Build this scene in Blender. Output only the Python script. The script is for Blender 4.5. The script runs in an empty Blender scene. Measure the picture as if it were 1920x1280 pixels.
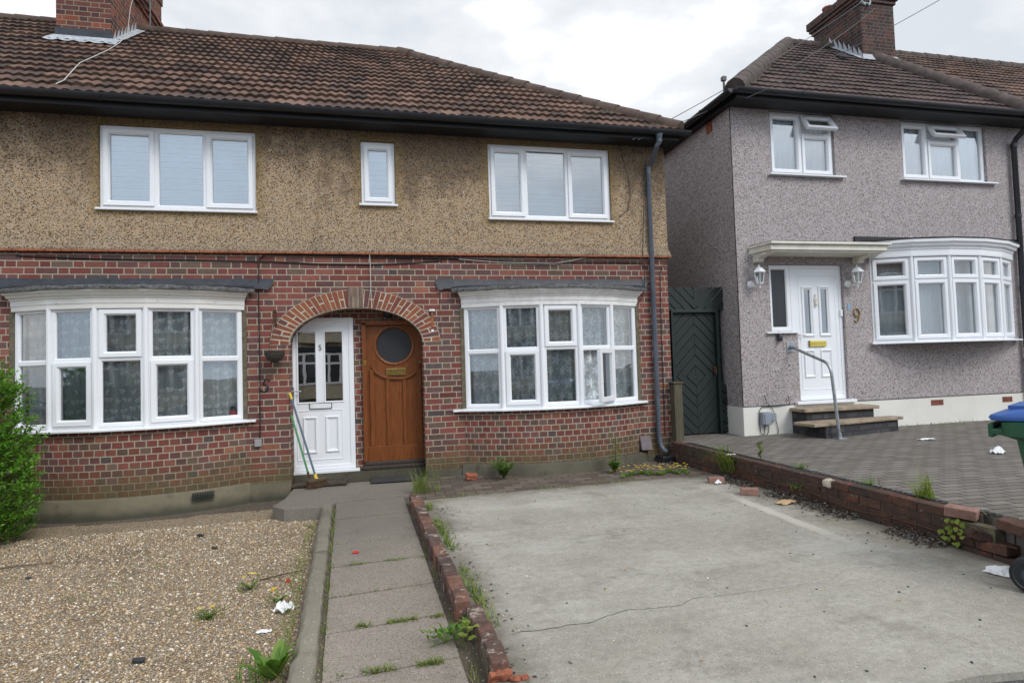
import bpy, math, random
import numpy as np
from mathutils import Matrix, Vector
random.seed(7); np.random.seed(7)
rnd = random.random
def ru(a, b): return a + (b - a) * random.random()
sc = bpy.context.scene
col = sc.collection
# ------------------------------------------------------------------ camera
FPX = 1120.2
CW = np.array([0.0, -7.75, 1.39])
def cam_rows(yaw, pitch, roll):
    cy, sy, cp, sp, cr, sr = math.cos(yaw), math.sin(yaw), math.cos(pitch), math.sin(pitch), math.cos(roll), math.sin(roll)
    r1 = np.array([[cy, -sy, 0], [sy, cy, 0], [0, 0, 1]])
    B = np.array([[1, 0, 0], [0, 0, -1], [0, 1, 0]])
    Rp = np.array([[1, 0, 0], [0, cp, sp], [0, -sp, cp]])
    Rr = np.array([[cr, -sr, 0], [sr, cr, 0], [0, 0, 1]])
    return Rr @ Rp @ B @ r1
MC = cam_rows(*[math.radians(a) for a in (13.109, 2.232, -1.812)])
cam = bpy.data.cameras.new('camera'); co = bpy.data.objects.new('camera', cam); col.objects.link(co)
cam.sensor_width = 36; cam.lens = FPX / 1920 * 36; cam.clip_end = 600; cam.clip_start = 0.05
m4 = Matrix.Identity(4)
for i in range(3):
    m4[i][0] = MC[0][i]; m4[i][1] = -MC[1][i]; m4[i][2] = -MC[2][i]; m4[i][3] = CW[i]
co.matrix_world = m4
sc.camera = co
# measuring helpers: where the sight line of a photo pixel meets a wall plane or the ground
def _ray(x, y): return MC.T @ np.array([x - 960, y - 640, FPX])
def wY(x, y, Y=0.0): d = _ray(x, y); return Vector(CW + d * (Y - CW[1]) / d[1])
def wZ(x, y, Z=0.0): d = _ray(x, y); return Vector(CW + d * (Z - CW[2]) / d[2])
def wX(x, y, X=0.0): d = _ray(x, y); return Vector(CW + d * (X - CW[0]) / d[0])
# ------------------------------------------------------------------ node helper
class G:
    def __init__(s, tree): s.t = tree; s.N = tree.nodes; s.L = tree.links
    def n(s, typ, props=None, **ins):
        nd = s.N.new(typ)
        for k, v in (props or {}).items(): setattr(nd, k, v)
        for k, v in ins.items(): s.put(nd.inputs[int(k[1:]) if k[0] == '_' else k.replace('_', ' ')], v)
        return nd
    def put(s, sock, v):
        if isinstance(v, bpy.types.NodeSocket): s.L.new(v, sock)
        elif v is not None:
            if isinstance(v, (tuple, list)) and len(v) == 3 and sock.type == 'RGBA': v = (*v, 1)
            sock.default_value = v
    def math(s, op, a, b=0.0, c=None, clamp=False):
        nd = s.n('ShaderNodeMath', {'operation': op, 'use_clamp': clamp}, _0=a, _1=b)
        if c is not None: s.put(nd.inputs[2], c)
        return nd.outputs[0]
    def mix(s, f, a, b, mode='MIX'):
        nd = s.n('ShaderNodeMix', {'data_type': 'RGBA', 'blend_type': mode})
        s.put(nd.inputs[0], f); s.put(nd.inputs[6], a); s.put(nd.inputs[7], b); return nd.outputs[2]
    def noise(s, vec=None, scale=5, detail=3, rough=0.55, out=0):
        nd = s.n('ShaderNodeTexNoise', None, Scale=scale, Detail=detail, Roughness=rough)
        if vec is not None: s.put(nd.inputs['Vector'], vec)
        return nd.outputs[out]
    def voro(s, vec=None, scale=5, feature='F1', out='Distance', rnd_=1.0):
        nd = s.n('ShaderNodeTexVoronoi', {'feature': feature}, Scale=scale, Randomness=rnd_)
        if vec is not None: s.put(nd.inputs['Vector'], vec)
        return nd.outputs[out]
    def ramp(s, f, stops, interp='LINEAR'):
        nd = s.n('ShaderNodeValToRGB'); cr = nd.color_ramp; cr.interpolation = interp
        while len(cr.elements) < len(stops): cr.elements.new(0.5)
        for e, (p, c) in zip(cr.elements, stops):
            e.position = p; e.color = (c, c, c, 1) if isinstance(c, (int, float)) else (*c, 1)
        s.put(nd.inputs[0], f); return nd.outputs[0]
    def sstep(s, v, a, b):
        nd = s.n('ShaderNodeMapRange', {'interpolation_type': 'SMOOTHSTEP'}, _0=v, _1=a, _2=b, _3=0.0, _4=1.0); return nd.outputs[0]
    def obj(s): return s.n('ShaderNodeTexCoord').outputs['Object']
    def uv(s): return s.n('ShaderNodeTexCoord').outputs['UV']
    def xyz(s, v): nd = s.n('ShaderNodeSeparateXYZ', None, _0=v); return nd.outputs[0], nd.outputs[1], nd.outputs[2]
    def vec(s, x=0.0, y=0.0, z=0.0): return s.n('ShaderNodeCombineXYZ', None, _0=x, _1=y, _2=z).outputs[0]
    def scale(s, v, sx, sy, sz): return s.n('ShaderNodeMapping', None, Vector=v, Scale=(sx, sy, sz)).outputs[0]
    def white(s, v): return s.n('ShaderNodeTexWhiteNoise', {'noise_dimensions': '3D'}, Vector=v).outputs[0]
    def rgb_x(s, c): return s.n('ShaderNodeSeparateColor', None, _0=c).outputs
    def bump(s, h, strength=0.5, dist=0.01, normal=None):
        nd = s.n('ShaderNodeBump', None, Height=h, Strength=strength, Distance=dist)
        if normal is not None: s.put(nd.inputs['Normal'], normal)
        return nd.outputs[0]
def newmat(name):
    m = bpy.data.materials.new(name); m.use_nodes = True; m.node_tree.nodes.clear(); return m, G(m.node_tree)
def fin(m, g, color, rough=0.8, normal=None, metallic=0.0, spec=0.5, **kw):
    b = g.n('ShaderNodeBsdfPrincipled'); g.put(b.inputs['Base Color'], color); g.put(b.inputs['Roughness'], rough)
    g.put(b.inputs['Metallic'], metallic); b.inputs['Specular IOR Level'].default_value = spec
    if normal is not None: g.put(b.inputs['Normal'], normal)
    for k, v in kw.items(): g.put(b.inputs[k.replace('_', ' ')], v)
    o = g.n('ShaderNodeOutputMaterial'); g.L.new(b.outputs[0], o.inputs[0]); return m
# ------------------------------------------------------------------ world, sun, exposure
SUN_EL, SUN_AZ = math.radians(43), math.radians(152)
w = bpy.data.worlds.new('World'); sc.world = w; w.use_nodes = True; w.node_tree.nodes.clear(); g = G(w.node_tree)
sky = g.n('ShaderNodeTexSky', {'sky_type': 'NISHITA', 'sun_disc': False, 'sun_elevation': SUN_EL, 'sun_rotation': SUN_AZ})
dirn = g.n('ShaderNodeTexCoord').outputs['Generated']
c1 = g.noise(g.scale(dirn, 1, 1, 2.2), 2.6, 6, 0.55)
cl = g.ramp(c1, [(0.42, (6.5, 6.9, 7.4)), (0.53, (8.0, 8.2, 8.5)), (0.61, (11.0, 11.0, 11.1)), (0.76, (24, 24, 24))])
_, dy_, dz_ = g.xyz(dirn); back = g.sstep(g.math('MULTIPLY', dy_, -1.0), 0.1, 0.7)
cl = g.mix(g.math('MULTIPLY', back, g.ramp(g.noise(dirn, 2.2, 5), [(0.42, 0.85), (0.6, 0.25)])), cl, (10.5, 12.8, 15.6))
cover = g.ramp(g.noise(dirn, 1.7, 4), [(0.25, 0.86), (0.5, 0.97)])
bg = g.n('ShaderNodeBackground', None, Color=g.mix(cover, sky.outputs[0], cl), Strength=0.1)
g.L.new(bg.outputs[0], g.n('ShaderNodeOutputWorld').inputs[0])
sl = bpy.data.lights.new('sun', 'SUN'); sl.energy = 1.6; sl.angle = math.radians(24); sl.color = (1, 0.97, 0.92)
so = bpy.data.objects.new('sun', sl); col.objects.link(so)
sd = Vector((math.sin(SUN_AZ) * math.cos(SUN_EL), math.cos(SUN_AZ) * math.cos(SUN_EL), math.sin(SUN_EL)))
so.rotation_euler = sd.to_track_quat('Z', 'Y').to_euler()
so.location = (3, -6, 12)
sc.view_settings.view_transform = 'Standard'; sc.view_settings.look = 'None'
sc.view_settings.exposure = 0.22; sc.view_settings.gamma = 1.0
# ------------------------------------------------------------------ mesh builder
class MB:
    def __init__(s): s.v = []; s.f = []; s.uv = []; s.mi = []; s.T = None
    def P(s, p):
        p = Vector(p); return s.T @ p if s.T is not None else p
    def face(s, pts, m=0, uv=None, raw=False):
        q = [Vector(p) for p in pts] if raw else [s.P(p) for p in pts]
        i = len(s.v); s.v += q; s.f.append(tuple(range(i, i + len(q)))); s.mi.append(m)
        if uv is None:
            nn = Vector((0, 0, 0))
            for a in range(len(q)):
                b, c = q[a], q[(a + 1) % len(q)]
                nn += Vector(((b.y - c.y) * (b.z + c.z), (b.z - c.z) * (b.x + c.x), (b.x - c.x) * (b.y + c.y)))
            if nn.length > 1e-12: nn.normalize()
            if abs(nn.z) > 0.8: uv = [(p.x, p.y) for p in q]
            else:
                t = Vector((-nn.y, nn.x, 0)); t.normalize(); uv = [(p.dot(t), p.z) for p in q]
        s.uv.append(uv)
    def grid(s, rows, m=0, uv=None, close=False):
        # rows: list of rows of points, shared vertices (smooth)
        i0 = len(s.v); nr, nc = len(rows), len(rows[0])
        for r in rows: s.v += [s.P(p) for p in r]
        for a in range(nr - 1):
            for b in range(nc - (0 if close else 1)):
                b2 = (b + 1) % nc
                ids = (i0 + a * nc + b, i0 + a * nc + b2, i0 + (a + 1) * nc + b2, i0 + (a + 1) * nc + b)
                s.f.append(ids); s.mi.append(m)
                if uv: s.uv.append([uv(a, b), uv(a, b + 1), uv(a + 1, b + 1), uv(a + 1, b)])
                else: s.uv.append([(s.v[k].x, s.v[k].z) for k in ids])
    def box(s, x0, x1, y0, y1, z0, z1, m=0):
        a = [(x0, y0, z0), (x1, y0, z0), (x1, y1, z0), (x0, y1, z0), (x0, y0, z1), (x1, y0, z1), (x1, y1, z1), (x0, y1, z1)]
        i = len(s.v); s.v += [s.P(p) for p in a]
        for ids in ((0, 1, 5, 4), (1, 2, 6, 5), (2, 3, 7, 6), (3, 0, 4, 7), (4, 5, 6, 7), (3, 2, 1, 0)):
            s.f.append(tuple(i + k for k in ids)); s.mi.append(m)
            q = [s.v[i + k] for k in ids]; nn = (q[1] - q[0]).cross(q[2] - q[0])
            if nn.length: nn.normalize()
            if abs(nn.z) > 0.8: s.uv.append([(p.x, p.y) for p in q])
            else:
                t = Vector((-nn.y, nn.x, 0)); t = t.normalized() if t.length else Vector((1, 0, 0)); s.uv.append([(p.dot(t), p.z) for p in q])
    def prism(s, poly, a0, a1, axis='y', m=0):
        # poly: 2D outline, counter-clockwise seen from the front; y axis: (x,z); x axis: (y,z); z axis: (x,y)
        def mk(p, a): return (p[0], a, p[1]) if axis == 'y' else ((a, p[0], p[1]) if axis == 'x' else (p[0], p[1], a))
        n = len(poly); A = [mk(p, a0) for p in poly]; B = [mk(p, a1) for p in poly]
        s.face(A, m); s.face(B[::-1], m)
        for k in range(n): s.face([A[k], B[k], B[(k + 1) % n], A[(k + 1) % n]], m)
    def tube(s, pts, r, n=8, cap=True, m=0):
        pts = [s.P(p) for p in pts]; T = s.T; s.T = None
        rr = r if isinstance(r, (list, tuple)) else [r] * len(pts)
        rows = []; up = None
        for k, p in enumerate(pts):
            d = (pts[min(k + 1, len(pts) - 1)] - pts[max(k - 1, 0)]); d = d.normalized() if d.length else Vector((0, 0, 1))
            if up is None: up = Vector((0, 0, 1)) if abs(d.z) < 0.9 else Vector((0, 1, 0))
            x = d.cross(up); x = x.normalized() if x.length > 1e-6 else Vector((1, 0, 0)); y = x.cross(d).normalized(); up = y
            rows.append([p + (x * math.cos(2 * math.pi * j / n) + y * math.sin(2 * math.pi * j / n)) * rr[k] for j in range(n)])
        s.grid(rows, m, close=True)
        if cap: s.face(rows[0][::-1], m); s.face(rows[-1], m)
        s.T = T
    def lathe(s, prof, c=(0, 0, 0), n=20, m=0, axis='z'):
        rows = []
        for r, h in prof:
            row = []
            for j in range(n):
                a = 2 * math.pi * j / n; x, y = r * math.cos(a), r * math.sin(a)
                row.append({'z': (c[0] + x, c[1] + y, c[2] + h), 'y': (c[0] + x, c[1] + h, c[2] + y), 'x': (c[0] + h, c[1] + x, c[2] + y)}[axis])
            rows.append(row)
        s.grid(rows, m, close=True)
    def ring(s, x0, x1, z0, z1, prof, m=0):
        # mitred rectangular frame: prof = list of (inset, y)
        def rc(i, y): return [(x0 + i, y, z0 + i), (x1 - i, y, z0 + i), (x1 - i, y, z1 - i), (x0 + i, y, z1 - i)]
        for (i0, y0), (i1, y1) in zip(prof, prof[1:]):
            A, B = rc(i0, y0), rc(i1, y1)
            for k in range(4): s.face([A[k], A[(k + 1) % 4], B[(k + 1) % 4], B[k]], m)
    def sweep(s, path, prof, m=0, cap=True, smooth=True, uvs=None):
        # path: list of (x,y,nx,ny) ground-plan points with outward normal; prof: (offset,z) list
        rows = [[(x + nx * o, y + ny * o, z) for (x, y, nx, ny) in path] for (o, z) in prof]
        al = [0.0]
        for a, b in zip(path, path[1:]): al.append(al[-1] + math.hypot(b[0] - a[0], b[1] - a[1]))
        if smooth: s.grid(rows, m, uv=lambda a, b: (al[b] + (uvs or 0), prof[a][1]))
        else:
            for A, B, pa, pb in zip(rows, rows[1:], prof, prof[1:]):
                for k in range(len(path) - 1):
                    s.face([A[k], A[k + 1], B[k + 1], B[k]], m)
        if cap:
            s.face([r[0] for r in rows], m); s.face([r[-1] for r in rows][::-1], m)
    def build(s, name, mats, parent=None, smooth=False, bevel=0, loc=None, label=None, ang=40, seg=2):
        off = Vector((0, 0, 0)); q = parent
        while q is not None: off += q.location; q = q.parent
        if loc is not None and parent is None: off = Vector(loc)
        me = bpy.data.meshes.new(name)
        me.from_pydata([tuple(p - off) for p in s.v], [], s.f)
        ul = me.uv_layers.new(name='UVMap'); flat = [c for f in s.uv for p in f for c in p]
        ul.data.foreach_set('uv', flat)
        if not isinstance(mats, (list, tuple)): mats = [mats]
        for m in mats: me.materials.append(m)
        me.polygons.foreach_set('material_index', s.mi)
        if smooth: me.polygons.foreach_set('use_smooth', [True] * len(s.f))
        me.update()
        o = bpy.data.objects.new(name, me); col.objects.link(o)
        if parent is not None: o.parent = parent
        elif loc is not None: o.location = loc
        if bevel:
            wm = o.modifiers.new('weld', 'WELD'); wm.merge_threshold = 0.0004
            b = o.modifiers.new('bevel', 'BEVEL'); b.width = bevel; b.segments = seg; b.limit_method = 'ANGLE'; b.angle_limit = math.radians(ang)
        if smooth and not bevel:
            try: me.set_sharp_from_angle(angle=math.radians(ang))
            except Exception: pass
        if label: o['label'] = label
        return o
def thing(name, label, cat, loc=(0, 0, 0), group=None):
    o = bpy.data.objects.new(name, None); col.objects.link(o); o.location = loc; o.empty_display_size = 0.1
    o['label'] = label; o['category'] = cat
    if group: o['group'] = group
    return o
def tag(o, label, cat, group=None, kind=None):
    o['label'] = label; o['category'] = cat
    if group: o['group'] = group
    if kind: o['kind'] = kind
    return o
def struct(o, kind='structure'): o['kind'] = kind; return o
# ------------------------------------------------------------------ materials
def plain(name, c, rough=0.6, metallic=0.0, spec=0.5, var=0.12, nscale=6, bump=0.0, bscale=80):
    m, g = newmat(name); o = g.obj()
    f = g.noise(o, nscale, 5, 0.65)
    k = g.ramp(f, [(0.3, 1 - var), (0.7, 1 + var * 0.6)])
    cc = g.mix(1.0, (*c, 1), k, 'MULTIPLY')
    nrm = g.bump(g.noise(o, bscale, 3), bump, 0.004) if bump else None
    return fin(m, g, cc, rough, nrm, metallic, spec)
def brick_mat(name, header=False, dark=1.0, moss=True, cols=None, period=0.335, course=0.076, mortar=(0.44, 0.375, 0.29)):
    m, g = newmat(name); o = g.obj(); u, v, _ = g.xyz(g.uv())
    wob = g.noise(o, 28, 3, 0.6, out=1); wx, wy, wz = g.xyz(wob)
    u = g.math('ADD', u, g.math('MULTIPLY', g.math('SUBTRACT', wx, 0.5), 0.010)); v = g.math('ADD', v, g.math('MULTIPLY', g.math('SUBTRACT', wy, 0.5), 0.008))
    row = g.math('FLOOR', g.math('DIVIDE', v, course)); lv = g.math('SUBTRACT', v, g.math('MULTIPLY', row, course))
    par = g.math('FRACT', g.math('MULTIPLY', row, 0.5))
    per = 0.112 if header else period
    jit = g.math('MULTIPLY', g.white(g.vec(row, 3.3, 1.7)), 0.09)
    fu = g.math('ADD', g.math('ADD', g.math('DIVIDE', u, per), par), jit)
    cell = g.math('FLOOR', fu); t = g.math('MULTIPLY', g.math('SUBTRACT', fu, cell), per)
    if header: lx, Ln, idn = t, per, cell
    else:
        st = period * 0.667; hd = g.math('GREATER_THAN', t, st)
        lx = g.math('SUBTRACT', t, g.math('MULTIPLY', hd, st)); Ln = g.math('SUBTRACT', st, g.math('MULTIPLY', hd, st - (period - st)))
        idn = g.math('ADD', g.math('MULTIPLY', cell, 2), hd)
    dx = g.math('MINIMUM', lx, g.math('SUBTRACT', Ln, lx)); dz = g.math('MINIMUM', lv, g.math('SUBTRACT', course, lv))
    d = g.math('ADD', g.math('MINIMUM', dx, dz), g.math('MULTIPLY', g.math('SUBTRACT', g.noise(o, 90, 2), 0.5), 0.004))
    mask = g.sstep(d, 0.0044, 0.0082)
    r1 = g.white(g.vec(idn, row, 0.5)); r2 = g.white(g.vec(idn, row, 9.5))
    cols = cols or [(0.0, (0.150, 0.050, 0.043)), (0.20, (0.172, 0.057, 0.047)), (0.38, (0.120, 0.056, 0.053)), (0.56, (0.180, 0.068, 0.052)), (0.70, (0.112, 0.062, 0.059)), (0.82, (0.120, 0.078, 0.060)), (0.94, (0.205, 0.086, 0.056)), (0.972, (0.076, 0.060, 0.059))]
    bc = g.ramp(r1, cols, 'CONSTANT')
    k = g.math('MULTIPLY', g.math('ADD', 0.95, g.math('MULTIPLY', r2, 0.42)), g.math('ADD', 0.60, g.math('MULTIPLY', g.noise(o, 1.6, 5, 0.65), 0.75)))
    n1 = g.noise(o, 22, 4, 0.7); k = g.math('MULTIPLY', k, g.math('ADD', 0.62, g.math('MULTIPLY', n1, 0.75)))
    bc = g.mix(1.0, bc, g.vec(k, k, k), 'MULTIPLY')
    pale = g.sstep(g.noise(o, 3.2, 6, 0.7), 0.62, 0.80); bc = g.mix(g.math('MULTIPLY', pale, 0.35), bc, (0.34, 0.27, 0.23))
    mo = g.mix(g.noise(o, 6, 4), (mortar[0] * 0.72, mortar[1] * 0.72, mortar[2] * 0.72), mortar)
    c = g.mix(mask, mo, bc)
    if moss:
        _, _, oz = g.xyz(o)
        mz = g.math('SUBTRACT', 1.0, g.sstep(g.math('ADD', oz, g.math('MULTIPLY', g.noise(o, 3.5, 4), -0.55)), -0.22, 0.26))
        c = g.mix(g.math('MULTIPLY', mz, 0.72), c, g.mix(g.noise(o, 14, 4), (0.045, 0.042, 0.022), (0.15, 0.125, 0.05)))
    if dark != 1.0: c = g.mix(1.0, c, (dark, dark, dark), 'MULTIPLY')
    h = g.math('ADD', mask, g.math('MULTIPLY', g.noise(o, 120, 4), 0.35))
    return fin(m, g, c, 0.9, g.bump(h, 0.75, 0.008), spec=0.25)
def dash_mat(name, base, stones, scale, base_amt, stain=None, bump=1.0):
    m, g = newmat(name); o = g.obj()
    wo = g.scale(o, 1, 1, 1)
    v = g.n('ShaderNodeTexVoronoi', {'feature': 'F1'}, Vector=wo, Scale=scale, Randomness=1.0)
    rc = g.rgb_x(v.outputs['Color'])[0]; rc2 = g.rgb_x(v.outputs['Color'])[1]
    dist = v.outputs['Distance']
    sc_ = g.ramp(rc, stones, 'CONSTANT')
    big = g.noise(o, 1.1, 5, 0.62); fine = g.noise(o, 9, 4, 0.7)
    pres = g.math('GREATER_THAN', g.math('ADD', rc2, g.math('MULTIPLY', g.math('SUBTRACT', big, 0.5), 0.7)), base_amt)
    inside = g.math('SUBTRACT', 1.0, g.sstep(dist, 0.40, 0.60)); ms = g.math('MULTIPLY', pres, inside)
    k = g.math('ADD', 0.7, g.math('MULTIPLY', fine, 0.6)); bcol = g.mix(1.0, (*base, 1), g.vec(k, k, k), 'MULTIPLY')
    c = g.mix(ms, bcol, sc_)
    if stain: c = stain(g, o, c)
    h = g.math('ADD', g.math('MULTIPLY', ms, g.math('SUBTRACT', 0.7, dist)), g.math('MULTIPLY', fine, 0.15))
    return fin(m, g, c, 0.92, g.bump(h, bump, 0.022), spec=0.25)
WINS = [(-3.06, -1.353, 1.965 + 1.39, 2.955 + 1.39), (-0.105, 0.327, 3.49, 4.307), (1.55, 3.29, 3.35, 4.365)]
def tan_stain(g, o, c):
    x, y, z = g.xyz(o)
    n = g.noise(g.scale(o, 1.0, 1.0, 0.55), 1.15, 6, 0.6); n2 = g.noise(o, 5, 5, 0.7)
    # rain-dark grime: high on the wall, away from the washed lower half
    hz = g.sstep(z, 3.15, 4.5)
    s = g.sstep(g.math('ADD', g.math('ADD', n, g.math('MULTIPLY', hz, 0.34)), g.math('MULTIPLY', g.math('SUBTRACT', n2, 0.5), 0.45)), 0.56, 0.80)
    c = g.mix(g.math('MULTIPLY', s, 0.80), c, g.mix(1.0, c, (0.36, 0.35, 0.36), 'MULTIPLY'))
    lo = g.math('SUBTRACT', 1.0, g.sstep(z, 2.86, 3.05)); c = g.mix(g.math('MULTIPLY', lo, 0.45), c, (0.20, 0.17, 0.13))
    ym = None
    for (x0, x1, z0, z1) in WINS:
        dx = g.math('SUBTRACT', g.math('ABSOLUTE', g.math('SUBTRACT', x, (x0 + x1) / 2)), (x1 - x0) / 2)
        dz = g.math('SUBTRACT', g.math('ABSOLUTE', g.math('SUBTRACT', z, (z0 + z1) / 2)), (z1 - z0) / 2)
        d = g.math('MAXIMUM', dx, dz); mm = g.math('SUBTRACT', 1.0, g.sstep(g.math('ADD', d, g.math('MULTIPLY', g.math('SUBTRACT', n2, 0.5), 0.12)), 0.02, 0.14))
        ym = mm if ym is None else g.math('MAXIMUM', ym, mm)
    return g.mix(g.math('MULTIPLY', ym, 0.42), c, g.mix(n2, (0.33, 0.22, 0.07), (0.22, 0.155, 0.065)))
M = {}
M['brick'] = brick_mat('red_brick')
M['brick_bow'] = brick_mat('red_brick_header_bond', header=True)
M['brick_porch'] = brick_mat('dark_porch_brick', header=True, moss=False)
M['brick_chim'] = brick_mat('chimney_brick', moss=False, cols=[(0.0, (0.12, 0.045, 0.036)), (0.3, (0.105, 0.042, 0.036)), (0.5, (0.19, 0.058, 0.036)), (0.75, (0.07, 0.034, 0.034))], mortar=(0.30, 0.24, 0.17))
M['brick_chim9'] = brick_mat('sooty_chimney_brick', moss=False, cols=[(0.0, (0.062, 0.034, 0.033)), (0.3, (0.042, 0.030, 0.031)), (0.55, (0.090, 0.042, 0.036)), (0.8, (0.050, 0.038, 0.039))], mortar=(0.17, 0.14, 0.11))
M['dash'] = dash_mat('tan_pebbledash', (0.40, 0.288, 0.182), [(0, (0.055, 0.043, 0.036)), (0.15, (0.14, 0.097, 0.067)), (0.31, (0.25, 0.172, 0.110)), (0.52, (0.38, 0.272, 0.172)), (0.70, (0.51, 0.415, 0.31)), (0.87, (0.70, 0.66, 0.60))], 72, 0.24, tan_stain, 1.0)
M['dash9'] = dash_mat('grey_pink_pebbledash', (0.42, 0.370, 0.368), [(0, (0.20, 0.135, 0.125)), (0.18, (0.66, 0.625, 0.625)), (0.42, (0.34, 0.285, 0.28)), (0.62, (0.12, 0.098, 0.097)), (0.74, (0.50, 0.445, 0.44)), (0.88, (0.80, 0.785, 0.79))], 78, 0.22)
def tile_mat(name, stops, mossy=0.35):
    m, g = newmat(name); o = g.obj(); u, v, _ = g.xyz(g.uv())
    iu = g.math('FLOOR', u); iv = g.math('FLOOR', v)
    r = g.white(g.vec(iu, iv, 2.2)); n = g.noise(o, 7, 5, 0.7)
    c = g.ramp(g.math('ADD', g.math('MULTIPLY', r, 0.55), g.math('MULTIPLY', g.math('SUBTRACT', n, 0.22), 0.8)), stops)
    big = g.sstep(g.noise(o, 0.9, 5, 0.6), 0.42, 0.66); c = g.mix(g.math('MULTIPLY', big, 0.45), c, g.mix(1.0, c, (0.5, 0.47, 0.45), 'MULTIPLY'))
    li = g.sstep(g.noise(o, 26, 4, 0.75), 0.66, 0.78); c = g.mix(g.math('MULTIPLY', li, 0.5), c, (0.30, 0.28, 0.22))
    ft = g.math('FRACT', v); mo = g.math('MULTIPLY', g.math('SUBTRACT', 1.0, g.sstep(ft, 0.0, 0.32)), g.sstep(g.noise(o, 12, 4, 0.7), 0.40, 0.62))
    c = g.mix(g.math('MULTIPLY', mo, mossy), c, (0.045, 0.042, 0.026))
    return fin(m, g, c, 0.85, g.bump(g.noise(o, 60, 4, 0.7), 0.5, 0.008), spec=0.35)
M['tile'] = tile_mat('weathered_red_roof_tile', [(0.15, (0.055, 0.038, 0.034)), (0.40, (0.098, 0.060, 0.048)), (0.62, (0.150, 0.086, 0.064)), (0.85, (0.215, 0.130, 0.098))], 0.6)
M['tile9'] = tile_mat('brown_roof_tile', [(0.15, (0.048, 0.035, 0.034)), (0.45, (0.074, 0.050, 0.047)), (0.8, (0.118, 0.079, 0.072))], 0.5)
M['ridge'] = plain('clay_ridge_tile', (0.098, 0.064, 0.050), 0.88, var=0.5, nscale=5, bump=0.6, bscale=50)
M['ridge9'] = plain('grey_brown_ridge_tile', (0.088, 0.066, 0.059), 0.9, var=0.5, nscale=7, bump=0.7, bscale=40)
M['mortarlump'] = plain('mossy_mortar_bedding', (0.14, 0.12, 0.08), 0.95, var=0.5, nscale=20, bump=0.8, bscale=60)
def upvc():
    m, g = newmat('white_upvc'); o = g.obj()
    d = g.sstep(g.noise(o, 3.5, 6, 0.7), 0.5, 0.9); f = g.noise(o, 40, 3)
    c = g.mix(g.math('MULTIPLY', d, 0.22), (0.80, 0.815, 0.845), (0.62, 0.60, 0.57)); c = g.mix(g.math('MULTIPLY', f, 0.08), c, (0.66, 0.66, 0.66))
    return fin(m, g, c, 0.32, spec=0.5)
M['upvc'] = upvc()
M['upvc_old'] = plain('grubby_white_moulding', (0.80, 0.79, 0.77), 0.5, var=0.16, nscale=9, bump=0.25, bscale=60)
def peel():
    m, g = newmat('peeling_white_paint'); o = g.obj(); st = g.scale(o, 1, 1, 5)
    k = g.sstep(g.noise(st, 9, 6, 0.75), 0.63, 0.68); d = g.noise(o, 5, 5)
    c = g.mix(d, (0.66, 0.64, 0.60), (0.82, 0.81, 0.79)); c = g.mix(k, c, (0.10, 0.095, 0.08))
    return fin(m, g, c, 0.6, g.bump(k, 0.5, 0.003))
M['peel'] = peel()
def glass(name, tint=(0.90, 0.95, 0.95), gain=1.9, base=0.03):
    m, g = newmat(name); fr = g.n('ShaderNodeFresnel', None, IOR=1.5).outputs[0]
    wn = g.bump(g.noise(g.obj(), 2.2, 2), 0.035, 0.02)
    f = g.math('ADD', g.math('MULTIPLY', fr, gain), base, clamp=True)
    tr = g.n('ShaderNodeBsdfTransparent', None, Color=(*tint, 1)); gl = g.n('ShaderNodeBsdfGlossy', None, Color=(1, 1, 1, 1), Roughness=0.01, Normal=wn)
    mx = g.n('ShaderNodeMixShader', None, _0=f, _1=tr.outputs[0], _2=gl.outputs[0])
    g.L.new(mx.outputs[0], g.n('ShaderNodeOutputMaterial').inputs[0]); return m
M['glass'] = glass('window_glass', gain=1.9, base=0.09); M['glass_soft'] = glass('casement_glass', gain=0.5, base=0.0); M['glass_door'] = glass('mirror_like_door_glass', (0.4, 0.42, 0.42), 3.0, 0.34); M['glass_up'] = glass('upper_window_glass', (0.93, 0.98, 1.0), gain=3.4, base=0.15); M['glass_dk'] = glass('dark_door_glass', (0.55, 0.58, 0.58), 3.4, 0.10)
def frosted(name, c, r):
    m, g = newmat(name); o = g.obj()
    n = g.noise(o, 160, 2); return fin(m, g, g.mix(n, (c[0] * 0.6, c[1] * 0.6, c[2] * 0.6), c), r, g.bump(g.noise(o, 110, 3), 0.7, 0.004), spec=0.5)
M['obscure'] = frosted('obscure_dark_glass', (0.022, 0.023, 0.027), 0.45)
M['obscure9'] = frosted('obscure_grey_glass', (0.030, 0.032, 0.037), 0.3)
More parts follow.
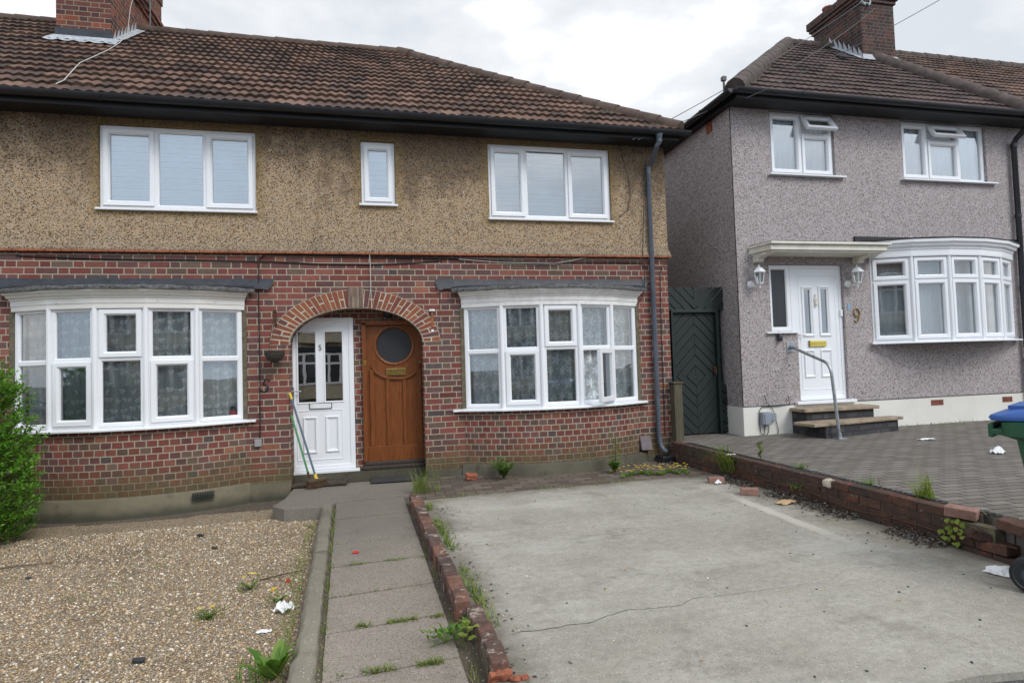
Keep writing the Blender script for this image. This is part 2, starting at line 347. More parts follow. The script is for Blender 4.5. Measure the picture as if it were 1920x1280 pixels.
def curtain(name, kind):
    m, g = newmat(name); u, v, _ = g.xyz(g.uv())
    if kind == 'plain': al = 0.97
    else:
        cw, ch = (0.125, 0.098) if kind == 'butterfly' else (0.19, 0.17)
        row = g.math('FLOOR', g.math('DIVIDE', v, ch)); fv = g.math('SUBTRACT', g.math('FRACT', g.math('DIVIDE', v, ch)), 0.5)
        uu = g.math('ADD', g.math('DIVIDE', u, cw), g.math('MULTIPLY', g.math('FRACT', g.math('MULTIPLY', row, 0.5)), 1.0))
        fu = g.math('SUBTRACT', g.math('FRACT', uu), 0.5); wn = g.white(g.vec(g.math('FLOOR', uu), row, 4.4))
        fu = g.math('ADD', fu, g.math('MULTIPLY', g.math('SUBTRACT', wn, 0.5), 0.42)); fv = g.math('ADD', fv, g.math('MULTIPLY', g.math('SUBTRACT', g.white(g.vec(row, g.math('FLOOR', uu), 1.2)), 0.5), 0.4)); fv = g.math('ADD', fv, g.math('MULTIPLY', fu, g.math('SUBTRACT', wn, 0.5)))
        nz = g.math('MULTIPLY', g.math('SUBTRACT', g.noise(g.uv(), 70, 3, 0.7), 0.5), 0.22)
        ax = g.math('ABSOLUTE', fu)
        if kind == 'butterfly':
            def ell(cx, cz, rx, rz): return g.math('SQRT', g.math('ADD', g.math('POWER', g.math('DIVIDE', g.math('SUBTRACT', ax, cx), rx), 2.0), g.math('POWER', g.math('DIVIDE', g.math('SUBTRACT', fv, cz), rz), 2.0)))
            e = g.math('ADD', g.math('MINIMUM', ell(0.20, 0.12, 0.23, 0.17), ell(0.13, -0.13, 0.13, 0.13)), g.math('MULTIPLY', g.math('GREATER_THAN', g.white(g.vec(row, g.math('FLOOR', uu), 7.7)), 0.72), 2.0))
            dots = g.voro(g.uv(), 62); pat = g.math('MAXIMUM', g.math('SUBTRACT', 1.0, g.sstep(g.math('ADD', e, nz), 0.72, 0.98)), g.math('MULTIPLY', g.math('SUBTRACT', 1.0, g.sstep(dots, 0.22, 0.36)), 0.45))
        else:
            rr = g.math('SQRT', g.math('ADD', g.math('POWER', fu, 2.0), g.math('POWER', fv, 2.0))); an = g.math('ARCTAN2', fv, fu)
            pet = g.math('MULTIPLY', g.math('ABSOLUTE', g.math('COSINE', g.math('MULTIPLY', an, 2.5))), 0.30)
            fl = g.math('SUBTRACT', 1.0, g.sstep(g.math('SUBTRACT', g.math('ADD', rr, nz), pet), 0.04, 0.12))
            sp = g.math('SUBTRACT', 1.0, g.sstep(g.math('ABSOLUTE', g.math('SUBTRACT', g.noise(g.uv(), 9, 3, 0.6), 0.5)), 0.012, 0.03))
            pat = g.math('MAXIMUM', fl, g.math('MULTIPLY', sp, g.sstep(g.noise(g.uv(), 30, 2), 0.45, 0.55)))
        al = 0.62 if kind == 'voile' else g.math('ADD', 0.30, g.math('ADD', g.math('MULTIPLY', g.noise(g.scale(g.uv(), 6, 1, 1), 3.0, 4), 0.50), g.math('MULTIPLY', pat, 0.36)), clamp=True)
    df = g.n('ShaderNodeBsdfDiffuse', None, Color=(0.92, 0.95, 0.98, 1)); tl = g.n('ShaderNodeBsdfTranslucent', None, Color=(0.7, 0.74, 0.78, 1))
    a = g.n('ShaderNodeMixShader', None, _0=0.15, _1=df.outputs[0], _2=tl.outputs[0])
    mx = g.n('ShaderNodeMixShader', None, _0=al, _1=g.n('ShaderNodeBsdfTransparent').outputs[0], _2=a.outputs[0])
    g.L.new(mx.outputs[0], g.n('ShaderNodeOutputMaterial').inputs[0]); return m
M['net1'] = curtain('butterfly_net', 'butterfly'); M['net2'] = curtain('flower_net', 'flower'); M['voile'] = curtain('gathered_voile', 'voile'); M['drape'] = curtain('white_vertical_blind', 'plain')
M['blind'] = plain('pale_venetian_slat', (0.74, 0.80, 0.84), 0.45, var=0.05)
M['room'] = plain('dim_room', (0.24, 0.27, 0.255), 0.9, var=0.5, nscale=2)
M['black'] = plain('black_gutter_plastic', (0.017, 0.019, 0.024), 0.42, var=0.35, nscale=3)
M['soffit'] = plain('black_soffit', (0.012, 0.012, 0.014), 0.6)
M['pipe'] = plain('grey_blue_pipe', (0.085, 0.10, 0.125), 0.45, var=0.25, nscale=4)
M['lead'] = plain('grey_lead', (0.028, 0.032, 0.042), 0.55, 0.0, var=0.55, nscale=9, bump=0.5, bscale=25)
M['leadlight'] = plain('weathered_pale_lead', (0.42, 0.45, 0.48), 0.5, var=0.35, nscale=14, bump=0.5, bscale=25)
M['leadedge'] = plain('mottled_lead_edge', (0.13, 0.13, 0.13), 0.8, var=0.9, nscale=34, bump=0.8, bscale=40)
M['creasing'] = plain('orange_clay_creasing', (0.33, 0.115, 0.055), 0.85, var=0.45, nscale=8, bump=0.4, bscale=70)
def island(name, stops, rough=0.88, bump=0.5, nsc=20, stain=None):
    m, g = newmat(name); o = g.obj(); r = g.n('ShaderNodeNewGeometry').outputs['Random Per Island']
    c = g.ramp(r, stops, 'CONSTANT'); k = g.math('ADD', 0.55, g.math('MULTIPLY', g.noise(o, nsc, 5, 0.7), 0.9)); c = g.mix(1.0, c, g.vec(k, k, k), 'MULTIPLY')
    if stain: c = stain(g, o, c)
    return fin(m, g, c, rough, g.bump(g.noise(o, nsc * 4, 4, 0.7), bump, 0.006), spec=0.25)
M['voussoir'] = island('arch_brick', [(0, (0.225, 0.078, 0.046)), (0.35, (0.175, 0.060, 0.045)), (0.6, (0.265, 0.098, 0.050)), (0.8, (0.130, 0.062, 0.056)), (0.92, (0.20, 0.080, 0.052))], nsc=25)
M['mortar'] = plain('pale_mortar', (0.50, 0.44, 0.35), 0.95, var=0.25, nscale=15, bump=0.6, bscale=90)
M['keytile'] = island('grey_creasing_tile', [(0, (0.20, 0.135, 0.10)), (0.4, (0.26, 0.20, 0.15)), (0.7, (0.15, 0.095, 0.085))])
def soot(g, o, c):
    _, _, z = g.xyz(o); n = g.noise(o, 6, 5, 0.7)
    s = g.sstep(g.math('ADD', n, g.math('MULTIPLY', g.noise(o, 30, 4), 0.3)), 0.44, 0.70); c = g.mix(g.math('MULTIPLY', s, 0.72), c, (0.046, 0.038, 0.033))
    p = g.sstep(g.noise(o, 14, 6, 0.8), 0.60, 0.68); return g.mix(g.math('MULTIPLY', p, 0.6), c, (0.34, 0.32, 0.29))
M['oldbrick'] = island('sooty_old_brick', [(0, (0.115, 0.055, 0.042)), (0.4, (0.155, 0.068, 0.048)), (0.7, (0.085, 0.052, 0.044)), (0.9, (0.19, 0.082, 0.055))], stain=soot)
M['edgebrick'] = island('worn_edging_brick', [(0, (0.145, 0.080, 0.062)), (0.3, (0.185, 0.094, 0.068)), (0.55, (0.120, 0.075, 0.064)), (0.8, (0.21, 0.106, 0.074))], stain=lambda g, o, c: g.mix(g.math('MULTIPLY', g.sstep(g.noise(o, 11, 5, 0.7), 0.56, 0.64), 0.75), g.mix(g.math('MULTIPLY', g.sstep(g.noise(o, 6, 5, 0.75), 0.44, 0.62), 0.75), c, (0.058, 0.045, 0.040)), (0.40, 0.34, 0.29)))
M['freshbrick'] = plain('fresh_broken_brick', (0.31, 0.105, 0.058), 0.95, var=0.4, nscale=30, bump=0.8, bscale=60)
M['pinkbrick'] = plain('pink_loose_brick', (0.29, 0.165, 0.13), 0.9, var=0.3, nscale=14, bump=0.5, bscale=60)
def concrete(name, a, b, agg=0.0, streak=0.0, dirt=None, grime=0.35, pebble=None):
    m, g = newmat(name); o = g.obj()
    n = g.noise(o, 1.3, 7, 0.65); c = g.mix(g.ramp(n, [(0.34, 0.0), (0.66, 1.0)]), a, b)
    if streak:
        s = g.noise(g.n('ShaderNodeMapping', None, Vector=o, Rotation=(0, 0, math.radians(-8)), Scale=(0.8, 9, 1)).outputs[0], 2.0, 8, 0.75); c = g.mix(g.math('MULTIPLY', g.ramp(s, [(0.42, 1.0), (0.62, 0.0)]), streak), c, tuple(x * 0.62 for x in a))
    if agg:
        v = g.n('ShaderNodeTexVoronoi', None, Vector=o, Scale=125); rr = g.rgb_x(v.outputs['Color'])
        pc = g.ramp(rr[0], pebble or [(0, (0.16, 0.14, 0.12)), (0.3, (0.40, 0.36, 0.30)), (0.6, (0.28, 0.22, 0.16)), (0.82, (0.62, 0.60, 0.56))], 'CONSTANT')
        c = g.mix(g.math('MULTIPLY', g.math('GREATER_THAN', rr[1], 1 - agg), g.math('SUBTRACT', 1.0, g.sstep(v.outputs['Distance'], 0.35, 0.5))), c, pc)
    gr = g.sstep(g.noise(o, 2.6, 7, 0.72), 0.50, 0.74); c = g.mix(g.math('MULTIPLY', gr, grime), c, tuple(x * 0.42 for x in a))
    sp = g.sstep(g.noise(o, 46, 3, 0.8), 0.68, 0.76); c = g.mix(g.math('MULTIPLY', sp, 0.5), c, tuple(x * 0.4 for x in a))
    if dirt: c = dirt(g, o, c)
    return fin(m, g, c, 0.93, g.bump(g.noise(o, 130, 5, 0.75), 0.45, 0.006), spec=0.25)
def drive_dirt(g, o, c):
    x, y, z = g.xyz(o); n = g.noise(o, 7, 5, 0.7)
    # dirty margins beside the edging, the far edge and the low wall; a pale worn line
    e1 = g.math('SUBTRACT', 1.0, g.sstep(g.math('ADD', x, g.math('MULTIPLY', n, -0.35)), 0.38, 0.62))
    e2 = g.sstep(g.math('ADD', x, g.math('MULTIPLY', n, 0.6)), 3.75, 4.15); e3 = g.sstep(g.math('ADD', y, g.math('MULTIPLY', n, 0.5)), -1.35, -1.0)
    e = g.math('MAXIMUM', g.math('MAXIMUM', e1, e2), e3); c = g.mix(g.math('MULTIPLY', e, 0.6), c, (0.125, 0.108, 0.082))
    ln = g.math('ABSOLUTE', g.math('ADD', g.math('SUBTRACT', x, 3.47), g.math('MULTIPLY', g.math('ADD', y, 2.6), -0.05)))
    ln = g.math('MULTIPLY', g.math('SUBTRACT', 1.0, g.sstep(g.math('ADD', ln, g.math('MULTIPLY', g.math('SUBTRACT', n, 0.5), 0.09)), 0.03, 0.075)), g.sstep(g.math('ADD', g.math('MULTIPLY', y, -0.5), g.noise(o, 2, 4)), 1.5, 1.8), ); ln = g.math('MULTIPLY', ln, g.math('SUBTRACT', 1.0, g.sstep(g.math('MULTIPLY', y, -1.0), 3.3, 4.3)))
    gn = g.sstep(g.noise(o, 1.7, 5, 0.6), 0.52, 0.72); c = g.mix(g.math('MULTIPLY', gn, 0.22), c, (0.27, 0.245, 0.16))
    bl = g.sstep(g.noise(g.scale(o, .55, 1.1, 1), 1.2, 6, 0.62), 0.50, 0.66); c = g.mix(g.math('MULTIPLY', bl, 0.45), c, (0.52, 0.50, 0.45)); dk = g.sstep(g.noise(g.scale(o, 1, 1.2, 1), 1.7, 9, 0.72), 0.53, 0.68); c = g.mix(g.math('MULTIPLY', dk, 0.45), c, (0.16, 0.147, 0.122)); mo = g.noise(o, 18, 6, 0.8); c = g.mix(1.0, c, g.ramp(mo, [(0.3, 0.80), (0.7, 1.14)]), 'MULTIPLY')
    return g.mix(g.math('MULTIPLY', ln, 0.6), c, (0.56, 0.53, 0.47))
M['drive'] = concrete('brushed_concrete', (0.31, 0.292, 0.252), (0.46, 0.437, 0.388), agg=0.42, streak=0.16, grime=0.45, pebble=[(0, (0.22, 0.205, 0.175)), (0.3, (0.46, 0.435, 0.385)), (0.55, (0.31, 0.285, 0.24)), (0.78, (0.40, 0.36, 0.30)), (0.95, (0.60, 0.58, 0.53))], dirt=drive_dirt)
M['path'] = concrete('aggregate_path_concrete', (0.225, 0.195, 0.165), (0.335, 0.292, 0.248), agg=0.80, grime=0.55, pebble=[(0, (0.105, 0.092, 0.080)), (0.22, (0.30, 0.262, 0.22)), (0.42, (0.21, 0.165, 0.13)), (0.62, (0.345, 0.295, 0.245)), (0.84, (0.15, 0.13, 0.115)), (0.95, (0.47, 0.45, 0.41))], dirt=lambda g, o, c: g.mix(g.math('MULTIPLY', g.sstep(g.math('ADD', g.xyz(o)[1], g.math('MULTIPLY', g.noise(o, 3, 5), 1.6)), -3.2, -1.2), 0.50), c, (0.125, 0.12, 0.10)))
M['kerb'] = concrete('lichened_kerb_concrete', (0.17, 0.152, 0.12), (0.285, 0.26, 0.205), agg=0.10, grime=0.75)
M['plinth'] = concrete('stained_plinth_render', (0.125, 0.108, 0.072), (0.225, 0.198, 0.14), grime=0.85, dirt=lambda g, o, c: g.mix(g.math('MULTIPLY', g.math('SUBTRACT', 1.0, g.sstep(g.math('ADD', g.xyz(o)[2], g.math('MULTIPLY', g.noise(o, 5, 4), -0.12)), -0.20, -0.06)), 0.8), c, (0.045, 0.046, 0.034)))
M['plinth2'] = concrete('mossy_dark_plinth', (0.062, 0.056, 0.040), (0.125, 0.115, 0.085), grime=0.8)
M['whiterender'] = concrete('cream_white_render', (0.66, 0.64, 0.58), (0.76, 0.74, 0.69), grime=0.14)
M['soil'] = concrete('damp_soil_and_mud', (0.075, 0.060, 0.045), (0.15, 0.125, 0.095), agg=0.12, grime=0.5)
M['tarmac'] = concrete('grey_tarmac', (0.075, 0.075, 0.078), (0.115, 0.113, 0.112), agg=0.45, grime=0.3, pebble=[(0, (0.05, 0.05, 0.05)), (0.4, (0.16, 0.155, 0.15)), (0.8, (0.26, 0.25, 0.24))])
M['sandstone'] = plain('buff_stone_tread', (0.33, 0.26, 0.185), 0.9, var=0.4, nscale=9, bump=0.7, bscale=50)
def blocks(name, rot, bw, bh, cols, mort, wav=0.01, moss=0.3):
    m, g = newmat(name); o = g.obj()
    mp = g.n('ShaderNodeMapping', None, Vector=o, Rotation=(0, 0, math.radians(rot)))
    wv = g.noise(o, 9, 3, 0.6, out=1); v2 = g.n('ShaderNodeVectorMath', {'operation': 'MULTIPLY_ADD'}, _0=wv, _1=(wav, wav, 0), _2=mp.outputs[0]).outputs[0]
    u, v, _ = g.xyz(v2); row = g.math('FLOOR', g.math('DIVIDE', v, bh)); lv = g.math('SUBTRACT', v, g.math('MULTIPLY', row, bh))
    fu = g.math('ADD', g.math('DIVIDE', u, bw), g.math('MULTIPLY', row, 0.5)); cell = g.math('FLOOR', fu); lx = g.math('MULTIPLY', g.math('SUBTRACT', fu, cell), bw)
    d = g.math('MINIMUM', g.math('MINIMUM', lx, g.math('SUBTRACT', bw, lx)), g.math('MINIMUM', lv, g.math('SUBTRACT', bh, lv)))
    mask = g.sstep(d, 0.003, 0.008); r = g.white(g.vec(cell, row, 1.1))
    c = g.ramp(g.math('ADD', g.math('MULTIPLY', r, 0.6), g.math('MULTIPLY', g.noise(o, 5, 5, 0.7), 0.4)), cols)
    c = g.mix(g.math('MULTIPLY', g.sstep(g.noise(o, 70, 3, 0.8), 0.62, 0.72), 0.5), c, (0.40, 0.37, 0.33)); c = g.mix(mask, mort, c)
    c = g.mix(g.math('MULTIPLY', g.sstep(g.noise(o, 1.4, 6, 0.65), 0.50, 0.75), moss), c, (0.085, 0.080, 0.065))
    return fin(m, g, c, 0.9, g.bump(g.math('ADD', mask, g.math('MULTIPLY', g.noise(o, 150, 3), 0.3)), 0.7, 0.006), spec=0.25)
M['blockpave'] = blocks('grey_block_paving', 4, 0.20, 0.10, [(0.2, (0.150, 0.134, 0.118)), (0.5, (0.178, 0.160, 0.143)), (0.8, (0.212, 0.192, 0.172))], (0.048, 0.043, 0.036), 0.010)
M['paver'] = blocks('worn_brick_pavers', 2, 0.225, 0.112, [(0.2, (0.105, 0.080, 0.066)), (0.5, (0.145, 0.115, 0.095)), (0.8, (0.185, 0.150, 0.125))], (0.060, 0.055, 0.038), 0.014, 0.65)
M['stepblock'] = brick_mat('charcoal_block', moss=False, cols=[(0.0, (0.047, 0.046, 0.050)), (0.5, (0.060, 0.058, 0.062)), (0.8, (0.040, 0.039, 0.043))], period=0.30, course=0.078, mortar=(0.05, 0.048, 0.048))
def wood(name, a, b, rough=0.4, sx=14, sz=1.6, bmp=0.15):
    m, g = newmat(name); o = g.obj(); v = g.scale(o, sx, sx, sz)
    n = g.noise(v, 3.2, 6, 0.6); big = g.noise(o, 2.2, 4)
    c = g.mix(g.ramp(n, [(0.3, 0.0), (0.7, 1.0)]), a, b); c = g.mix(g.math('MULTIPLY', g.sstep(big, 0.5, 0.8), 0.35), c, tuple(x * 0.55 for x in a))
    return fin(m, g, c, rough, g.bump(n, bmp, 0.002), spec=0.4)
M['door_wood'] = wood('varnished_orange_wood', (0.125, 0.036, 0.010), (0.225, 0.072, 0.018), 0.36)
M['dark_wood'] = wood('dark_weathered_sill', (0.030, 0.022, 0.018), (0.060, 0.045, 0.036), 0.6)
M['gate_green'] = wood('faded_dark_green_boards', (0.010, 0.016, 0.015), (0.021, 0.031, 0.029), 0.5)
M['gate_dk'] = plain('dark_gap', (0.006, 0.008, 0.008), 0.8)
M['post'] = wood('mossy_grey_post', (0.062, 0.052, 0.034), (0.115, 0.10, 0.066), 0.9, bmp=0.5)
M['brass'] = plain('worn_brass', (0.36, 0.25, 0.085), 0.35, 0.9, var=0.4, nscale=30)
M['brass_p'] = plain('bright_brass', (0.70, 0.55, 0.12), 0.22, 1.0, var=0.1)
M['steel'] = plain('galvanised_steel', (0.40, 0.43, 0.45), 0.42, 0.7, var=0.35, nscale=12)
M['rust'] = plain('rusty_iron', (0.10, 0.042, 0.022), 0.85, var=0.6, nscale=20)
M['rust_or'] = plain('flaking_orange_iron', (0.36, 0.13, 0.03), 0.85, var=0.6, nscale=25)
M['cable'] = plain('black_cable', (0.012, 0.012, 0.013), 0.5)
M['cable_w'] = plain('dirty_white_cable', (0.50, 0.48, 0.44), 0.6)
M['cable_g'] = plain('grey_service_wire', (0.10, 0.10, 0.11), 0.6)
M['white'] = plain('white_painted_metal', (0.78, 0.79, 0.80), 0.4, var=0.1)
M['cream'] = plain('cream_painted_wood', (0.70, 0.67, 0.585), 0.6, var=0.14, nscale=6, bump=0.1)
M['greybox'] = plain('grey_plastic_box', (0.26, 0.29, 0.33), 0.5, var=0.15)
M['plumbox'] = plain('faded_plum_plastic', (0.125, 0.098, 0.105), 0.6, var=0.3, nscale=8)
M['blackmat'] = plain('black_rubber', (0.012, 0.012, 0.013), 0.65, var=0.3)
M['mat_br'] = plain('worn_brown_coir', (0.060, 0.045, 0.030), 0.98, var=0.6, nscale=20, bump=1.0, bscale=140)
M['mat_gr'] = plain('dark_grey_coir', (0.042, 0.040, 0.040), 0.98, var=0.4, nscale=20, bump=1.0, bscale=140)
M['green_h'] = plain('green_handle', (0.10, 0.33, 0.14), 0.4); M['blue_h'] = plain('grey_blue_handle', (0.12, 0.155, 0.21), 0.35)
M['yellow'] = plain('yellow_plastic', (0.75, 0.50, 0.04), 0.45); M['bristle'] = plain('brown_bristles', (0.11, 0.060, 0.034), 0.95, var=0.5, nscale=60)
M['wicker'] = plain('dark_wicker', (0.055, 0.042, 0.032), 0.85, var=0.5, nscale=60)
M['bin_green'] = plain('dark_green_bin_plastic', (0.014, 0.088, 0.042), 0.42, var=0.16, nscale=4, bump=0.15, bscale=120)
M['bin_blue'] = plain('blue_bin_lid_plastic', (0.030, 0.105, 0.36), 0.42, var=0.15, nscale=4, bump=0.15, bscale=120)
M['tyre'] = plain('black_tyre', (0.011, 0.012, 0.014), 0.6); M['hub'] = plain('dark_slate_hub', (0.045, 0.060, 0.085), 0.45)
M['paper'] = plain('white_paper', (0.80, 0.80, 0.82), 0.85, var=0.08, nscale=20, bump=0.4, bscale=30)
M['brownpaper'] = plain('tan_paper_wrapper', (0.52, 0.36, 0.20), 0.85, var=0.3, nscale=14)
M['red'] = plain('red_scrap', (0.55, 0.02, 0.02), 0.6); M['slate'] = plain('black_shard', (0.03, 0.03, 0.033), 0.6)
M['deadleaf'] = island('dead_leaves', [(0, (0.06, 0.045, 0.036)), (0.3, (0.12, 0.092, 0.072)), (0.55, (0.20, 0.175, 0.15)), (0.8, (0.31, 0.29, 0.265))], 0.95)
M['dishgrey'] = plain('pale_blue_grey_metal', (0.36, 0.43, 0.46), 0.5)
M['terracotta'] = plain('weathered_terracotta', (0.26, 0.095, 0.06), 0.9, var=0.4, nscale=8)
def leafmat(name, stops, trans=0.3):
    m, g = newmat(name); r = g.n('ShaderNodeNewGeometry').outputs['Random Per Island']; n = g.noise(g.obj(), 4, 3)
    c = g.ramp(g.math('ADD', g.math('MULTIPLY', r, 0.7), g.math('MULTIPLY', n, 0.3)), stops)
    p = g.n('ShaderNodeBsdfPrincipled', None, Base_Color=c, Roughness=0.5); p.inputs['Specular IOR Level'].default_value = 0.3
    tl = g.n('ShaderNodeBsdfTranslucent', None, Color=g.mix(1.0, c, (1.25, 1.35, 0.6), 'MULTIPLY'))
    mx = g.n('ShaderNodeMixShader', None, _0=trans, _1=p.outputs[0], _2=tl.outputs[0]); g.L.new(mx.outputs[0], g.n('ShaderNodeOutputMaterial').inputs[0]); return m
M['privet'] = leafmat('bright_privet_leaf', [(0.1, (0.075, 0.185, 0.020)), (0.5, (0.135, 0.31, 0.034)), (0.9, (0.20, 0.40, 0.060))], 0.40)
M['weed'] = leafmat('weed_leaf', [(0.1, (0.06, 0.14, 0.022)), (0.5, (0.115, 0.225, 0.035)), (0.9, (0.19, 0.29, 0.06))])
M['grass'] = leafmat('grass_blade', [(0.1, (0.10, 0.16, 0.03)), (0.5, (0.17, 0.24, 0.05)), (0.9, (0.30, 0.30, 0.11))])
M['vine'] = leafmat('yellow_green_leaf', [(0.1, (0.14, 0.22, 0.03)), (0.9, (0.28, 0.33, 0.07))])
M['strawgrass'] = leafmat('dry_straw_stem', [(0.1, (0.28, 0.22, 0.11)), (0.9, (0.42, 0.36, 0.20))])
M['flower'] = leafmat('yellow_petal', [(0.1, (0.72, 0.48, 0.02)), (0.9, (0.85, 0.66, 0.05))], 0.2)
M['stemc'] = plain('brown_twig', (0.09, 0.065, 0.04), 0.9)
def gravel_mat(name, isl):
    m, g = newmat(name); o = g.obj()
    stops = [(0, (0.50, 0.37, 0.225)), (0.24, (0.30, 0.20, 0.115)), (0.38, (0.62, 0.53, 0.40)), (0.52, (0.42, 0.27, 0.145)), (0.64, (0.34, 0.30, 0.26)), (0.74, (0.55, 0.42, 0.26)), (0.86, (0.78, 0.72, 0.62)), (0.95, (0.13, 0.11, 0.095))]
    if isl:
        r = g.n('ShaderNodeNewGeometry').outputs['Random Per Island']; c = g.ramp(r, stops, 'CONSTANT'); return fin(m, g, c, 0.75, spec=0.35)
    v = g.n('ShaderNodeTexVoronoi', None, Vector=o, Scale=112); rr = g.rgb_x(v.outputs['Color'])
    c = g.ramp(rr[0], stops, 'CONSTANT'); gap = g.sstep(v.outputs['Distance'], 0.42, 0.62); c = g.mix(g.math('MULTIPLY', gap, 0.7), c, (0.10, 0.075, 0.05))
    b = g.sstep(g.noise(o, 1.3, 6, 0.7), 0.50, 0.70); c = g.mix(g.math('MULTIPLY', b, 0.5), c, (0.13, 0.093, 0.063))
    return fin(m, g, c, 0.9, g.bump(g.math('SUBTRACT', 1.0, v.outputs['Distance']), 1.0, 0.012), spec=0.3)
M['gravel'] = gravel_mat('pea_shingle', False); M['pebble'] = gravel_mat('shingle_pebble', True)
# ------------------------------------------------------------------ setting: ground sheets
GZ = -0.15   # gravel level of the left front garden
def poly_sheet(name, pts, z, mat, thick=0.0, lab=None):
    b = MB(); top = [(p[0], p[1], z) for p in pts]; b.face(top)
    if thick:
        n = len(pts)
        for k in range(n):
            p, q = pts[k], pts[(k + 1) % n]; b.face([(p[0], p[1], z - thick), (q[0], q[1], z - thick), (q[0], q[1], z), (p[0], p[1], z)])
    return struct(b.build(name, mat))
b = MB(); b.face([(-150, -150, -0.30), (150, -150, -0.30), (150, 150, -0.30), (-150, 150, -0.30)]); struct(b.build('ground', M['soil']))
poly_sheet('pavement', [(-40, -8.6), (40, -8.6), (40, -5.655), (-40, -5.655)], -0.035, M['tarmac'], 0.12)
poly_sheet('road', [(-60, -16.2), (60, -16.2), (60, -8.72), (-60, -8.72)], -0.16, M['tarmac'])
b = MB(); b.box(-40, 40, -8.72, -8.6, -0.25, -0.03); struct(b.build('kerb', M['kerb']))
poly_sheet('opposite_pavement', [(-60, -19), (60, -19), (60, -16.2), (-60, -16.2)], -0.05, M['tarmac'], 0.12)
# concrete driveway, its far edge and its worn near edge
dn = [(0.50, -5.62)] + [(0.5 + 0.25 * k, -5.655 + 0.015 * math.sin(k * 1.9) + ru(-.01, .01)) for k in range(1, 15)] + [(4.05, -5.66)]
df = [(4.05, -1.235), (3.66, -1.268), (2.86, -1.248), (1.69, -1.289), (0.457, -1.366)]
poly_sheet('driveway', dn + df, 0.0, M['drive'], 0.2)
poly_sheet('paver_strip', [(0.455, -1.36), (1.69, -1.28), (2.86, -1.24), (4.05, -1.225), (4.12, 0.05), (0.455, 0.05)], -0.012, M['paver'], 0.2)
b = MB()
crk = [(960, 1187), (1030, 1176), (1100, 1167), (1140, 1153), (1180, 1142), (1230, 1139), (1275, 1134), (1300, 1122), (1370, 1113), (1440, 1104), (1490, 1099), (1555, 1086), (1590, 1066)]
cp = []
for a, c in zip(crk, crk[1:]):
    for k in range(4):
        t = k / 4; p = wZ(a[0] + (c[0] - a[0]) * t, a[1] + (c[1] - a[1]) * t, 0.003); cp.append((p.x + ru(-.008, .008), p.y + ru(-.012, .012)))
for k, (a, c) in enumerate(zip(cp, cp[1:])):
    wv = 0.0015 * (1.05 - k / len(cp)) * (.6 + .8 * abs(math.sin(k * 1.3))) + 0.0004; b.face([(a[0], a[1] - wv, .003), (c[0], c[1] - wv, .003), (c[0], c[1] + wv, .003), (a[0], a[1] + wv, .003)])
struct(b.build('driveway_crack', M['gate_dk']))
# path of cast slabs with open joints
b = MB()
jy = [-0.93, -1.72, -2.60, -3.17, -3.75, -4.27, -4.80, -5.62]
def pxl(y): return -0.415 + (y + 1.336) / (-4.846 + 1.336) * 0.147
def pxr(y): return 0.322 + (y + 1.36) / (-3.64) * 0.085
for a, c in zip(jy, jy[1:]):
    s1, s2 = ru(-.012, .012), ru(-.012, .012); gz = ru(-.005, .003); gp = 0.007
    P = [(pxl(c) + gp, c + gp + s1 - .02), (pxr(c) - .02, c + gp + .05 + s2), (pxr(a) - .02, a - gp + .05 + s2), (pxl(a) + gp, a - gp + s1 - .02)]
    b.prism([(p[0], p[1]) for p in P], -0.2, -0.03 + gz, 'z')
struct(b.build('path', M['path'], bevel=0.003))
b = MB(); b.face([(-0.28, -5.64, -0.046), (0.56, -5.64, -0.046), (0.46, -0.85, -0.046), (-0.46, -0.85, -0.046)]); struct(b.build('path_bedding', M['soil']))
# raised concrete landing in front of the two doors, kinked round the gravel
b = MB(); b.prism([(-0.965, 0.05), (-0.99, -0.62), (-1.07, -0.98), (-0.93, -1.16), (-0.52, -1.20), (-0.40, -1.0), (0.445, -0.93), (0.45, -0.2), (0.62, -.015), (0.62, 0.05)], -0.2, -0.016, 'z'); struct(b.build('porch_landing', M['path'], bevel=0.006))
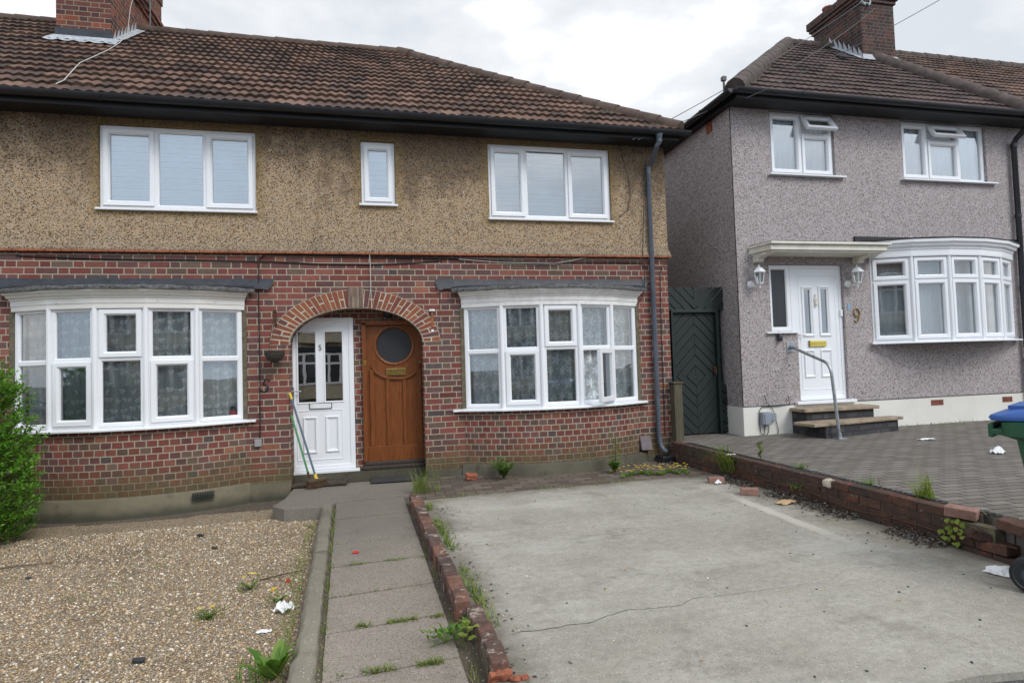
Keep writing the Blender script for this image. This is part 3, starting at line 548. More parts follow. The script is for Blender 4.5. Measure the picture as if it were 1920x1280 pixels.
# gravel bed of the left garden, with loose pebbles proud of it
poly_sheet('gravel_bed', [(-9, -5.64), (-0.30, -5.64), (-0.46, -1.18), (-0.95, -1.14), (-1.05, -0.5), (-9, -0.5)], GZ, M['gravel'], 0.12)
def pebbles(n):
    ico = [(0, 0, 1), (.894, 0, .447), (.276, .851, .447), (-.724, .526, .447), (-.724, -.526, .447), (.276, -.851, .447), (.724, .526, -.447), (-.276, .851, -.447), (-.894, 0, -.447), (-.276, -.851, -.447), (.724, -.526, -.447), (0, 0, -1)]
    F = [(0, 1, 2), (0, 2, 3), (0, 3, 4), (0, 4, 5), (0, 5, 1), (1, 6, 2), (2, 7, 3), (3, 8, 4), (4, 9, 5), (5, 10, 1), (6, 7, 2), (7, 8, 3), (8, 9, 4), (9, 10, 5), (10, 6, 1)]
    V = []; FF = []; ico = np.array(ico)
    for k in range(n):
        t = rnd() ** 1.15; y = -1.0 - 4.6 * t
        xr_ = -.415 + (y + 1.336) / -3.51 * .147 - .17; x = ru(-4.6, xr_) if y > -3 else ru(-3.3, xr_)
        s = ru(0.0036, 0.0078) * (1.6 if rnd() < .05 else 1); a = ru(0, 6.3)
        R = np.array([[math.cos(a), -math.sin(a), 0], [math.sin(a), math.cos(a), 0], [0, 0, 1]])
        p = (ico * np.array([s * ru(.9, 1.5), s * ru(.8, 1.1), s * ru(.5, .8)])) @ R.T + np.array([x, y, GZ + s * .25])
        i = len(V); V += p.tolist(); FF += [(i + a_, i + b_, i + c_) for a_, b_, c_ in F]
    me = bpy.data.meshes.new('gravel'); me.from_pydata(V, [], FF); me.materials.append(M['pebble']); me.polygons.foreach_set('use_smooth', [True] * len(FF)); me.update()
    o = bpy.data.objects.new('gravel', me); col.objects.link(o); return o
tag(pebbles(24000), 'loose tan pea shingle covering the left front garden', 'gravel', kind='stuff')
# kerb between gravel and path: two rounded cast lengths
def kerb_len(ys, name):
    b = MB(); prof = [(-0.005, GZ - .05), (-0.005, -0.035), (-0.012, -0.010), (-0.05, 0.002), (-0.095, -0.006), (-0.118, -0.035), (-0.128, -0.08), (-0.138, GZ - .05)]
    rows = []
    for y in ys:
        j = ru(-.006, .006); rows.append([(pxl(y) - 0.02 + o * (1.0 + .05 * math.sin(y * 5)) + j + ru(-.004, .004), y, z + (ru(-.007, .007) if z > -.1 else 0)) for o, z in prof])
    b.grid(rows); b.face(rows[0][::-1]); b.face(rows[-1]); return b.build(name, M['kerb'], smooth=True, ang=60)
KERBS = [struct(kerb_len([-1.16 - .14 * k for k in range(13)], 'garden_kerb')), struct(kerb_len([-2.90 - .16 * k for k in range(18)], 'garden_kerb'))]
# uneven concrete apron along the foot of the left bay
b = MB(); top = []
for k in range(24):
    x = -9 + 8.05 * k / 23; e = -0.95 + 0.035 * math.sin(k * 1.7) + (0.10 if x > -1.3 else 0) + ru(-.02, .02); top.append((x, e))
rows = [[(x, 0.05, -0.15) for x, e in top], [(x, -0.55, -0.155 + ru(-.008, .008)) for x, e in top], [(x, e + .03, -0.165 + ru(-.006, .006)) for x, e in top], [(x, e, GZ - .02) for x, e in top]]
b.grid(rows[::-1]); struct(b.build('apron', M['soil'], smooth=True))
# neighbour's higher forecourt
poly_sheet('block_paved_forecourt', [(4.10, -6.0), (16, -6.0), (16, 0.05), (5.2, 0.05), (5.2, 6.8), (4.13, 6.8), (4.13, -.05), (4.10, -.05)], 0.25, M['blockpave'], 0.5)
b = MB(); b.box(4.108, 4.175, -4.9, -0.3, 0.2, 0.256); 
for k in range(90): b.box(4.112, 4.17, -4.88 + .05 * k, -4.855 + .05 * k, 0.256, 0.262)
struct(b.build('drain_channel', M['black']))
# ------------------------------------------------------------------ shared building pieces
def arc(cx, hw, s, n, off=0.0):
    R = (hw * hw + s * s) / (2 * s); a = math.asin(hw / R); out = []
    for i in range(n + 1):
        t = -a + 2 * a * i / n; nx, ny = math.sin(t), -math.cos(t)
        out.append((cx + R * nx + nx * off, R - s + R * ny + ny * off, nx, ny))
    return out
FIX = [(0.0, 0.07), (0.0, 0.0), (0.022, 0.0), (0.034, 0.014), (0.034, 0.07)]
SASH = [(0.0, 0.0), (0.0, -0.020), (0.046, -0.020), (0.062, 0.004), (0.062, 0.06)]
OUT = [(0.0, 0.08), (0.0, -0.002), (0.034, -0.002), (0.034, 0.05)]
def lights(fb, gb, sb, x0, x1, z0, z1, cells, out=True):
    x0 += .003; x1 -= .003; z0 += .003; z1 -= .003
    # cells: (u0,u1,v0,v1,sash) in metres inside the unit
    if out: fb.ring(x0, x1, z0, z1, OUT)
    for (a, c, d, e, s) in cells:
        fb.ring(a, c, d, e, FIX)
        if s:
            q = MB(); q.T = sb.T; q.ring(a + .012, c - .012, d + .012, e - .012, SASH); sb.f.append(q); i = .074
        else: i = .034
        gb.face([(a + i, 0.028, d + i), (c - i, 0.028, d + i), (c - i, 0.028, e - i), (a + i, 0.028, e - i)])
def wave_sheet(b, x0, x1, z0, z1, y, amp=0.018, wl=0.11, n=60, ph=0.0, gather=1.35):
    rows = []
    for zz in (z0, (z0 + z1) / 2, z1):
        rows.append([(x0 + (x1 - x0) * k / n, y + amp * math.sin(2 * math.pi * (x1 - x0) * k / n / wl + ph + .4 * math.sin(k * .21)) * (1.1 if zz < z1 else .8), zz) for k in range(n + 1)])
    W = (x1 - x0) * gather
    b.grid(rows, uv=lambda a, c: (W * c / n, z0 + (z1 - z0) * a / 2))
def room(b, x0, x1, z0, z1, y0=0.09, depth=1.6):
    P = lambda x, y, z: (x, y, z)
    X0, X1 = x0 - .3, x1 + .3
    b.face([P(X0, y0 + depth, z0 - .3), P(X1, y0 + depth, z0 - .3), P(X1, y0 + depth, z1 + .2), P(X0, y0 + depth, z1 + .2)])
    b.face([P(X0, y0, z0 - .3), P(X0, y0 + depth, z0 - .3), P(X0, y0 + depth, z1 + .2), P(X0, y0, z1 + .2)])
    b.face([P(X1, y0, z0 - .3), P(X1, y0 + depth, z0 - .3), P(X1, y0 + depth, z1 + .2), P(X1, y0, z1 + .2)])
    b.face([P(X0, y0, z0 - .3), P(X1, y0, z0 - .3), P(X1, y0 + depth, z0 - .3), P(X0, y0 + depth, z0 - .3)])
    b.face([P(X0, y0, z1 + .2), P(X1, y0, z1 + .2), P(X1, y0 + depth, z1 + .2), P(X0, y0 + depth, z1 + .2)])
def wall_holes(b, x0, x1, z0, z1, holes, y=0.0, reveal=0.1, m=0):
    xs = sorted({x0, x1, *[h[0] for h in holes], *[h[1] for h in holes]}); zs = sorted({z0, z1, *[h[2] for h in holes], *[h[3] for h in holes]})
    xs = [x for x in xs if x0 <= x <= x1]; zs = [z for z in zs if z0 <= z <= z1]
    for a, c in zip(xs, xs[1:]):
        for d, e in zip(zs, zs[1:]):
            mx, mz = (a + c) / 2, (d + e) / 2
            if any(h[0] < mx < h[1] and h[2] < mz < h[3] for h in holes): continue
            b.face([(a, y, d), (c, y, d), (c, y, e), (a, y, e)], m)
    for (a, c, d, e) in holes:
        r = y + reveal; inh = lambda X, Z: any(h[0] < X < h[1] and h[2] < Z < h[3] for h in holes); mx, mz = (a + c) / 2, (d + e) / 2
        if not inh(mx, d - .01): b.face([(a, y, d), (a, r, d), (c, r, d), (c, y, d)], m)
        if not inh(mx, e + .01): b.face([(a, y, e), (c, y, e), (c, r, e), (a, r, e)], m)
        if not inh(a - .01, mz): b.face([(a, y, d), (a, y, e), (a, r, e), (a, r, d)], m)
        if not inh(c + .01, mz): b.face([(c, y, d), (c, r, d), (c, r, e), (c, y, e)], m)
def tiles(b, O, U, S, N, smax, left, right, gauge=0.295, pitch=0.115, amp=0.019, lift=0.036, sub=8, jit=0.006):
    O, U, S, N = Vector(O), Vector(U), Vector(S), Vector(N)
    i = 0; du = pitch / sub
    while i * gauge < smax - 0.02:
        s0, s1 = i * gauge - (0.035 if i == 0 else 0), min((i + 1) * gauge + 0.012, smax)
        lo, hi = min(left(s0), left(s1)), max(right(s0), right(s1))
        k0, k1 = math.floor(lo / du), math.ceil(hi / du)
        A = []; Bq = []; Cq = []; ts = []
        off = 0.0575 * (i % 2)
        for k in range(k0, k1 + 1):
            u = k * du; ti = math.floor((u + off) / (2 * pitch)); random.seed(ti * 131 + i * 977); j = (random.random() - .5) * 2 * jit; js = (random.random() - .5) * .014
            ph = (u / pitch) % 1.0; h = amp * (0.5 + 0.5 * math.cos(2 * math.pi * ph)) ** 0.75
            ua = min(max(u, left(s0)), right(s0)); ub = min(max(u, left(s1)), right(s1))
            A.append(O + U * ua + S * (s0 + js) + N * (h + lift + j)); Bq.append(O + U * ub + S * s1 + N * (h + j * .3)); Cq.append(O + U * ua + S * (s0 + js + .004) + N * (h * .9 - .012)); ts.append((u + off) / (2 * pitch))
        uvf = lambda a, c, ts=ts, i=i: (ts[c] + .001, i + (0.04 if a == 0 else 0.96))
        b.grid([A, Bq], uv=uvf); b.grid([Cq, A], uv=lambda a, c, ts=ts, i=i: (ts[c] + .001, i + 0.02))
        i += 1
    random.seed(11)
def half_tiles(b, p0, p1, r, n, up=(0, 0, 1), taper=0.9, sag=0.0):
    p0, p1 = Vector(p0), Vector(p1); d = (p1 - p0).normalized(); up = Vector(up); x = d.cross(up).normalized(); u = x.cross(d).normalized()
    for k in range(n):
        j = ru(-.006, .006); a = p0.lerp(p1, k / n) + u * (j + sag * math.sin(math.pi * k / n)); c = p0.lerp(p1, (k + 1.06) / n) + u * (j * .5 + sag * math.sin(math.pi * (k + 1) / n)); rows = []
        for q, rr in ((a, r), (c, r * taper)):
            rows.append([q + x * math.cos(t) * rr + u * math.sin(t) * rr for t in [math.radians(-20 + 220 * m_ / 9) for m_ in range(10)]])
        b.grid(rows); b.face(rows[0])
def fascia_gutter(house, x0, x1, zs, ov, zg, lab=''):
    # soffit and fascia board in one part, half-round gutter in another
    b = MB(); b.box(x0, x1, -ov, 0.05, zs - 0.022, zs); b.box(x0, x1, -ov - 0.022, -ov, zs - 0.03, zs + 0.15); f = b.build('fascia', M['soffit'], house)
    return f
def gutter_run(house, p0, p1, outv, r=0.062, mat='black', brackets=True):
    p0, p1, outv = Vector(p0), Vector(p1), Vector(outv); b = MB(); rows = []
    for q in (p0, p1): rows.append([q + outv * (math.cos(t) * r) + Vector((0, 0, math.sin(t) * r)) for t in [math.radians(a) for a in range(0, -181, -20)]])
    rows2 = [[p + (p - q) * -0.0 for p in rw] for rw, q in zip(rows, (p0, p1))]
    b.grid(rows); inn = [[q + (p - q) * .9 for p in rw] for rw, q in zip(rows, (p0, p1))]; b.grid([inn[1], inn[0]])
    b.grid([[rows[0][0], rows[1][0]], [inn[0][0], inn[1][0]]]); b.face(rows[0]); b.face(rows[1][::-1])
    go = b.build('gutter', M[mat], house, smooth=True)
    if brackets:
        L = (p1 - p0).length
        for k in range(1, int(L / 1.1) + 1):
            b = MB(); q = p0.lerp(p1, k * 1.1 / L); d = (p1 - p0).normalized() * .022; rw = [[q + e + outv * (math.cos(t) * r * 1.07) + Vector((0, 0, math.sin(t) * r * 1.07)) for t in [math.radians(a) for a in range(6, -187, -16)]] for e in (-d, d)]; b.grid(rw); b.build('gutter_bracket', M[mat], go, smooth=True)
    return go
def digit(ch, x, y, z, h, mat, parent, name='house_number', thick=0.006):
    S = {'5': [(.9, 1), (.25, 1), (.18, .56), (.5, .62), (.85, .48), (.92, .25), (.72, .03), (.35, 0), (.05, .14)], '7': [(.02, .95), (.95, .97), (.7, .6), (.5, .25), (.42, 0)], '9': [(.9, .72), (.75, .95), (.42, 1), (.12, .86), (.08, .62), (.3, .42), (.62, .42), (.88, .6), (.92, .74), (.86, .4), (.7, .14), (.42, 0), (.12, .1)]}[ch]
    b = MB(); b.tube([(x + (p[0] - .5) * h * .58, y, z + p[1] * h) for p in S], h * (.075 if h < .1 else .05), 6); return b.build(name, mat, parent, smooth=True)
def RX(xa, ya, xb, yb, Y):
    # photo rectangle (top-left, bottom-right pixels) on the wall plane y=Y -> x0,x1,z0,z1
    p, q = wY(xa, ya, Y), wY(xb, yb, Y); return p.x, q.x, q.z, p.z
# ================================================================== HOUSE WITH THE TAN UPPER WALL
H1 = thing('terraced_house', 'red brick terrace with tan pebbledash upper storey and shared arched porch', 'house', (0, 0, 0))
XL, XR, EZ = -9.5, 4.11, 4.44
B1 = dict(cx=-2.715, hw=1.185, s=0.36); B2 = dict(cx=2.375, hw=1.215, s=0.36)
BZ0, BZ1 = 0.835, 2.17
ACX, AA, AB, OA, OB, SPR = -0.187, 0.815, 0.45, 1.04, 0.68, 1.72
b = MB()
bays = [(B1['cx'] - B1['hw'], B1['cx'] + B1['hw'], BZ0, BZ1), (B2['cx'] - B2['hw'], B2['cx'] + B2['hw'], BZ0, BZ1)]
wall_holes(b, XL, -1.23, -0.30, 2.835, [bays[0]]); wall_holes(b, 0.853, XR, -0.30, 2.835, [bays[1]])
b.face([(-1.23, 0, 2.44), (0.853, 0, 2.44), (0.853, 0, 2.835), (-1.23, 0, 2.835)])
b.face([(-1.23, 0, -.3), (-1.002, 0, -.3), (-1.002, 0, SPR), (-1.23, 0, SPR)]); b.face([(0.628, 0, -.3), (0.853, 0, -.3), (0.853, 0, SPR), (0.628, 0, SPR)])
b.face([(-1.002, 0, -.3), (-1.002, 0.30, -.3), (-1.002, 0.30, SPR), (-1.002, 0, SPR)]); b.face([(0.628, 0, -.3), (0.628, 0.30, -.3), (0.628, 0.30, SPR), (0.628, 0, SPR)])
ns = 36
def ell(a_, b_, t): return (ACX + a_ * math.cos(t), SPR + b_ * math.sin(t))
for k in range(ns):
    p, q = ell(OA + .004, OB + .004, math.pi * k / ns), ell(OA + .004, OB + .004, math.pi * (k + 1) / ns)
    b.face([(q[0], 0, q[1]), (p[0], 0, p[1]), (p[0], 0, 2.44), (q[0], 0, 2.44)])
b.face([(XR, 0, -.3), (XR, 7.0, -.3), (XR, 7.0, 2.835), (XR, 0, 2.835)]); b.face([(XL, 7.0, -.3), (XR, 7.0, -.3), (XR, 7.0, 2.835), (XL, 7.0, 2.835)])
b.build('brick_wall', M['brick'], H1)
# porch recess
b = MB(); D5 = (-1.045, -0.246, 0.10, 2.075); D7 = (-0.142, 0.626, 0.185, 1.995)
wall_holes(b, -1.25, 0.9, -0.3, 2.6, [D5, D7], y=0.30, reveal=0.08)
for k in range(ns):
    p, q = ell(AA, AB, math.pi * k / ns), ell(AA, AB, math.pi * (k + 1) / ns); b.face([(p[0], .10, p[1]), (q[0], .10, q[1]), (q[0], .30, q[1]), (p[0], .30, p[1])])
b.build('porch_wall', M['brick_porch'], H1)
b = MB(); b.box(-1.0, 0.626, 0.20, 0.36, -0.2, 0.098); b.build('door_step', M['plinth2'], H1, bevel=0.008)
# arch ring of separate bricks on a mortar bed, keystone of stacked tiles
b = MB(); nv = 39; bm_ = MB()
for k in range(ns):
    t0, t1 = math.pi * k / ns, math.pi * (k + 1) / ns
    p, q, r_, s_ = ell(AA, AB, t0), ell(AA, AB, t1), ell(OA, OB, t1), ell(OA, OB, t0)
    bm_.face([(p[0], -.007, p[1]), (q[0], -.007, q[1]), (r_[0], -.007, r_[1]), (s_[0], -.007, s_[1])]); bm_.face([(p[0], -.002, p[1]), (p[0], .1, p[1]), (q[0], .1, q[1]), (q[0], -.002, q[1])])
# equal arc steps along the intrados
ts = [0.0]; acc = [0.0]; NN = 800
for k in range(NN):
    p, q = ell((AA + OA) / 2, (AB + OB) / 2, math.pi * k / NN), ell((AA + OA) / 2, (AB + OB) / 2, math.pi * (k + 1) / NN); acc.append(acc[-1] + math.hypot(p[0] - q[0], p[1] - q[1]))
def t_at(f):
    L = f * acc[-1]; k = int(np.searchsorted(acc, L)); return math.pi * min(k, NN) / NN
def vous(t0, t1, f0, f1):
    g_ = 0.0058; P = []
    for t, f in ((t0, f0), (t1, f0), (t1, f1), (t0, f1)): P.append(Vector(ell(AA + (OA - AA) * f, AB + (OB - AB) * f, t)))
    c = sum(P, Vector((0, 0))) / 4; P = [c + (p - c) * (1 - g_ / max((p - c).length, .02)) for p in P]
    y0 = -0.010 + ru(-.003, .003); b.prism([(p.x, p.y) for p in P][::-1], y0, 0.105, 'y')
for k in range(nv):
    t0, t1 = t_at((k + .05) / nv), t_at((k + .95) / nv)
    mid = ell(OA, OB, (t0 + t1) / 2)[0]
    if k % 2: vous(t0, t1, 0, 1)
    else: vous(t0, t1, 0, .49); vous(t0, t1, .51, 1)
ar = b.build('arch', M['voussoir'], H1, bevel=0.004); bm_.build('arch_mortar', M['mortar'], ar)
b = MB()
for k in range(7):
    x = -0.292 + k * 0.0265
    for z0, z1 in ((2.165, 2.30), (2.305, 2.43)): 
        f = ru(-.03, .03) if z0 > 2.2 else 0
        b.box(x, x + 0.021, -0.030 + ru(-.003, .003), 0.1, z0 + (0 if z0 < 2.2 else f * 0), z1)
ks = b.build('keystone', M['keytile'], H1, bevel=0.002); b = MB(); b.box(-0.294, -0.106, -0.022, 0.09, 2.162, 2.433); b.build('keystone_mortar', M['mortar'], ks)
# string course and the rendered upper wall with its bell-mouth
b = MB()
x = XL
while x < XR + .04: b.box(x, min(x + 0.155, XR + .045), -0.055 + ru(-.003, .003), 0.02, 2.838, 2.862 + ru(-.001, .002)); x += 0.160
yb_ = -0.05
while yb_ < 6.8: b.box(XR, XR + .045, yb_ + .06, yb_ + .21, 2.838, 2.862); yb_ += .16
b.build('string_course', M['creasing'], H1, bevel=0.003)
b = MB(); BZ = [(2.864, -0.050), (2.885, -0.046), (2.93, -0.030), (2.99, -0.018), (3.08, -0.014)]
for (za, ya), (zb, yb2) in zip(BZ, BZ[1:]):
    b.face([(XL, ya, za), (XR - ya, ya, za), (XR - yb2, yb2, zb), (XL, yb2, zb)]); b.face([(XR - ya, ya, za), (XR - ya, 7, za), (XR - yb2, 7, zb), (XR - yb2, yb2, zb)])
b.face([(XL, 0, 2.864), (XR, 0, 2.864), (XR + .05, -.05, 2.864), (XL, -.05, 2.864)])
wall_holes(b, XL, XR + .014, 3.08, EZ, WINS, y=-0.014, reveal=0.11)
b.face([(XR + .014, -.014, 3.08), (XR + .014, 7, 3.08), (XR + .014, 7, EZ), (XR + .014, -.014, EZ)]); b.face([(XL, 7.0, 2.835), (XR, 7.0, 2.835), (XR, 7.0, EZ), (XL, 7.0, EZ)])
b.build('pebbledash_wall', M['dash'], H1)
# plinths
b = MB(); b.box(XL, -1.0, -0.03, 0.02, -0.3, 0.058)
pa = arc(B1['cx'] - .0, B1['hw'] + .04, B1['s'] + .03, 20)
b.sweep(pa, [(0.045, -0.3), (0.04, 0.062), (0.028, 0.082), (0.0, 0.085)]); b.build('plinth', M['plinth'], H1, smooth=True)
b = MB(); b.box(0.64, XR + .02, -0.025, 0.02, -0.3, 0.075); pa = arc(B2['cx'], B2['hw'] + .04, B2['s'] + .03, 20); b.sweep(pa, [(0.06, -0.3), (0.05, 0.105), (0.03, 0.13), (0.0, 0.132)]); b.build('plinth', M['plinth2'], H1, smooth=True)
# bow walls under the bays, headers only
for B_, nm in ((B1, 0), (B2, 1)):
    b = MB(); b.sweep(arc(B_['cx'], B_['hw'] + .02, B_['s'] + .02, 28), [(0.0, -0.05), (0.0, BZ0)], cap=False, uvs=.03); b.build('bow_wall', M['brick_bow'], H1, smooth=True)
# upper windows with venetian blinds
def upper_window(parent, R, cells, bl=True, sill=0.02, glassm='glass_up', y=0.028):
    x0, x1, z0, z1 = R; fb, gb, sb = MB(), MB(), MB(); T = Matrix.Translation((0, y, 0)); fb.T = gb.T = sb.T = T
    lights(fb, gb, sb, x0, x1, z0, z1, cells)
    wn = fb.build('window', M['upvc'], parent, bevel=0.004); gb.build('pane', M[glassm], wn)
    for q in sb.f: q.build('sash', M['upvc'], wn, bevel=0.004)
    s = MB(); s.box(x0 - sill, x1 + sill, -0.062, y + .02, z0 - .028, z0 - .004); s.build('sill', M['upvc'], wn, bevel=0.004)
    if bl:
        v = MB(); z = z0 + .03
        while z < z1 - .03:
            zz = z + ru(-.002, .002); v.face([(x0 + .03, y + .050, zz), (x1 - .03, y + .050, zz), (x1 - .03, y + .058, zz + .034), (x0 + .03, y + .058, zz + .034)]); z += 0.0335
        v.build('venetian_blind', M['blind'], wn)
        r = MB(); room(r, x0, x1, z0, z1, y + .2, .8); r.build('dim_interior', M['room'], wn)
    return wn
x0, x1, z0, z1 = WINS[0]
a1, a2 = RX(187, 233, 291, 395, 0)[1], RX(187, 233, 385, 395, 0)[1]
upper_window(H1, WINS[0], [(x0 + .028, a1, z0 + .028, z1 - .028, True), (a1, a2, z0 + .028, z1 - .028, False), (a2, x1 - .028, z0 + .028, z1 - .028, True)])
x0, x1, z0, z1 = WINS[1]; upper_window(H1, WINS[1], [(x0 + .03, x1 - .03, z0 + .03, z1 - .03, True)], sill=0.025)
x0, x1, z0, z1 = WINS[2]; a1, a2 = RX(917, 272, 988, 411, 0)[1], RX(917, 272, 1067, 411, 0)[1]
upper_window(H1, WINS[2], [(x0 + .028, a1, z0 + .028, z1 - .028, True), (a1, a2, z0 + .028, z1 - .028, False), (a2, x1 - .028, z0 + .028, z1 - .028, True)])
# bays
def facet_T(p, q):
    d = Vector((q[0] - p[0], q[1] - p[1], 0)); L = d.length; d.normalize()
    return Matrix(((d.x, -d.y, 0, p[0]), (d.y, d.x, 0, p[1]), (0, 0, 1, 0), (0, 0, 0, 1))), L
def bay(parent, B_, z0, z1, spec, tz, net, roof, sillz, cor_mat, open_k=None, lead=(0, 0), label=None):
    pts = [(p[0], p[1]) for p in arc(B_['cx'], B_['hw'], B_['s'], 5)]; fb, gb, sb, nb, vb = MB(), MB(), MB(), MB(), MB(); opened = None; vbs = []
    for k in range(5):
        T, L = facet_T(pts[k], pts[k + 1]); fb.T = gb.T = sb.T = nb.T = vb.T = T
        e = 0.030; t = tz[k]; kind = spec[k]
        X0, X1, Z0, Z1 = e, L - e, z0 + .028, z1 - .02
        cells = [(X0, X1, Z0, t, kind in 'BD'), (X0, X1, t, Z1, kind in 'CD')]
        if open_k == k:
            lights(fb, gb, sb, 0.004, L - .004, z0, z1, cells[1:]); fb.ring(X0, X1, Z0, t, FIX)
            # casement swung outward on its right stile
            wdt, hgt = X1 - X0 - .03, t - Z0 - .03; s2, g2 = MB(), MB()
            T2 = T @ Matrix.Translation((X1 - .012, -0.012, Z0 + .015)) @ Matrix.Rotation(math.radians(-180 + 31), 4, 'Z')
            s2.T = g2.T = T2; s2.ring(0, wdt, 0, hgt, [(0, .052), (0, 0), (.046, 0), (.06, .02), (.06, .052), (0, .052)]); g2.face([(.055, .03, .055), (wdt - .055, .03, .055), (wdt - .055, .03, hgt - .055), (.055, .03, hgt - .055)]); opened = (s2, g2)
        else: lights(fb, gb, sb, 0.004, L - .004, z0, z1, cells)
        if net == 'drape':
            wave_sheet(nb, 0.02, L - .02, z0, z1 + .3, 0.22, 0.012, 0.09, 40, gather=1.1)
        else: wave_sheet(nb, 0.0, L, z0, z1, 0.10 if k % 2 else 0.11, 0.026, 0.16, 64, ph=k)
        if net == 'drape': pass
        elif k in (0, 4): a_, c_ = (0.0, L * .62) if k == 0 else (L * .38, L); vb = MB(); vb.T = T; vbs.append(vb); wave_sheet(vb, a_, c_, z0, z1, 0.19, 0.040, 0.085, 64, ph=k * 2, gather=1.8)
        elif k in (1, 3) and net == 'netx': wave_sheet(vb, L * .1, L * .5, z0, z1, 0.20, 0.035, 0.09, 48, ph=k)
        # mullion posts at the facet joints
    for k in range(6):
        p = arc(B_['cx'], B_['hw'], B_['s'], 5)[k]
        if 0 < k < 5: fb.T = None; fb.tube([(p[0] + p[2] * .004, p[1] + p[3] * .004, z0), (p[0] + p[2] * .004, p[1] + p[3] * .004, z1)], .030, 8, cap=False)
    bw = fb.build('bay_window', M['upvc'], parent, bevel=0.0035, label=label); gb.build('pane', M['glass'], bw)
    for q in sb.f: q.build('sash', M['upvc'], bw, bevel=0.004)
    if opened: so_ = opened[0].build('open_sash', M['upvc'], bw, bevel=0.004, label='casement sash swung wide open'); opened[1].build('pane', M['glass_soft'], so_)
    nb.build('net_curtain', M[net], bw, smooth=True)
    for q in vbs: q.build('voile_curtain', M['voile'], bw, smooth=True)
    r = MB(); room(r, B_['cx'] - B_['hw'], B_['cx'] + B_['hw'], z0, z1, .12, 2.2); r.build('dim_interior', M['room'], bw)
    s = MB(); s.sweep(arc(B_['cx'], B_['hw'] + .03, B_['s'] + .01, 5, 0.0), [(0.0, z0 + .006), (0.085, z0 - .004), (0.092, z0 - .012), (0.090, z0 - .030), (0.055, z0 - .032), (0.055, z0 - .020), (0.0, z0 - .018)], smooth=False)
    e0, e1 = B_['cx'] - B_['hw'] - sillz[0], B_['cx'] + B_['hw'] + sillz[1]; s.box(e0, B_['cx'] - B_['hw'] + .02, -0.055, 0.03, z0 - .031, z0 - .004); s.box(B_['cx'] + B_['hw'] - .02, e1, -0.055, 0.03, z0 - .031, z0 - .004)
    s.build('sill', M['upvc'], bw, bevel=0.003)
    return bw
tA = [1.585] * 5
bw1 = bay(H1, B1, BZ0, BZ1, 'ABCBA', [1.57, 1.58, 1.60, 1.58, 1.57], 'net1', None, (0.0, 0.14), 'peel')
bw2 = bay(H1, B2, BZ0, BZ1, 'ABCBA', [1.57, 1.58, 1.60, 1.58, 1.57], 'net2', None, (0.17, 0.12), 'upvc_old', open_k=3)
for B_, bwn, matc, zt in ((B1, bw1, 'peel', 2.41), (B2, bw2, 'upvc_old', 2.41)):
    s = MB(); path = arc(B_['cx'], B_['hw'] + .015, B_['s'] + .01, 5)
    s.sweep(path, [(0.0, 2.150), (0.020, 2.150), (0.022, 2.165), (0.022, 2.205), (0.030, 2.208), (0.030, 2.262), (0.040, 2.268), (0.046, 2.285), (0.075, 2.300), (0.085, 2.318), (0.115, 2.332), (0.122, 2.345), (0.122, 2.368), (0.0, 2.40)], smooth=False); s.build('cornice', M[matc], bwn, bevel=0.003)
    le = MB(); fine = arc(B_['cx'], B_['hw'] + .10, B_['s'] + .05, 30)
    rows = []
    for o, z in ((0.085, 2.352), (0.098, 2.356), (0.100, 2.386), (0.085, 2.400)): rows.append([(x + nx * o, y + ny * o, z + ru(-.004, .004)) for x, y, nx, ny in fine])
    le.grid(rows); le.build('lead_edge', M['leadedge'], bwn)
    top = [(x + nx * .085, min(y + ny * .085, -0.004), 2.402) for x, y, nx, ny in fine]; bk = [(p[0], -0.004, 2.455 if True else 0) for p in top]
    lr = MB(); lr.grid([top, bk]); xa, xb = (B_['cx'] - B_['hw'] - .33, B_['cx'] + B_['hw'] + .36) if B_ is B1 else (0.805, 3.79)
    n = 26; u1, u2, u3 = [], [], []
    for k in range(n + 1):
        x = xa + (xb - xa) * k / n; e = min(1, min(k, n - k) / 1.2 + .3); u1.append((x, -0.010, 2.532 + ru(-.003, .003))); u2.append((x, -0.016 - .01 * ru(0, 1), 2.47)); u3.append((x, -0.045 - ru(0, .012), 2.405 + ru(-.006, .006)))
    u3 = [((x + (.05 if k == 0 else (-.06 if k == n else 0))), y, z - (.02 if k in (0, n) else 0)) for k, (x, y, z) in enumerate(u3)]
    lr.grid([u3, u2, u1]); lr.build('lead_roof', M['lead'], bwn, smooth=True)
    # rendered reveals beside the frame
    rv = MB(); rv.box(B_['cx'] - B_['hw'] - .045, B_['cx'] - B_['hw'] + .004, -0.012, 0.05, BZ0, 2.16); rv.build('mortar_reveal', M['mortarlump'], bwn); rv = MB(); rv.box(B_['cx'] + B_['hw'] - .004, B_['cx'] + B_['hw'] + .045, -0.012, 0.05, BZ0, 2.16); rv.build('mortar_reveal', M['mortarlump'], bwn)
# ------------------------------------------------------------------ the two front doors
def glazed_leaf(b, R, holes, y, th=0.04): wall_holes(b, R[0], R[1], R[2], R[3], holes, y=y, reveal=0.02)
Y5 = 0.285
fr = MB(); fr.ring(D5[0] + .003, D5[1] - .003, D5[2] + .03, D5[3] - .003, [(0, .10), (0, 0.0), (.058, 0.0), (.066, .016), (.066, .06)]); fr.T = None
fr.v = [v + Vector((0, Y5, 0)) for v in fr.v]
d5 = MB(); R5 = (D5[0] + .06, D5[1] - .06, D5[2] + .09, D5[3] - .06)
gl = [RX(557, 622, 593, 754, Y5), RX(608, 622, 643.5, 751, Y5)]
glazed_leaf(d5, R5, gl, Y5 + .012)
for r in gl: d5.ring(r[0] - .014, r[1] + .014, r[2] - .014, r[3] + .014, [(0, Y5 + .012), (0, Y5 + .002), (.012, Y5 + .002), (.018, Y5 + .014)])
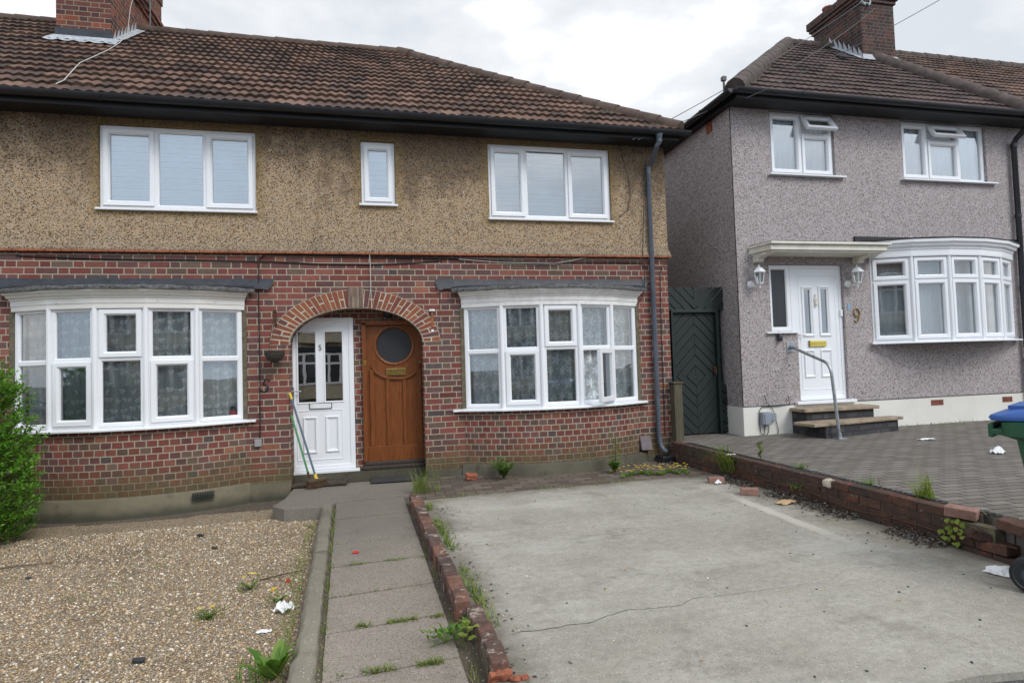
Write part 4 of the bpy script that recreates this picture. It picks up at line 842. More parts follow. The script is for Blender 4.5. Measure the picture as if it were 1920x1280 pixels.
px0, px1 = RX(556, 760, 645, 868, Y5)[:2]
d5.ring(px0, px1, wY(600, 862, Y5).z, wY(600, 768, Y5).z, [(0, Y5 + .012), (0, Y5 + .006), (.012, Y5 + .006), (.02, Y5 + .016)])
for q in ((568, 782, 596, 849), (610, 780, 637.5, 846)):
    r = RX(*q, Y5); d5.ring(*r, [(0, Y5 + .012), (.006, Y5 - .006), (.018, Y5 - .006), (.03, Y5 + .008), (.045, Y5 + .012)]); 
dd5 = d5.build('door', M['upvc'], H1, bevel=0.003, label='white glazed door numbered 5')
fr.build('door_frame', M['upvc'], dd5, bevel=0.004)
gb = MB()
for r in gl: gb.face([(r[0], Y5 + .028, r[2]), (r[1], Y5 + .028, r[2]), (r[1], Y5 + .028, r[3]), (r[0], Y5 + .028, r[3])])
gb.build('pane', M['glass_door'], dd5)
th = MB(); th.box(D5[0], wY(675, 881, .24).x, 0.215, 0.36, 0.085, 0.128); th.build('threshold', M['upvc'], dd5, bevel=0.006)
r = RX(580, 756, 622.5, 765.5, Y5); lp = MB(); lp.box(r[0], r[1], Y5 - .004, Y5 + .02, r[2], r[3]); lq = lp.build('letter_plate', M['cable'], dd5, bevel=0.002); lp = MB(); lp.box(r[0] + .008, r[1] - .008, Y5 - .009, Y5, r[2] + .008, r[3] - .008); lp.build('flap', M['white'], lq, bevel=0.003)
p = wY(549.5, 738, Y5); hb = MB(); hb.box(p.x - .014, p.x + .014, Y5 - .012, Y5 + .015, p.z - .13, p.z + .08); hb.tube([(p.x, Y5, p.z + .035), (p.x, Y5 - .05, p.z + .035), (p.x + .10, Y5 - .05, p.z + .025)], .009, 8); hb.build('handle', M['steel'], dd5, bevel=0.002)
p = wY(600, 656, Y5); digit('5', p.x, Y5 + .004, p.z, 0.062, M['cable'], dd5, 'door_number')
rm = MB(); room(rm, D5[0], D5[1], .1, 2.0, .34, 1.5); rm.build('dim_interior', M['room'], dd5)
# wooden door 7
Y7 = 0.290; d7 = MB(); R7 = (D7[0] + .050, D7[1] - .0, D7[2], D7[3] - .03)
cxp = wY(739, 647, Y7); rad = (wY(773, 647, Y7).x - wY(706, 647, Y7).x) / 2 + .004
# leaf with a round opening
n = 48; zc = cxp.z; q0, q1 = zc - rad - .10, zc + rad + .03
cir = [(cxp.x + rad * math.cos(2 * math.pi * k / n), zc + rad * math.sin(2 * math.pi * k / n)) for k in range(n)]
def edge_pt(k):
    t = 2 * math.pi * k / n; c, s = math.cos(t), math.sin(t); cand = []
    if c > 1e-6: cand.append((R7[1] - cxp.x) / c)
    if c < -1e-6: cand.append((R7[0] - cxp.x) / c)
    if s > 1e-6: cand.append((R7[3] - zc) / s)
    if s < -1e-6: cand.append((q0 - zc) / s)
    f = min(cand); return (cxp.x + f * c, zc + f * s)
ed = [edge_pt(k) for k in range(n)]
for k in range(n):
    a, c, e, f = cir[k], cir[(k + 1) % n], ed[(k + 1) % n], ed[k]
    d7.face([(a[0], Y7, a[1]), (c[0], Y7, c[1]), (e[0], Y7, e[1]), (f[0], Y7, f[1])]); d7.face([(a[0], Y7, a[1]), (a[0], Y7 + .03, a[1]), (c[0], Y7 + .03, c[1]), (c[0], Y7, c[1])])
for cx_, cz_ in ((R7[0], q0), (R7[1], q0), (R7[0], R7[3]), (R7[1], R7[3])):
    nb_ = sorted(ed, key=lambda e: (e[0] - cx_) ** 2 + (e[1] - cz_) ** 2)[:6]; hx = [e for e in nb_ if abs(e[1] - cz_) < 1e-4 and abs(e[0] - cx_) < .2]; hz = [e for e in nb_ if abs(e[0] - cx_) < 1e-4 and abs(e[1] - cz_) < .2]
    if hx and hz: d7.face([(hx[0][0], Y7, hx[0][1]), (cx_, Y7, cz_), (hz[0][0], Y7, hz[0][1])])
d7.lathe([(rad + .030, 0.0), (rad + .030, -.010), (rad + .012, -.014), (rad - .004, -.004), (rad - .008, .012)], (cxp.x, Y7, zc), 48, axis='y')
d7.face([(R7[0], Y7, R7[2]), (R7[1], Y7, R7[2]), (R7[1], Y7, q0), (R7[0], Y7, q0)])
# raised stiles and the curved lower panel head
def xz(px, py): v = wY(px, py, Y7); return v.x, v.z
ys = Y7 - .024
for (xa, xb) in ((696, 703.5), (726, 732.5), (757.5, 764), (784, 793)): 
    a_, t_ = xz(xa, 830), xz(xb, 710); c_ = xz(xb, 833)
    tz_ = {696: xz(700, 693)[1], 726: xz(729, 706)[1], 757.5: xz(760, 706)[1], 784: xz(786, 690)[1]}[xa]
    d7.box(a_[0], c_[0], ys, Y7 + .01, xz(700, 836)[1], tz_)
d7.box(R7[0], R7[1], ys - .002, Y7 + .01, R7[2], xz(740, 834)[1])
arcp = [xz(696, 688), xz(704, 700), xz(716, 707.5), xz(728, 710.5), xz(745, 711.5), xz(761, 710), xz(773, 705), xz(782, 696), xz(787, 684)]
top_ = [(p[0], xz(740, 690)[1] + .07) for p in arcp]
for k in range(len(arcp) - 1):
    d7.prism([arcp[k], arcp[k + 1], (arcp[k + 1][0], arcp[k + 1][1] + .035), (arcp[k][0], arcp[k][1] + .035)], ys - .006, Y7 + .01, 'y')
dd7 = d7.build('door', M['door_wood'], H1, bevel=0.003, label='orange varnished wooden door with round black window')
fr = MB(); fr.box(D7[0], D7[0] + .052, .235, .36, .2, D7[3]); fr.box(D7[0], D7[1], .235, .36, D7[3] - .03, D7[3] + .03); fr.box(D7[0] + .052, D7[0] + .062, .30, .36, .2, D7[3] - .03); fr.build('door_frame', M['door_wood'], dd7, bevel=0.004)
gd = MB(); gd.lathe([(0.001, 0.022), (rad, 0.022)], (cxp.x, Y7, zc), 48, axis='y'); gd.build('pane', M['obscure'], dd7)
th = MB(); th.box(D7[0] - .03, D7[1] + .0, .19, .36, .10, .15); th.box(D7[0] + .01, D7[1], .225, .36, .15, .196); th.build('threshold', M['dark_wood'], dd7, bevel=0.01)
r = RX(724, 691, 761, 703, Y7); lp = MB(); lp.box(r[0], r[1], Y7 - .022, Y7, r[2], r[3]); lq = lp.build('letter_plate', M['brass'], dd7, bevel=0.003); lp = MB(); lp.ring(r[0] + .018, r[1] - .018, r[2] + .016, r[3] - .016, [(0, Y7 - .022), (0, Y7 - .028), (.006, Y7 - .028), (.006, Y7 - .022)]); lp.build('flap', M['brass'], lq)
p = wY(739, 612, Y7); digit('7', p.x, Y7 - .004, p.z, 0.055, M['brass'], dd7, 'door_number')
p = wY(684, 681, .235); kb = MB(); kb.box(p.x - .012, p.x + .012, .229, .235, p.z - .03, p.z + .03); kb.build('keyhole_plate', M['brass_p'], dd7, bevel=0.002)
p = wY(787, 678, Y7); kb = MB(); kb.lathe([(0.001, -.018), (.018, -.018), (.022, -.008), (.024, 0)], (p.x, Y7, p.z), 16, axis='y'); kb.build('lock', M['brass'], dd7)
p = wY(789, 733, Y7); kb = MB(); kb.lathe([(0.001, -.03), (.014, -.028), (.016, -.012), (.008, 0)], (p.x, Y7, p.z), 12, axis='y'); kb.build('knob', M['cable'], dd7)
p = wY(726, 588, .25); kb = MB(); kb.lathe([(0.001, -.055), (.04, -.045), (.055, -.01), (.055, .03)], (p.x, .24, p.z), 16, axis='y'); kb.build('porch_lamp', M['black'], dd7, smooth=True)
# ------------------------------------------------------------------ roof of the tan house
EZT, OV, YR = 4.545, 0.345, 3.32
RXE = 4.25                                   # eaves corner
RZ = 7.25; T1 = (RZ - EZT) / (YR + OV); XA = 0.59
sv = Vector((0, 1, T1)).normalized(); nv_ = Vector((0, -T1, 1)).normalized(); SM = math.hypot(YR + OV, RZ - EZT)
kx = (RXE - XA) / SM
b = MB(); tiles(b, (0, -OV, EZT), (1, 0, 0), sv, nv_, SM, lambda s: -9.5, lambda s: RXE - kx * max(s, 0) - .02)
# hipped end
sd_ = Vector((-(RXE - XA), 0, RZ - EZT)); SMd = sd_.length; sdn = sd_.normalized(); nd = Vector((RZ - EZT, 0, RXE - XA)).normalized(); ky = (YR + OV) / SMd
tiles(b, (RXE, -OV, EZT), (0, 1, 0), sdn, nd, SMd, lambda s: ky * max(s, 0) + .02, lambda s: 2 * (YR + OV) - ky * max(s, 0) - .02, sub=4)
b.face([(-9.5, 2 * YR + OV, EZT), (RXE, 2 * YR + OV, EZT), (XA, YR, RZ), (-9.5, YR, RZ)])
roof1 = b.build('roof', M['tile'], H1, smooth=True, ang=35)
b = MB(); half_tiles(b, (-9.5, YR, RZ - .015), (XA, YR, RZ - .015), .115, 28, sag=0.0); b.build('ridge_tiles', M['ridge'], roof1, smooth=True)
b = MB(); hp0, hp1 = Vector((RXE - .03, -OV + .03, EZT + .03)), Vector((XA, YR, RZ - .005)); half_tiles(b, hp0, hp1, .125, 17, sag=-0.02); b.build('hip_tiles', M['ridge'], roof1, smooth=True)
b = MB()
for k in range(70):
    t = k / 70; q = hp0.lerp(hp1, t) + Vector((-.115, -.02, -.015)); r_ = ru(.03, .06); b.lathe([(0.001, .03), (r_, .01), (r_ * .9, -.03), (0.001, -.045)], (q.x + ru(-.02, .02), q.y, q.z + ru(-.01, .01)), 6)
b.build('hip_mortar', M['mortarlump'], roof1)
fs = MB(); fs.box(XL, RXE - .05, -.30, 0.05, EZ - .012, EZ + .008); fs.box(XL, RXE - .05, -.322, -.30, EZ - .02, EZT + .01); fs.box(RXE - .09, RXE - .05, -.30, 7, EZ - .02, EZT + .01); fs.box(XR, RXE - .05, .05, 7, EZ - .01, EZ + .01); fs.build('fascia', M['soffit'], H1)
gutter_run(H1, (XL, -.385, 4.535), (4.33, -.385, 4.525), (0, -1, 0))
# downpipe with swan neck
b = MB(); pz = -0.055; px_ = 3.85
t0 = wY(1236, 262, -.385); b.tube([(t0.x, -.385, 4.48), (t0.x, -.385, 4.36), (t0.x - .03, -.37, 4.32), (px_ + .03, -.10, 4.17), (px_, pz, 4.12), (px_, pz, .32), (px_ + .02, pz, .2), (px_ + .05, pz - .04, .14), (px_ + .075, pz - .09, .115)], .034, 14)
for z in (4.10, 3.88, 2.93, 2.50, .95, .72, .58): b.tube([(px_, pz, z - .012), (px_, pz, z + .012)], .0395, 14)
b.tube([(px_, pz, 4.02), (px_, pz, 4.12)], .039, 14); b.tube([(t0.x, -.385, 4.36), (t0.x, -.385, 4.40)], .040, 14)
b.tube([(t0.x, -.385, 4.40), (t0.x, -.385, 4.47)], [.034, .05], 14)
b.build('downpipe', M['pipe'], H1, smooth=True)
b = MB(); b.box(3.78, 4.06, -.20, 0.0, 0.0, 0.03); b.ring(3.80, 4.04, 0, 0, [(0, 0)]); b.box(3.80, 3.83, -.22, -.02, .02, .075); b.box(4.01, 4.04, -.22, -.02, .02, .075); b.box(3.80, 4.04, -.24, -.21, .02, .075); b.build('drain_gully', M['black'], H1, bevel=0.006)
# chimney
b = MB(); CX0, CX1, CY0, CY1 = -4.445, -3.725, 2.12, 4.35
b.box(CX0, CX1, CY0, CY1, 6.0, 8.35)
for k, (o, z) in enumerate(((.03, 7.62), (.06, 7.69), (.09, 7.77))): b.box(CX0 - o, CX1 + o, CY0 - o, CY1 + o, z, z + .075)
for k in range(3): b.box(CX0 - .02, CX1 + .02, CY0 - .02, CY1 + .02, 8.30 + .05 * k, 8.34 + .05 * k)
ch = b.build('chimney', M['brick_chim'], H1)
def on_roof1(y, o=0.0): return EZT + (y + OV) * T1 + o
b = MB(); n = 14; r0, r1, r2 = [], [], []
for k in range(n + 1):
    x = CX0 - .10 + (CX1 - CX0 + .22) * k / n; r0.append((x, CY0 - .17, on_roof1(CY0 - .17, .055 + .012 * math.cos(k * 2.1)))); r1.append((x, CY0 - .05, on_roof1(CY0 - .05, .075))); r2.append((min(max(x, CX0 - .02), CX1 + .02), CY0 - .012, on_roof1(CY0, .09)))
b.grid([r0, r1]); b.grid([r1, r2])
# stepped flashing up the right side
for k in range(7):
    y = CY0 + .02 + .135 * k; b.face([(CX1 + .008, y, on_roof1(y, .04)), (CX1 + .008, y + .14, on_roof1(y + .14, .04)), (CX1 + .008, y + .135, on_roof1(y + .135, .20)), (CX1 + .008, y + .06, on_roof1(y + .06, .13))])
q0, q1 = [], []
for k in range(9): y = CY0 - .15 + .14 * k; q0.append((CX1 + .006, y, on_roof1(y, .075))); q1.append((CX1 + .12 + ru(-.03, .03), y, on_roof1(y, .055)))
b.grid([q0, q1]); b.build('flashing', M['leadlight'], ch)
b = MB(); b.box(CX0 - .012, CX1 + .012, CY0 - .014, CY0, on_roof1(CY0, .075), on_roof1(CY0, .20)); b.build('lead_apron', M['lead'], ch)
# small wall fittings that belong to the fabric
p = wY(382, 928, -.31); b = MB(); b.T = Matrix.Translation((p.x, p.y - .01, p.z)) @ Matrix.Rotation(math.radians(20), 4, 'Z')
for k in range(9): b.box(-.11 + .0245 * k, -.098 + .0245 * k, -.012, .01, -.035, .035)
for k in range(4): b.box(-.115, .115, -.014, .008, -.036 + .022 * k, -.028 + .022 * k)
b.build('air_brick', M['gate_green'], H1)
# ================================================================== GREY PEBBLEDASHED NEIGHBOUR (9)
H9 = thing('semi_detached_house', 'grey pebbledashed house numbered 9 with white plinth and brown hipped roof', 'house', (5.23, 0, 0.25))
GX0, GX1, G0, PT, S9 = 5.23, 10.42, 0.25, 0.67, 5.12
W9A, W9B = (5.89, 7.03, 4.135, 5.105), (8.30, 9.995, 4.15, 5.105)
DR9, SL9 = (6.205, 7.06, 0.685, 2.765), (5.765, 6.205, 1.755, 2.765)
BB9 = dict(cx=8.95, hw=1.40, s=0.38)
b = MB(); wall_holes(b, GX0, GX1, PT, S9, [W9A, W9B, (6.205, 7.06, .685, 1.755), (6.205, 7.06, 1.755, 2.765), SL9, (BB9['cx'] - 1.36, BB9['cx'] + 1.36, 1.57, 2.86)], reveal=0.12)
b.face([(GX0, 0, PT), (GX0, 7.0, PT), (GX0, 7.0, S9), (GX0, 0, S9)]); b.face([(GX1, 0, 0), (17, 0, 0), (17, 0, S9), (GX1, 0, S9)]); b.face([(GX0, 7, 0), (17, 7, 0), (17, 7, S9), (GX0, 7, S9)])
b.build('pebbledash_wall', M['dash9'], H9)
b = MB(); b.prism([(GX0 - .012, 7), (GX0 - .012, -.014), (GX1 + .03, -.014), (GX1 + .03, 0.02), (GX0 + .03, 0.02), (GX0 + .03, 7)], 0.0, PT - .004, 'z'); b.build('plinth', M['whiterender'], H9, bevel=0.008)
b = MB(); b.tube([(GX0 - .012, -.016, PT + .002), (GX1, -.016, PT + .002)], .006, 6); b.tube([(GX0 - .004, -.004, PT), (GX0 - .004, -.004, S9)], .0075, 6); b.build('render_bead', M['cable'], H9)
# upper windows with pale blinds, each with its little top light pushed open
def win9(R, mulls, k_open, hopen, sill_r):
    y = 0.045; x0, x1, z0, z1 = R; fb, gb, sb = MB(), MB(), MB(); T = Matrix.Translation((0, y, 0)); fb.T = gb.T = sb.T = T; xs = [x0 + .025] + mulls + [x1 - .025]; cells = []; zt = z1 - .03 - hopen
    for k in range(len(xs) - 1):
        if k == k_open: cells.append((xs[k], xs[k + 1], z0 + .025, zt, True))
        else: cells.append((xs[k], xs[k + 1], z0 + .025, z1 - .025, k == 0))
    lights(fb, gb, sb, x0, x1, z0, z1, cells); a, c = xs[k_open], xs[k_open + 1]; fb.ring(a, c, zt, z1 - .025, FIX)
    wn = fb.build('window', M['upvc'], H9, bevel=0.004); gb.build('pane', M['glass_up'], wn)
    for q in sb.f: q.build('sash', M['upvc'], wn, bevel=0.004)
    W, Hh = c - a - .03, hopen - .03; s2, g2 = MB(), MB(); T2 = Matrix.Translation((a + .015, y - .015, z1 - .04)) @ Matrix.Rotation(math.radians(-32), 4, 'X') @ Matrix.Translation((0, -.02, -Hh - .03)); s2.T = g2.T = T2
    s2.ring(-.012, W + .012, 0, Hh + .03, [(0, .05), (0, 0), (.050, 0), (.064, .018), (.064, .05), (0, .05)]); g2.face([(.06, .03, .06), (W - .06, .03, .06), (W - .06, .03, Hh - .03), (.06, .03, Hh - .03)])
    so_ = s2.build('open_sash', M['upvc'], wn, bevel=0.004, label='small top-hung sash propped open'); g2.build('pane', M['glass_dk'], so_)
    s = MB(); s.box(x0 - .06, x1 + sill_r, -.075, y + .02, z0 - .030, z0 - .006); s.build('sill', M['upvc'], wn, bevel=0.004)
    h = MB(); h.box(x0 - .005, x1 + .005, y - .02, y + .05, z1, z1 + .018); h.build('head_trim', M['upvc_old'], wn)
    v = MB(); wave_sheet(v, x0, x1, z0, z1 + .12, y + .085, .010, .085, 90, gather=1.05); v.build('vertical_blind', M['drape'], wn, smooth=True)
win9(W9A, [wY(1501, 270, .045).x], 1, .285, .13); win9(W9B, [wY(1738, 290, .045).x, wY(1797, 290, .045).x], 1, .255, .14)
bw9 = bay(H9, BB9, 1.555, 2.87, 'DDDDD', [2.50] * 5, 'drape', None, (0.03, 0.03), 'upvc')
s = MB(); path = arc(BB9['cx'], BB9['hw'] + .015, BB9['s'] + .01, 5)
s.sweep(path, [(0.0, 2.855), (0.03, 2.855), (0.034, 2.875), (0.034, 2.95), (0.045, 2.96), (0.050, 2.99), (0.085, 3.01), (0.095, 3.04), (0.125, 3.06), (0.13, 3.10), (0.0, 3.12)], smooth=False); s.build('cornice', M['upvc'], bw9, bevel=0.003)
s = MB(); fine = arc(BB9['cx'], BB9['hw'] + .10, BB9['s'] + .03, 26); rows = [[(x + nx * o, min(y + ny * o, -.004), z) for x, y, nx, ny in fine] for o, z in ((.06, 3.102), (.085, 3.104), (.085, 3.128), (.04, 3.14))]; s.grid(rows); s.grid([rows[-1], [(p[0], -.004, 3.17) for p in rows[-1]]])
s.box(7.29, 10.56, -.03, 0.004, 3.115, 3.205); s.build('lead_roof', M['cable'], bw9)
# front door 9 with its side light
Y9 = 0.045; fr = MB(); fr.T = Matrix.Translation((0, Y9, 0)); P9 = [(0, .08), (0, 0.0), (.050, 0.0), (.058, .016), (.058, .06)]
fr.ring(6.150, DR9[1] - .004, DR9[2] + .03, DR9[3] - .004, P9); fr.T = None
d9 = MB(); R9 = (6.205, DR9[1] - .05, DR9[2] + .085, DR9[3] - .055); gl9 = [(6.393, 6.498, 1.725, 2.387), (6.688, 6.796, 1.725, 2.393)]
glazed_leaf(d9, R9, gl9, Y9 + .012)
for r in gl9: d9.ring(r[0] - .05, r[1] + .05, r[2] - .05, r[3] + .05, [(0, Y9 + .012), (.006, Y9 - .006), (.022, Y9 - .006), (.036, Y9 + .006), (.05, Y9 + .014)])
d9.ring(R9[0] + .09, R9[1] - .06, R9[2] + .10, R9[3] - .10, [(0, Y9 + .012), (0, Y9 + .007), (.012, Y9 + .007), (.02, Y9 + .015)])
for q in ((1508, 656, 1531, 707), (1539, 655, 1563, 706)): d9.ring(*RX(*q, Y9), [(0, Y9 + .012), (.006, Y9 - .006), (.018, Y9 - .006), (.03, Y9 + .006), (.045, Y9 + .012)])
dd9 = d9.build('door', M['upvc'], H9, bevel=0.003, label='white panelled door with two slit windows'); fr.build('door_frame', M['upvc'], dd9, bevel=0.004)
gb = MB()
for r in gl9: gb.face([(r[0], Y9 + .028, r[2]), (r[1], Y9 + .028, r[2]), (r[1], Y9 + .028, r[3]), (r[0], Y9 + .028, r[3])])
gb.build('pane', M['glass_dk'], dd9); rm = MB(); room(rm, DR9[0], DR9[1], .7, 2.6, .13, 1.6); rm.build('dim_interior', M['room'], dd9)
th = MB(); th.box(6.10, 7.14, -.07, .12, .665, .708); th.build('threshold', M['upvc'], dd9, bevel=0.005)
r = RX(1518, 639, 1549, 649, Y9); lp = MB(); lp.box(r[0] - .0, r[1], Y9 - .012, Y9 + .01, r[2], r[3]); lq = lp.build('letter_plate', M['brass_p'], dd9, bevel=0.004); lp = MB(); lp.box(r[0] - .012, r[0], Y9 - .014, Y9 + .01, r[2] - .004, r[3] + .004); lp.box(r[0] + .01, r[1] - .01, Y9 - .016, Y9 - .010, (r[2] + r[3]) / 2 - .004, (r[2] + r[3]) / 2 + .004); lp.build('letter_plate_trim', M['brass'], lq)
p = wY(1529, 560, Y9); kb = MB(); kb.lathe([(0.001, -.03), (.025, -.028), (.03, -.012), (.02, 0)], (p.x, Y9 + .01, p.z), 12, axis='y'); kb.tube([(p.x - .028, Y9 - .01, p.z), (p.x - .03, Y9 - .02, p.z - .06), (p.x, Y9 - .025, p.z - .10), (p.x + .03, Y9 - .02, p.z - .06), (p.x + .028, Y9 - .01, p.z)], .008, 6); kb.tube([(p.x, Y9, p.z + .07), (p.x, Y9 - .01, p.z - .12)], .012, 6); kb.build('knocker', M['cream'], dd9, smooth=True)
p = wY(1497, 640, Y9); kb = MB(); kb.box(p.x - .016, p.x + .016, Y9 - .008, Y9 + .01, p.z - .10, p.z + .13); kb.tube([(p.x, Y9, p.z + .10), (p.x, Y9 - .05, p.z + .10), (p.x + .10, Y9 - .05, p.z + .10)], .010, 8); kb.box(p.x - .006, p.x + .006, Y9 - .012, Y9, p.z - .03, p.z + .01); kb.build('handle', M['white'], dd9, bevel=0.002)
p = wY(1577, 587, Y9); kb = MB(); kb.box(7.008, 7.045, Y9 - .022, Y9, p.z - .05, p.z + .05); kb.build('bell_push', M['upvc'], dd9, bevel=0.004)
sf = MB(); sg = MB(); sf.T = sg.T = Matrix.Translation((0, Y9, 0)); sf.ring(5.769, 6.147, 1.759, 2.761, [(0, .08), (0, 0.0), (.058, 0.0), (.070, .016), (.070, .06)]); sg.face([(5.83, .026, 1.83), (6.085, .026, 1.83), (6.085, .026, 2.70), (5.83, .026, 2.70)]); sg.T = None
sw = sf.build('side_window', M['upvc'], H9, bevel=0.004); sg.build('pane', M['obscure9'], sw); s = MB(); s.box(5.66, 6.20, -.05, .07, 1.728, 1.752); s.build('sill', M['upvc'], sw, bevel=0.004)
# door canopy on two shaped brackets
b = MB(); b.prism([(5.44, 0.02), (5.52, -.40), (7.47, -.43), (7.70, 0.02)], 2.905, 2.985, 'z'); b.prism([(5.42, 0.02), (5.50, -.44), (7.52, -.47), (7.74, 0.02)], 2.985, 3.020, 'z'); b.prism([(5.47, 0.02), (5.55, -.37), (7.42, -.40), (7.62, 0.02)], 2.88, 2.905, 'z')
cn = b.build('door_canopy', M['cream'], H9, bevel=0.006); b = MB(); b.prism([(5.43, 0.01), (5.51, -.43), (7.51, -.46), (7.73, 0.01)], 3.020, 3.030, 'z'); b.build('canopy_felt', M['leadedge'], cn)
for bx in (5.50, 7.245):
    b = MB(); b.prism([(0.01, 2.78), (-.10, 2.78), (-.115, 2.80), (-.12, 2.825), (-.175, 2.835), (-.20, 2.85), (-.27, 2.855), (-.33, 2.882), (0.01, 2.882)][::-1], bx, bx + .11, 'x'); b.build('bracket', M['cream'], cn, bevel=0.005)
# steps of dark block with buff stone treads
b = MB(); b.prism([(6.03, 0.0), (6.03, -.32), (7.20, -.30), (7.20, 0.0)], G0 - .05, .575, 'z'); b.prism([(6.0, -.32), (5.98, -.74), (7.46, -.46), (7.42, -.30)], G0 - .05, .415, 'z'); st9 = b.build('front_steps', M['stepblock'], H9, bevel=0.004)
for pts, z0, z1 in (([(5.99, -.015), (5.96, -.37), (7.26, -.35), (7.26, -.015)], .577, .625), ([(5.74, -.40), (5.76, -.79), (7.52, -.50), (7.48, -.32), (6.9, -.33), (5.97, -.35)], .417, .458)):
    b = MB(); b.prism(pts, z0, z1, 'z'); b.build('tread', M['sandstone'], st9, bevel=0.008)
# roof: hip towards the gap, party-line coping, further roof beyond
E9, O9, Y9R, Z9R, XE9, XA9 = 5.20, 0.36, 3.36, 8.235, 5.08, 8.99
T9 = (Z9R - E9) / (Y9R + O9); sv9 = Vector((0, 1, T9)).normalized(); nv9 = Vector((0, -T9, 1)).normalized(); SM9 = math.hypot(Y9R + O9, Z9R - E9); kx9 = (XA9 - XE9) / SM9
b = MB(); tiles(b, (0, -O9, E9), (1, 0, 0), sv9, nv9, SM9, lambda s: XE9 + kx9 * max(s, 0) + .02, lambda s: 10.46, gauge=.30, pitch=.13, amp=.011, lift=.026)
sd2 = Vector((XA9 - XE9, 0, Z9R - E9)); L2 = sd2.length; nd2 = Vector((-(Z9R - E9), 0, XA9 - XE9)).normalized(); ky2 = (Y9R + O9) / L2
tiles(b, (XE9, 2 * Y9R + O9, E9), (0, -1, 0), sd2.normalized(), nd2, L2, lambda s: ky2 * max(s, 0) + .02, lambda s: 2 * (Y9R + O9) - ky2 * max(s, 0) - .02, sub=4, gauge=.30, amp=.012, lift=.024)
b.face([(XE9, 2 * Y9R + O9, E9), (17, 2 * Y9R + O9, E9), (17, Y9R, Z9R), (XA9, Y9R, Z9R)]); roof9 = b.build('roof', M['tile9'], H9, smooth=True, ang=35)
b = MB(); tiles(b, (0, -O9, E9 + .02), (1, 0, 0), sv9, nv9, SM9, lambda s: 10.46, lambda s: 17.0, gauge=.30, pitch=.13, amp=.013, lift=.026); b.build('roof', M['tile'], H9, smooth=True, ang=35, label='redder roof slope beyond the coping')
b = MB(); half_tiles(b, (XE9 + .03, -O9 + .03, E9 + .03), (XA9, Y9R, Z9R), .14, 16, taper=.975); hip9 = b.build('hip_tiles', M['ridge9'], roof9, smooth=True)
b = MB(); half_tiles(b, (XA9, Y9R, Z9R - .01), (10.4, Y9R, Z9R - .01), .12, 5); half_tiles(b, (10.45, Y9R, Z9R - .01), (17, Y9R, Z9R - .01), .12, 18); b.build('ridge_tiles', M['ridge9'], roof9, smooth=True)
b = MB(); rows = []; nn = 46; q0, q1 = Vector((10.46, -O9 - .02, E9 + .02)), Vector((10.46, 2.75, E9 + (2.75 + O9) * T9 + .02))
for k in range(nn + 1):
    q = q0.lerp(q1, k / nn); rr = .135 + ru(-.010, .010); rows.append([q + Vector((math.cos(t) * rr, 0, 0)) + nv9 * (math.sin(t) * rr * 1.05) for t in [math.radians(-15 + 210 * m_ / 9) for m_ in range(10)]])
b.grid(rows); b.face(rows[0]); b.build('party_coping', M['ridge9'], roof9, smooth=True)
b = MB()
for k in range(60):
    t = k / 60; q = Vector((XE9 + .03, -O9 + .03, E9 + .03)).lerp(Vector((XA9, Y9R, Z9R)), t) + Vector((.12, -.03, -.03)); r_ = ru(.03, .06); b.lathe([(0.001, .03), (r_, .01), (r_ * .9, -.03), (0.001, -.045)], (q.x + ru(-.02, .02), q.y, q.z), 6)
b.build('hip_mortar', M['mortarlump'], roof9)
fs = MB(); fs.box(XE9 + .05, 17, -.30, .05, S9 - .012, S9 + .008); fs.box(XE9 + .05, 17, -.325, -.30, S9 - .02, E9 + .02); fs.box(XE9 + .05, XE9 + .075, -.30, 7, S9 - .02, E9 + .02); fs.box(XE9 + .075, GX0, .05, 7, S9 - .012, S9 + .008); fs.build('fascia', M['soffit'], H9)
gutter_run(H9, (XE9 - .01, -.385, 5.205), (17, -.385, 5.205), (0, -1, 0)); gutter_run(H9, (XE9 - .04, 7, 5.205), (XE9 - .04, -.36, 5.205), (-1, 0, 0))
b = MB(); b.tube([(10.50, -.38, 5.15), (10.50, -.36, 5.05), (10.50, -.12, 4.88), (10.50, -.07, 4.80), (10.50, -.07, .3)], .042, 12)
for z in (4.78, 3.6, 2.4, 1.2): b.tube([(10.50, -.07, z - .03), (10.50, -.07, z + .03)], .050, 12)
b.build('downpipe', M['black'], H9, smooth=True)
b = MB(); K0, K1, KY0, KY1 = 10.13, 10.96, 2.50, 3.86; b.box(K0, K1, KY0, KY1, 7.2, 8.80)
for k, o in enumerate((.035, .07, .105)): b.box(K0 - o, K1 + o, KY0 - o, KY1 + o, 8.78 + .076 * k, 8.78 + .076 * (k + 1) + (.08 if k == 2 else 0))
ch9 = b.build('chimney', M['brick_chim9'], H9); b = MB(); b.prism([(K0 - .06, KY0 - .06), (K1 + .06, KY0 - .06), (K1 + .06, KY1 + .06), (K0 - .06, KY1 + .06)], 9.088, 9.13, 'z'); b.build('flaunching', M['mortarlump'], ch9, bevel=.03)
for py in (3.64, 3.20, 2.76):
    b = MB(); b.lathe([(.11, 0), (.115, .05), (.10, .06), (.10, .22), (.125, .235), (.125, .27), (.09, .275), (.085, .05)], (10.36, py, 9.08), 18); b.build('chimney_pot', M['terracotta'], ch9, smooth=True)
def on9(y, o=0): return E9 + (y + O9) * T9 + o
b = MB()
for k in range(7):
    y = KY0 - .02 + .13 * k; b.face([(K0 - .008, y, on9(y, .03)), (K0 - .008, y + .135, on9(y + .135, .03)), (K0 - .008, y + .13, on9(y + .13, .24)), (K0 - .008, y + .05, on9(y + .05, .15))])
q0, q1 = [], []
for k in range(9): y = KY0 - .12 + .125 * k; q0.append((K0 - .006, y, on9(y, .07))); q1.append((K0 - .12, y, on9(y, .045)))
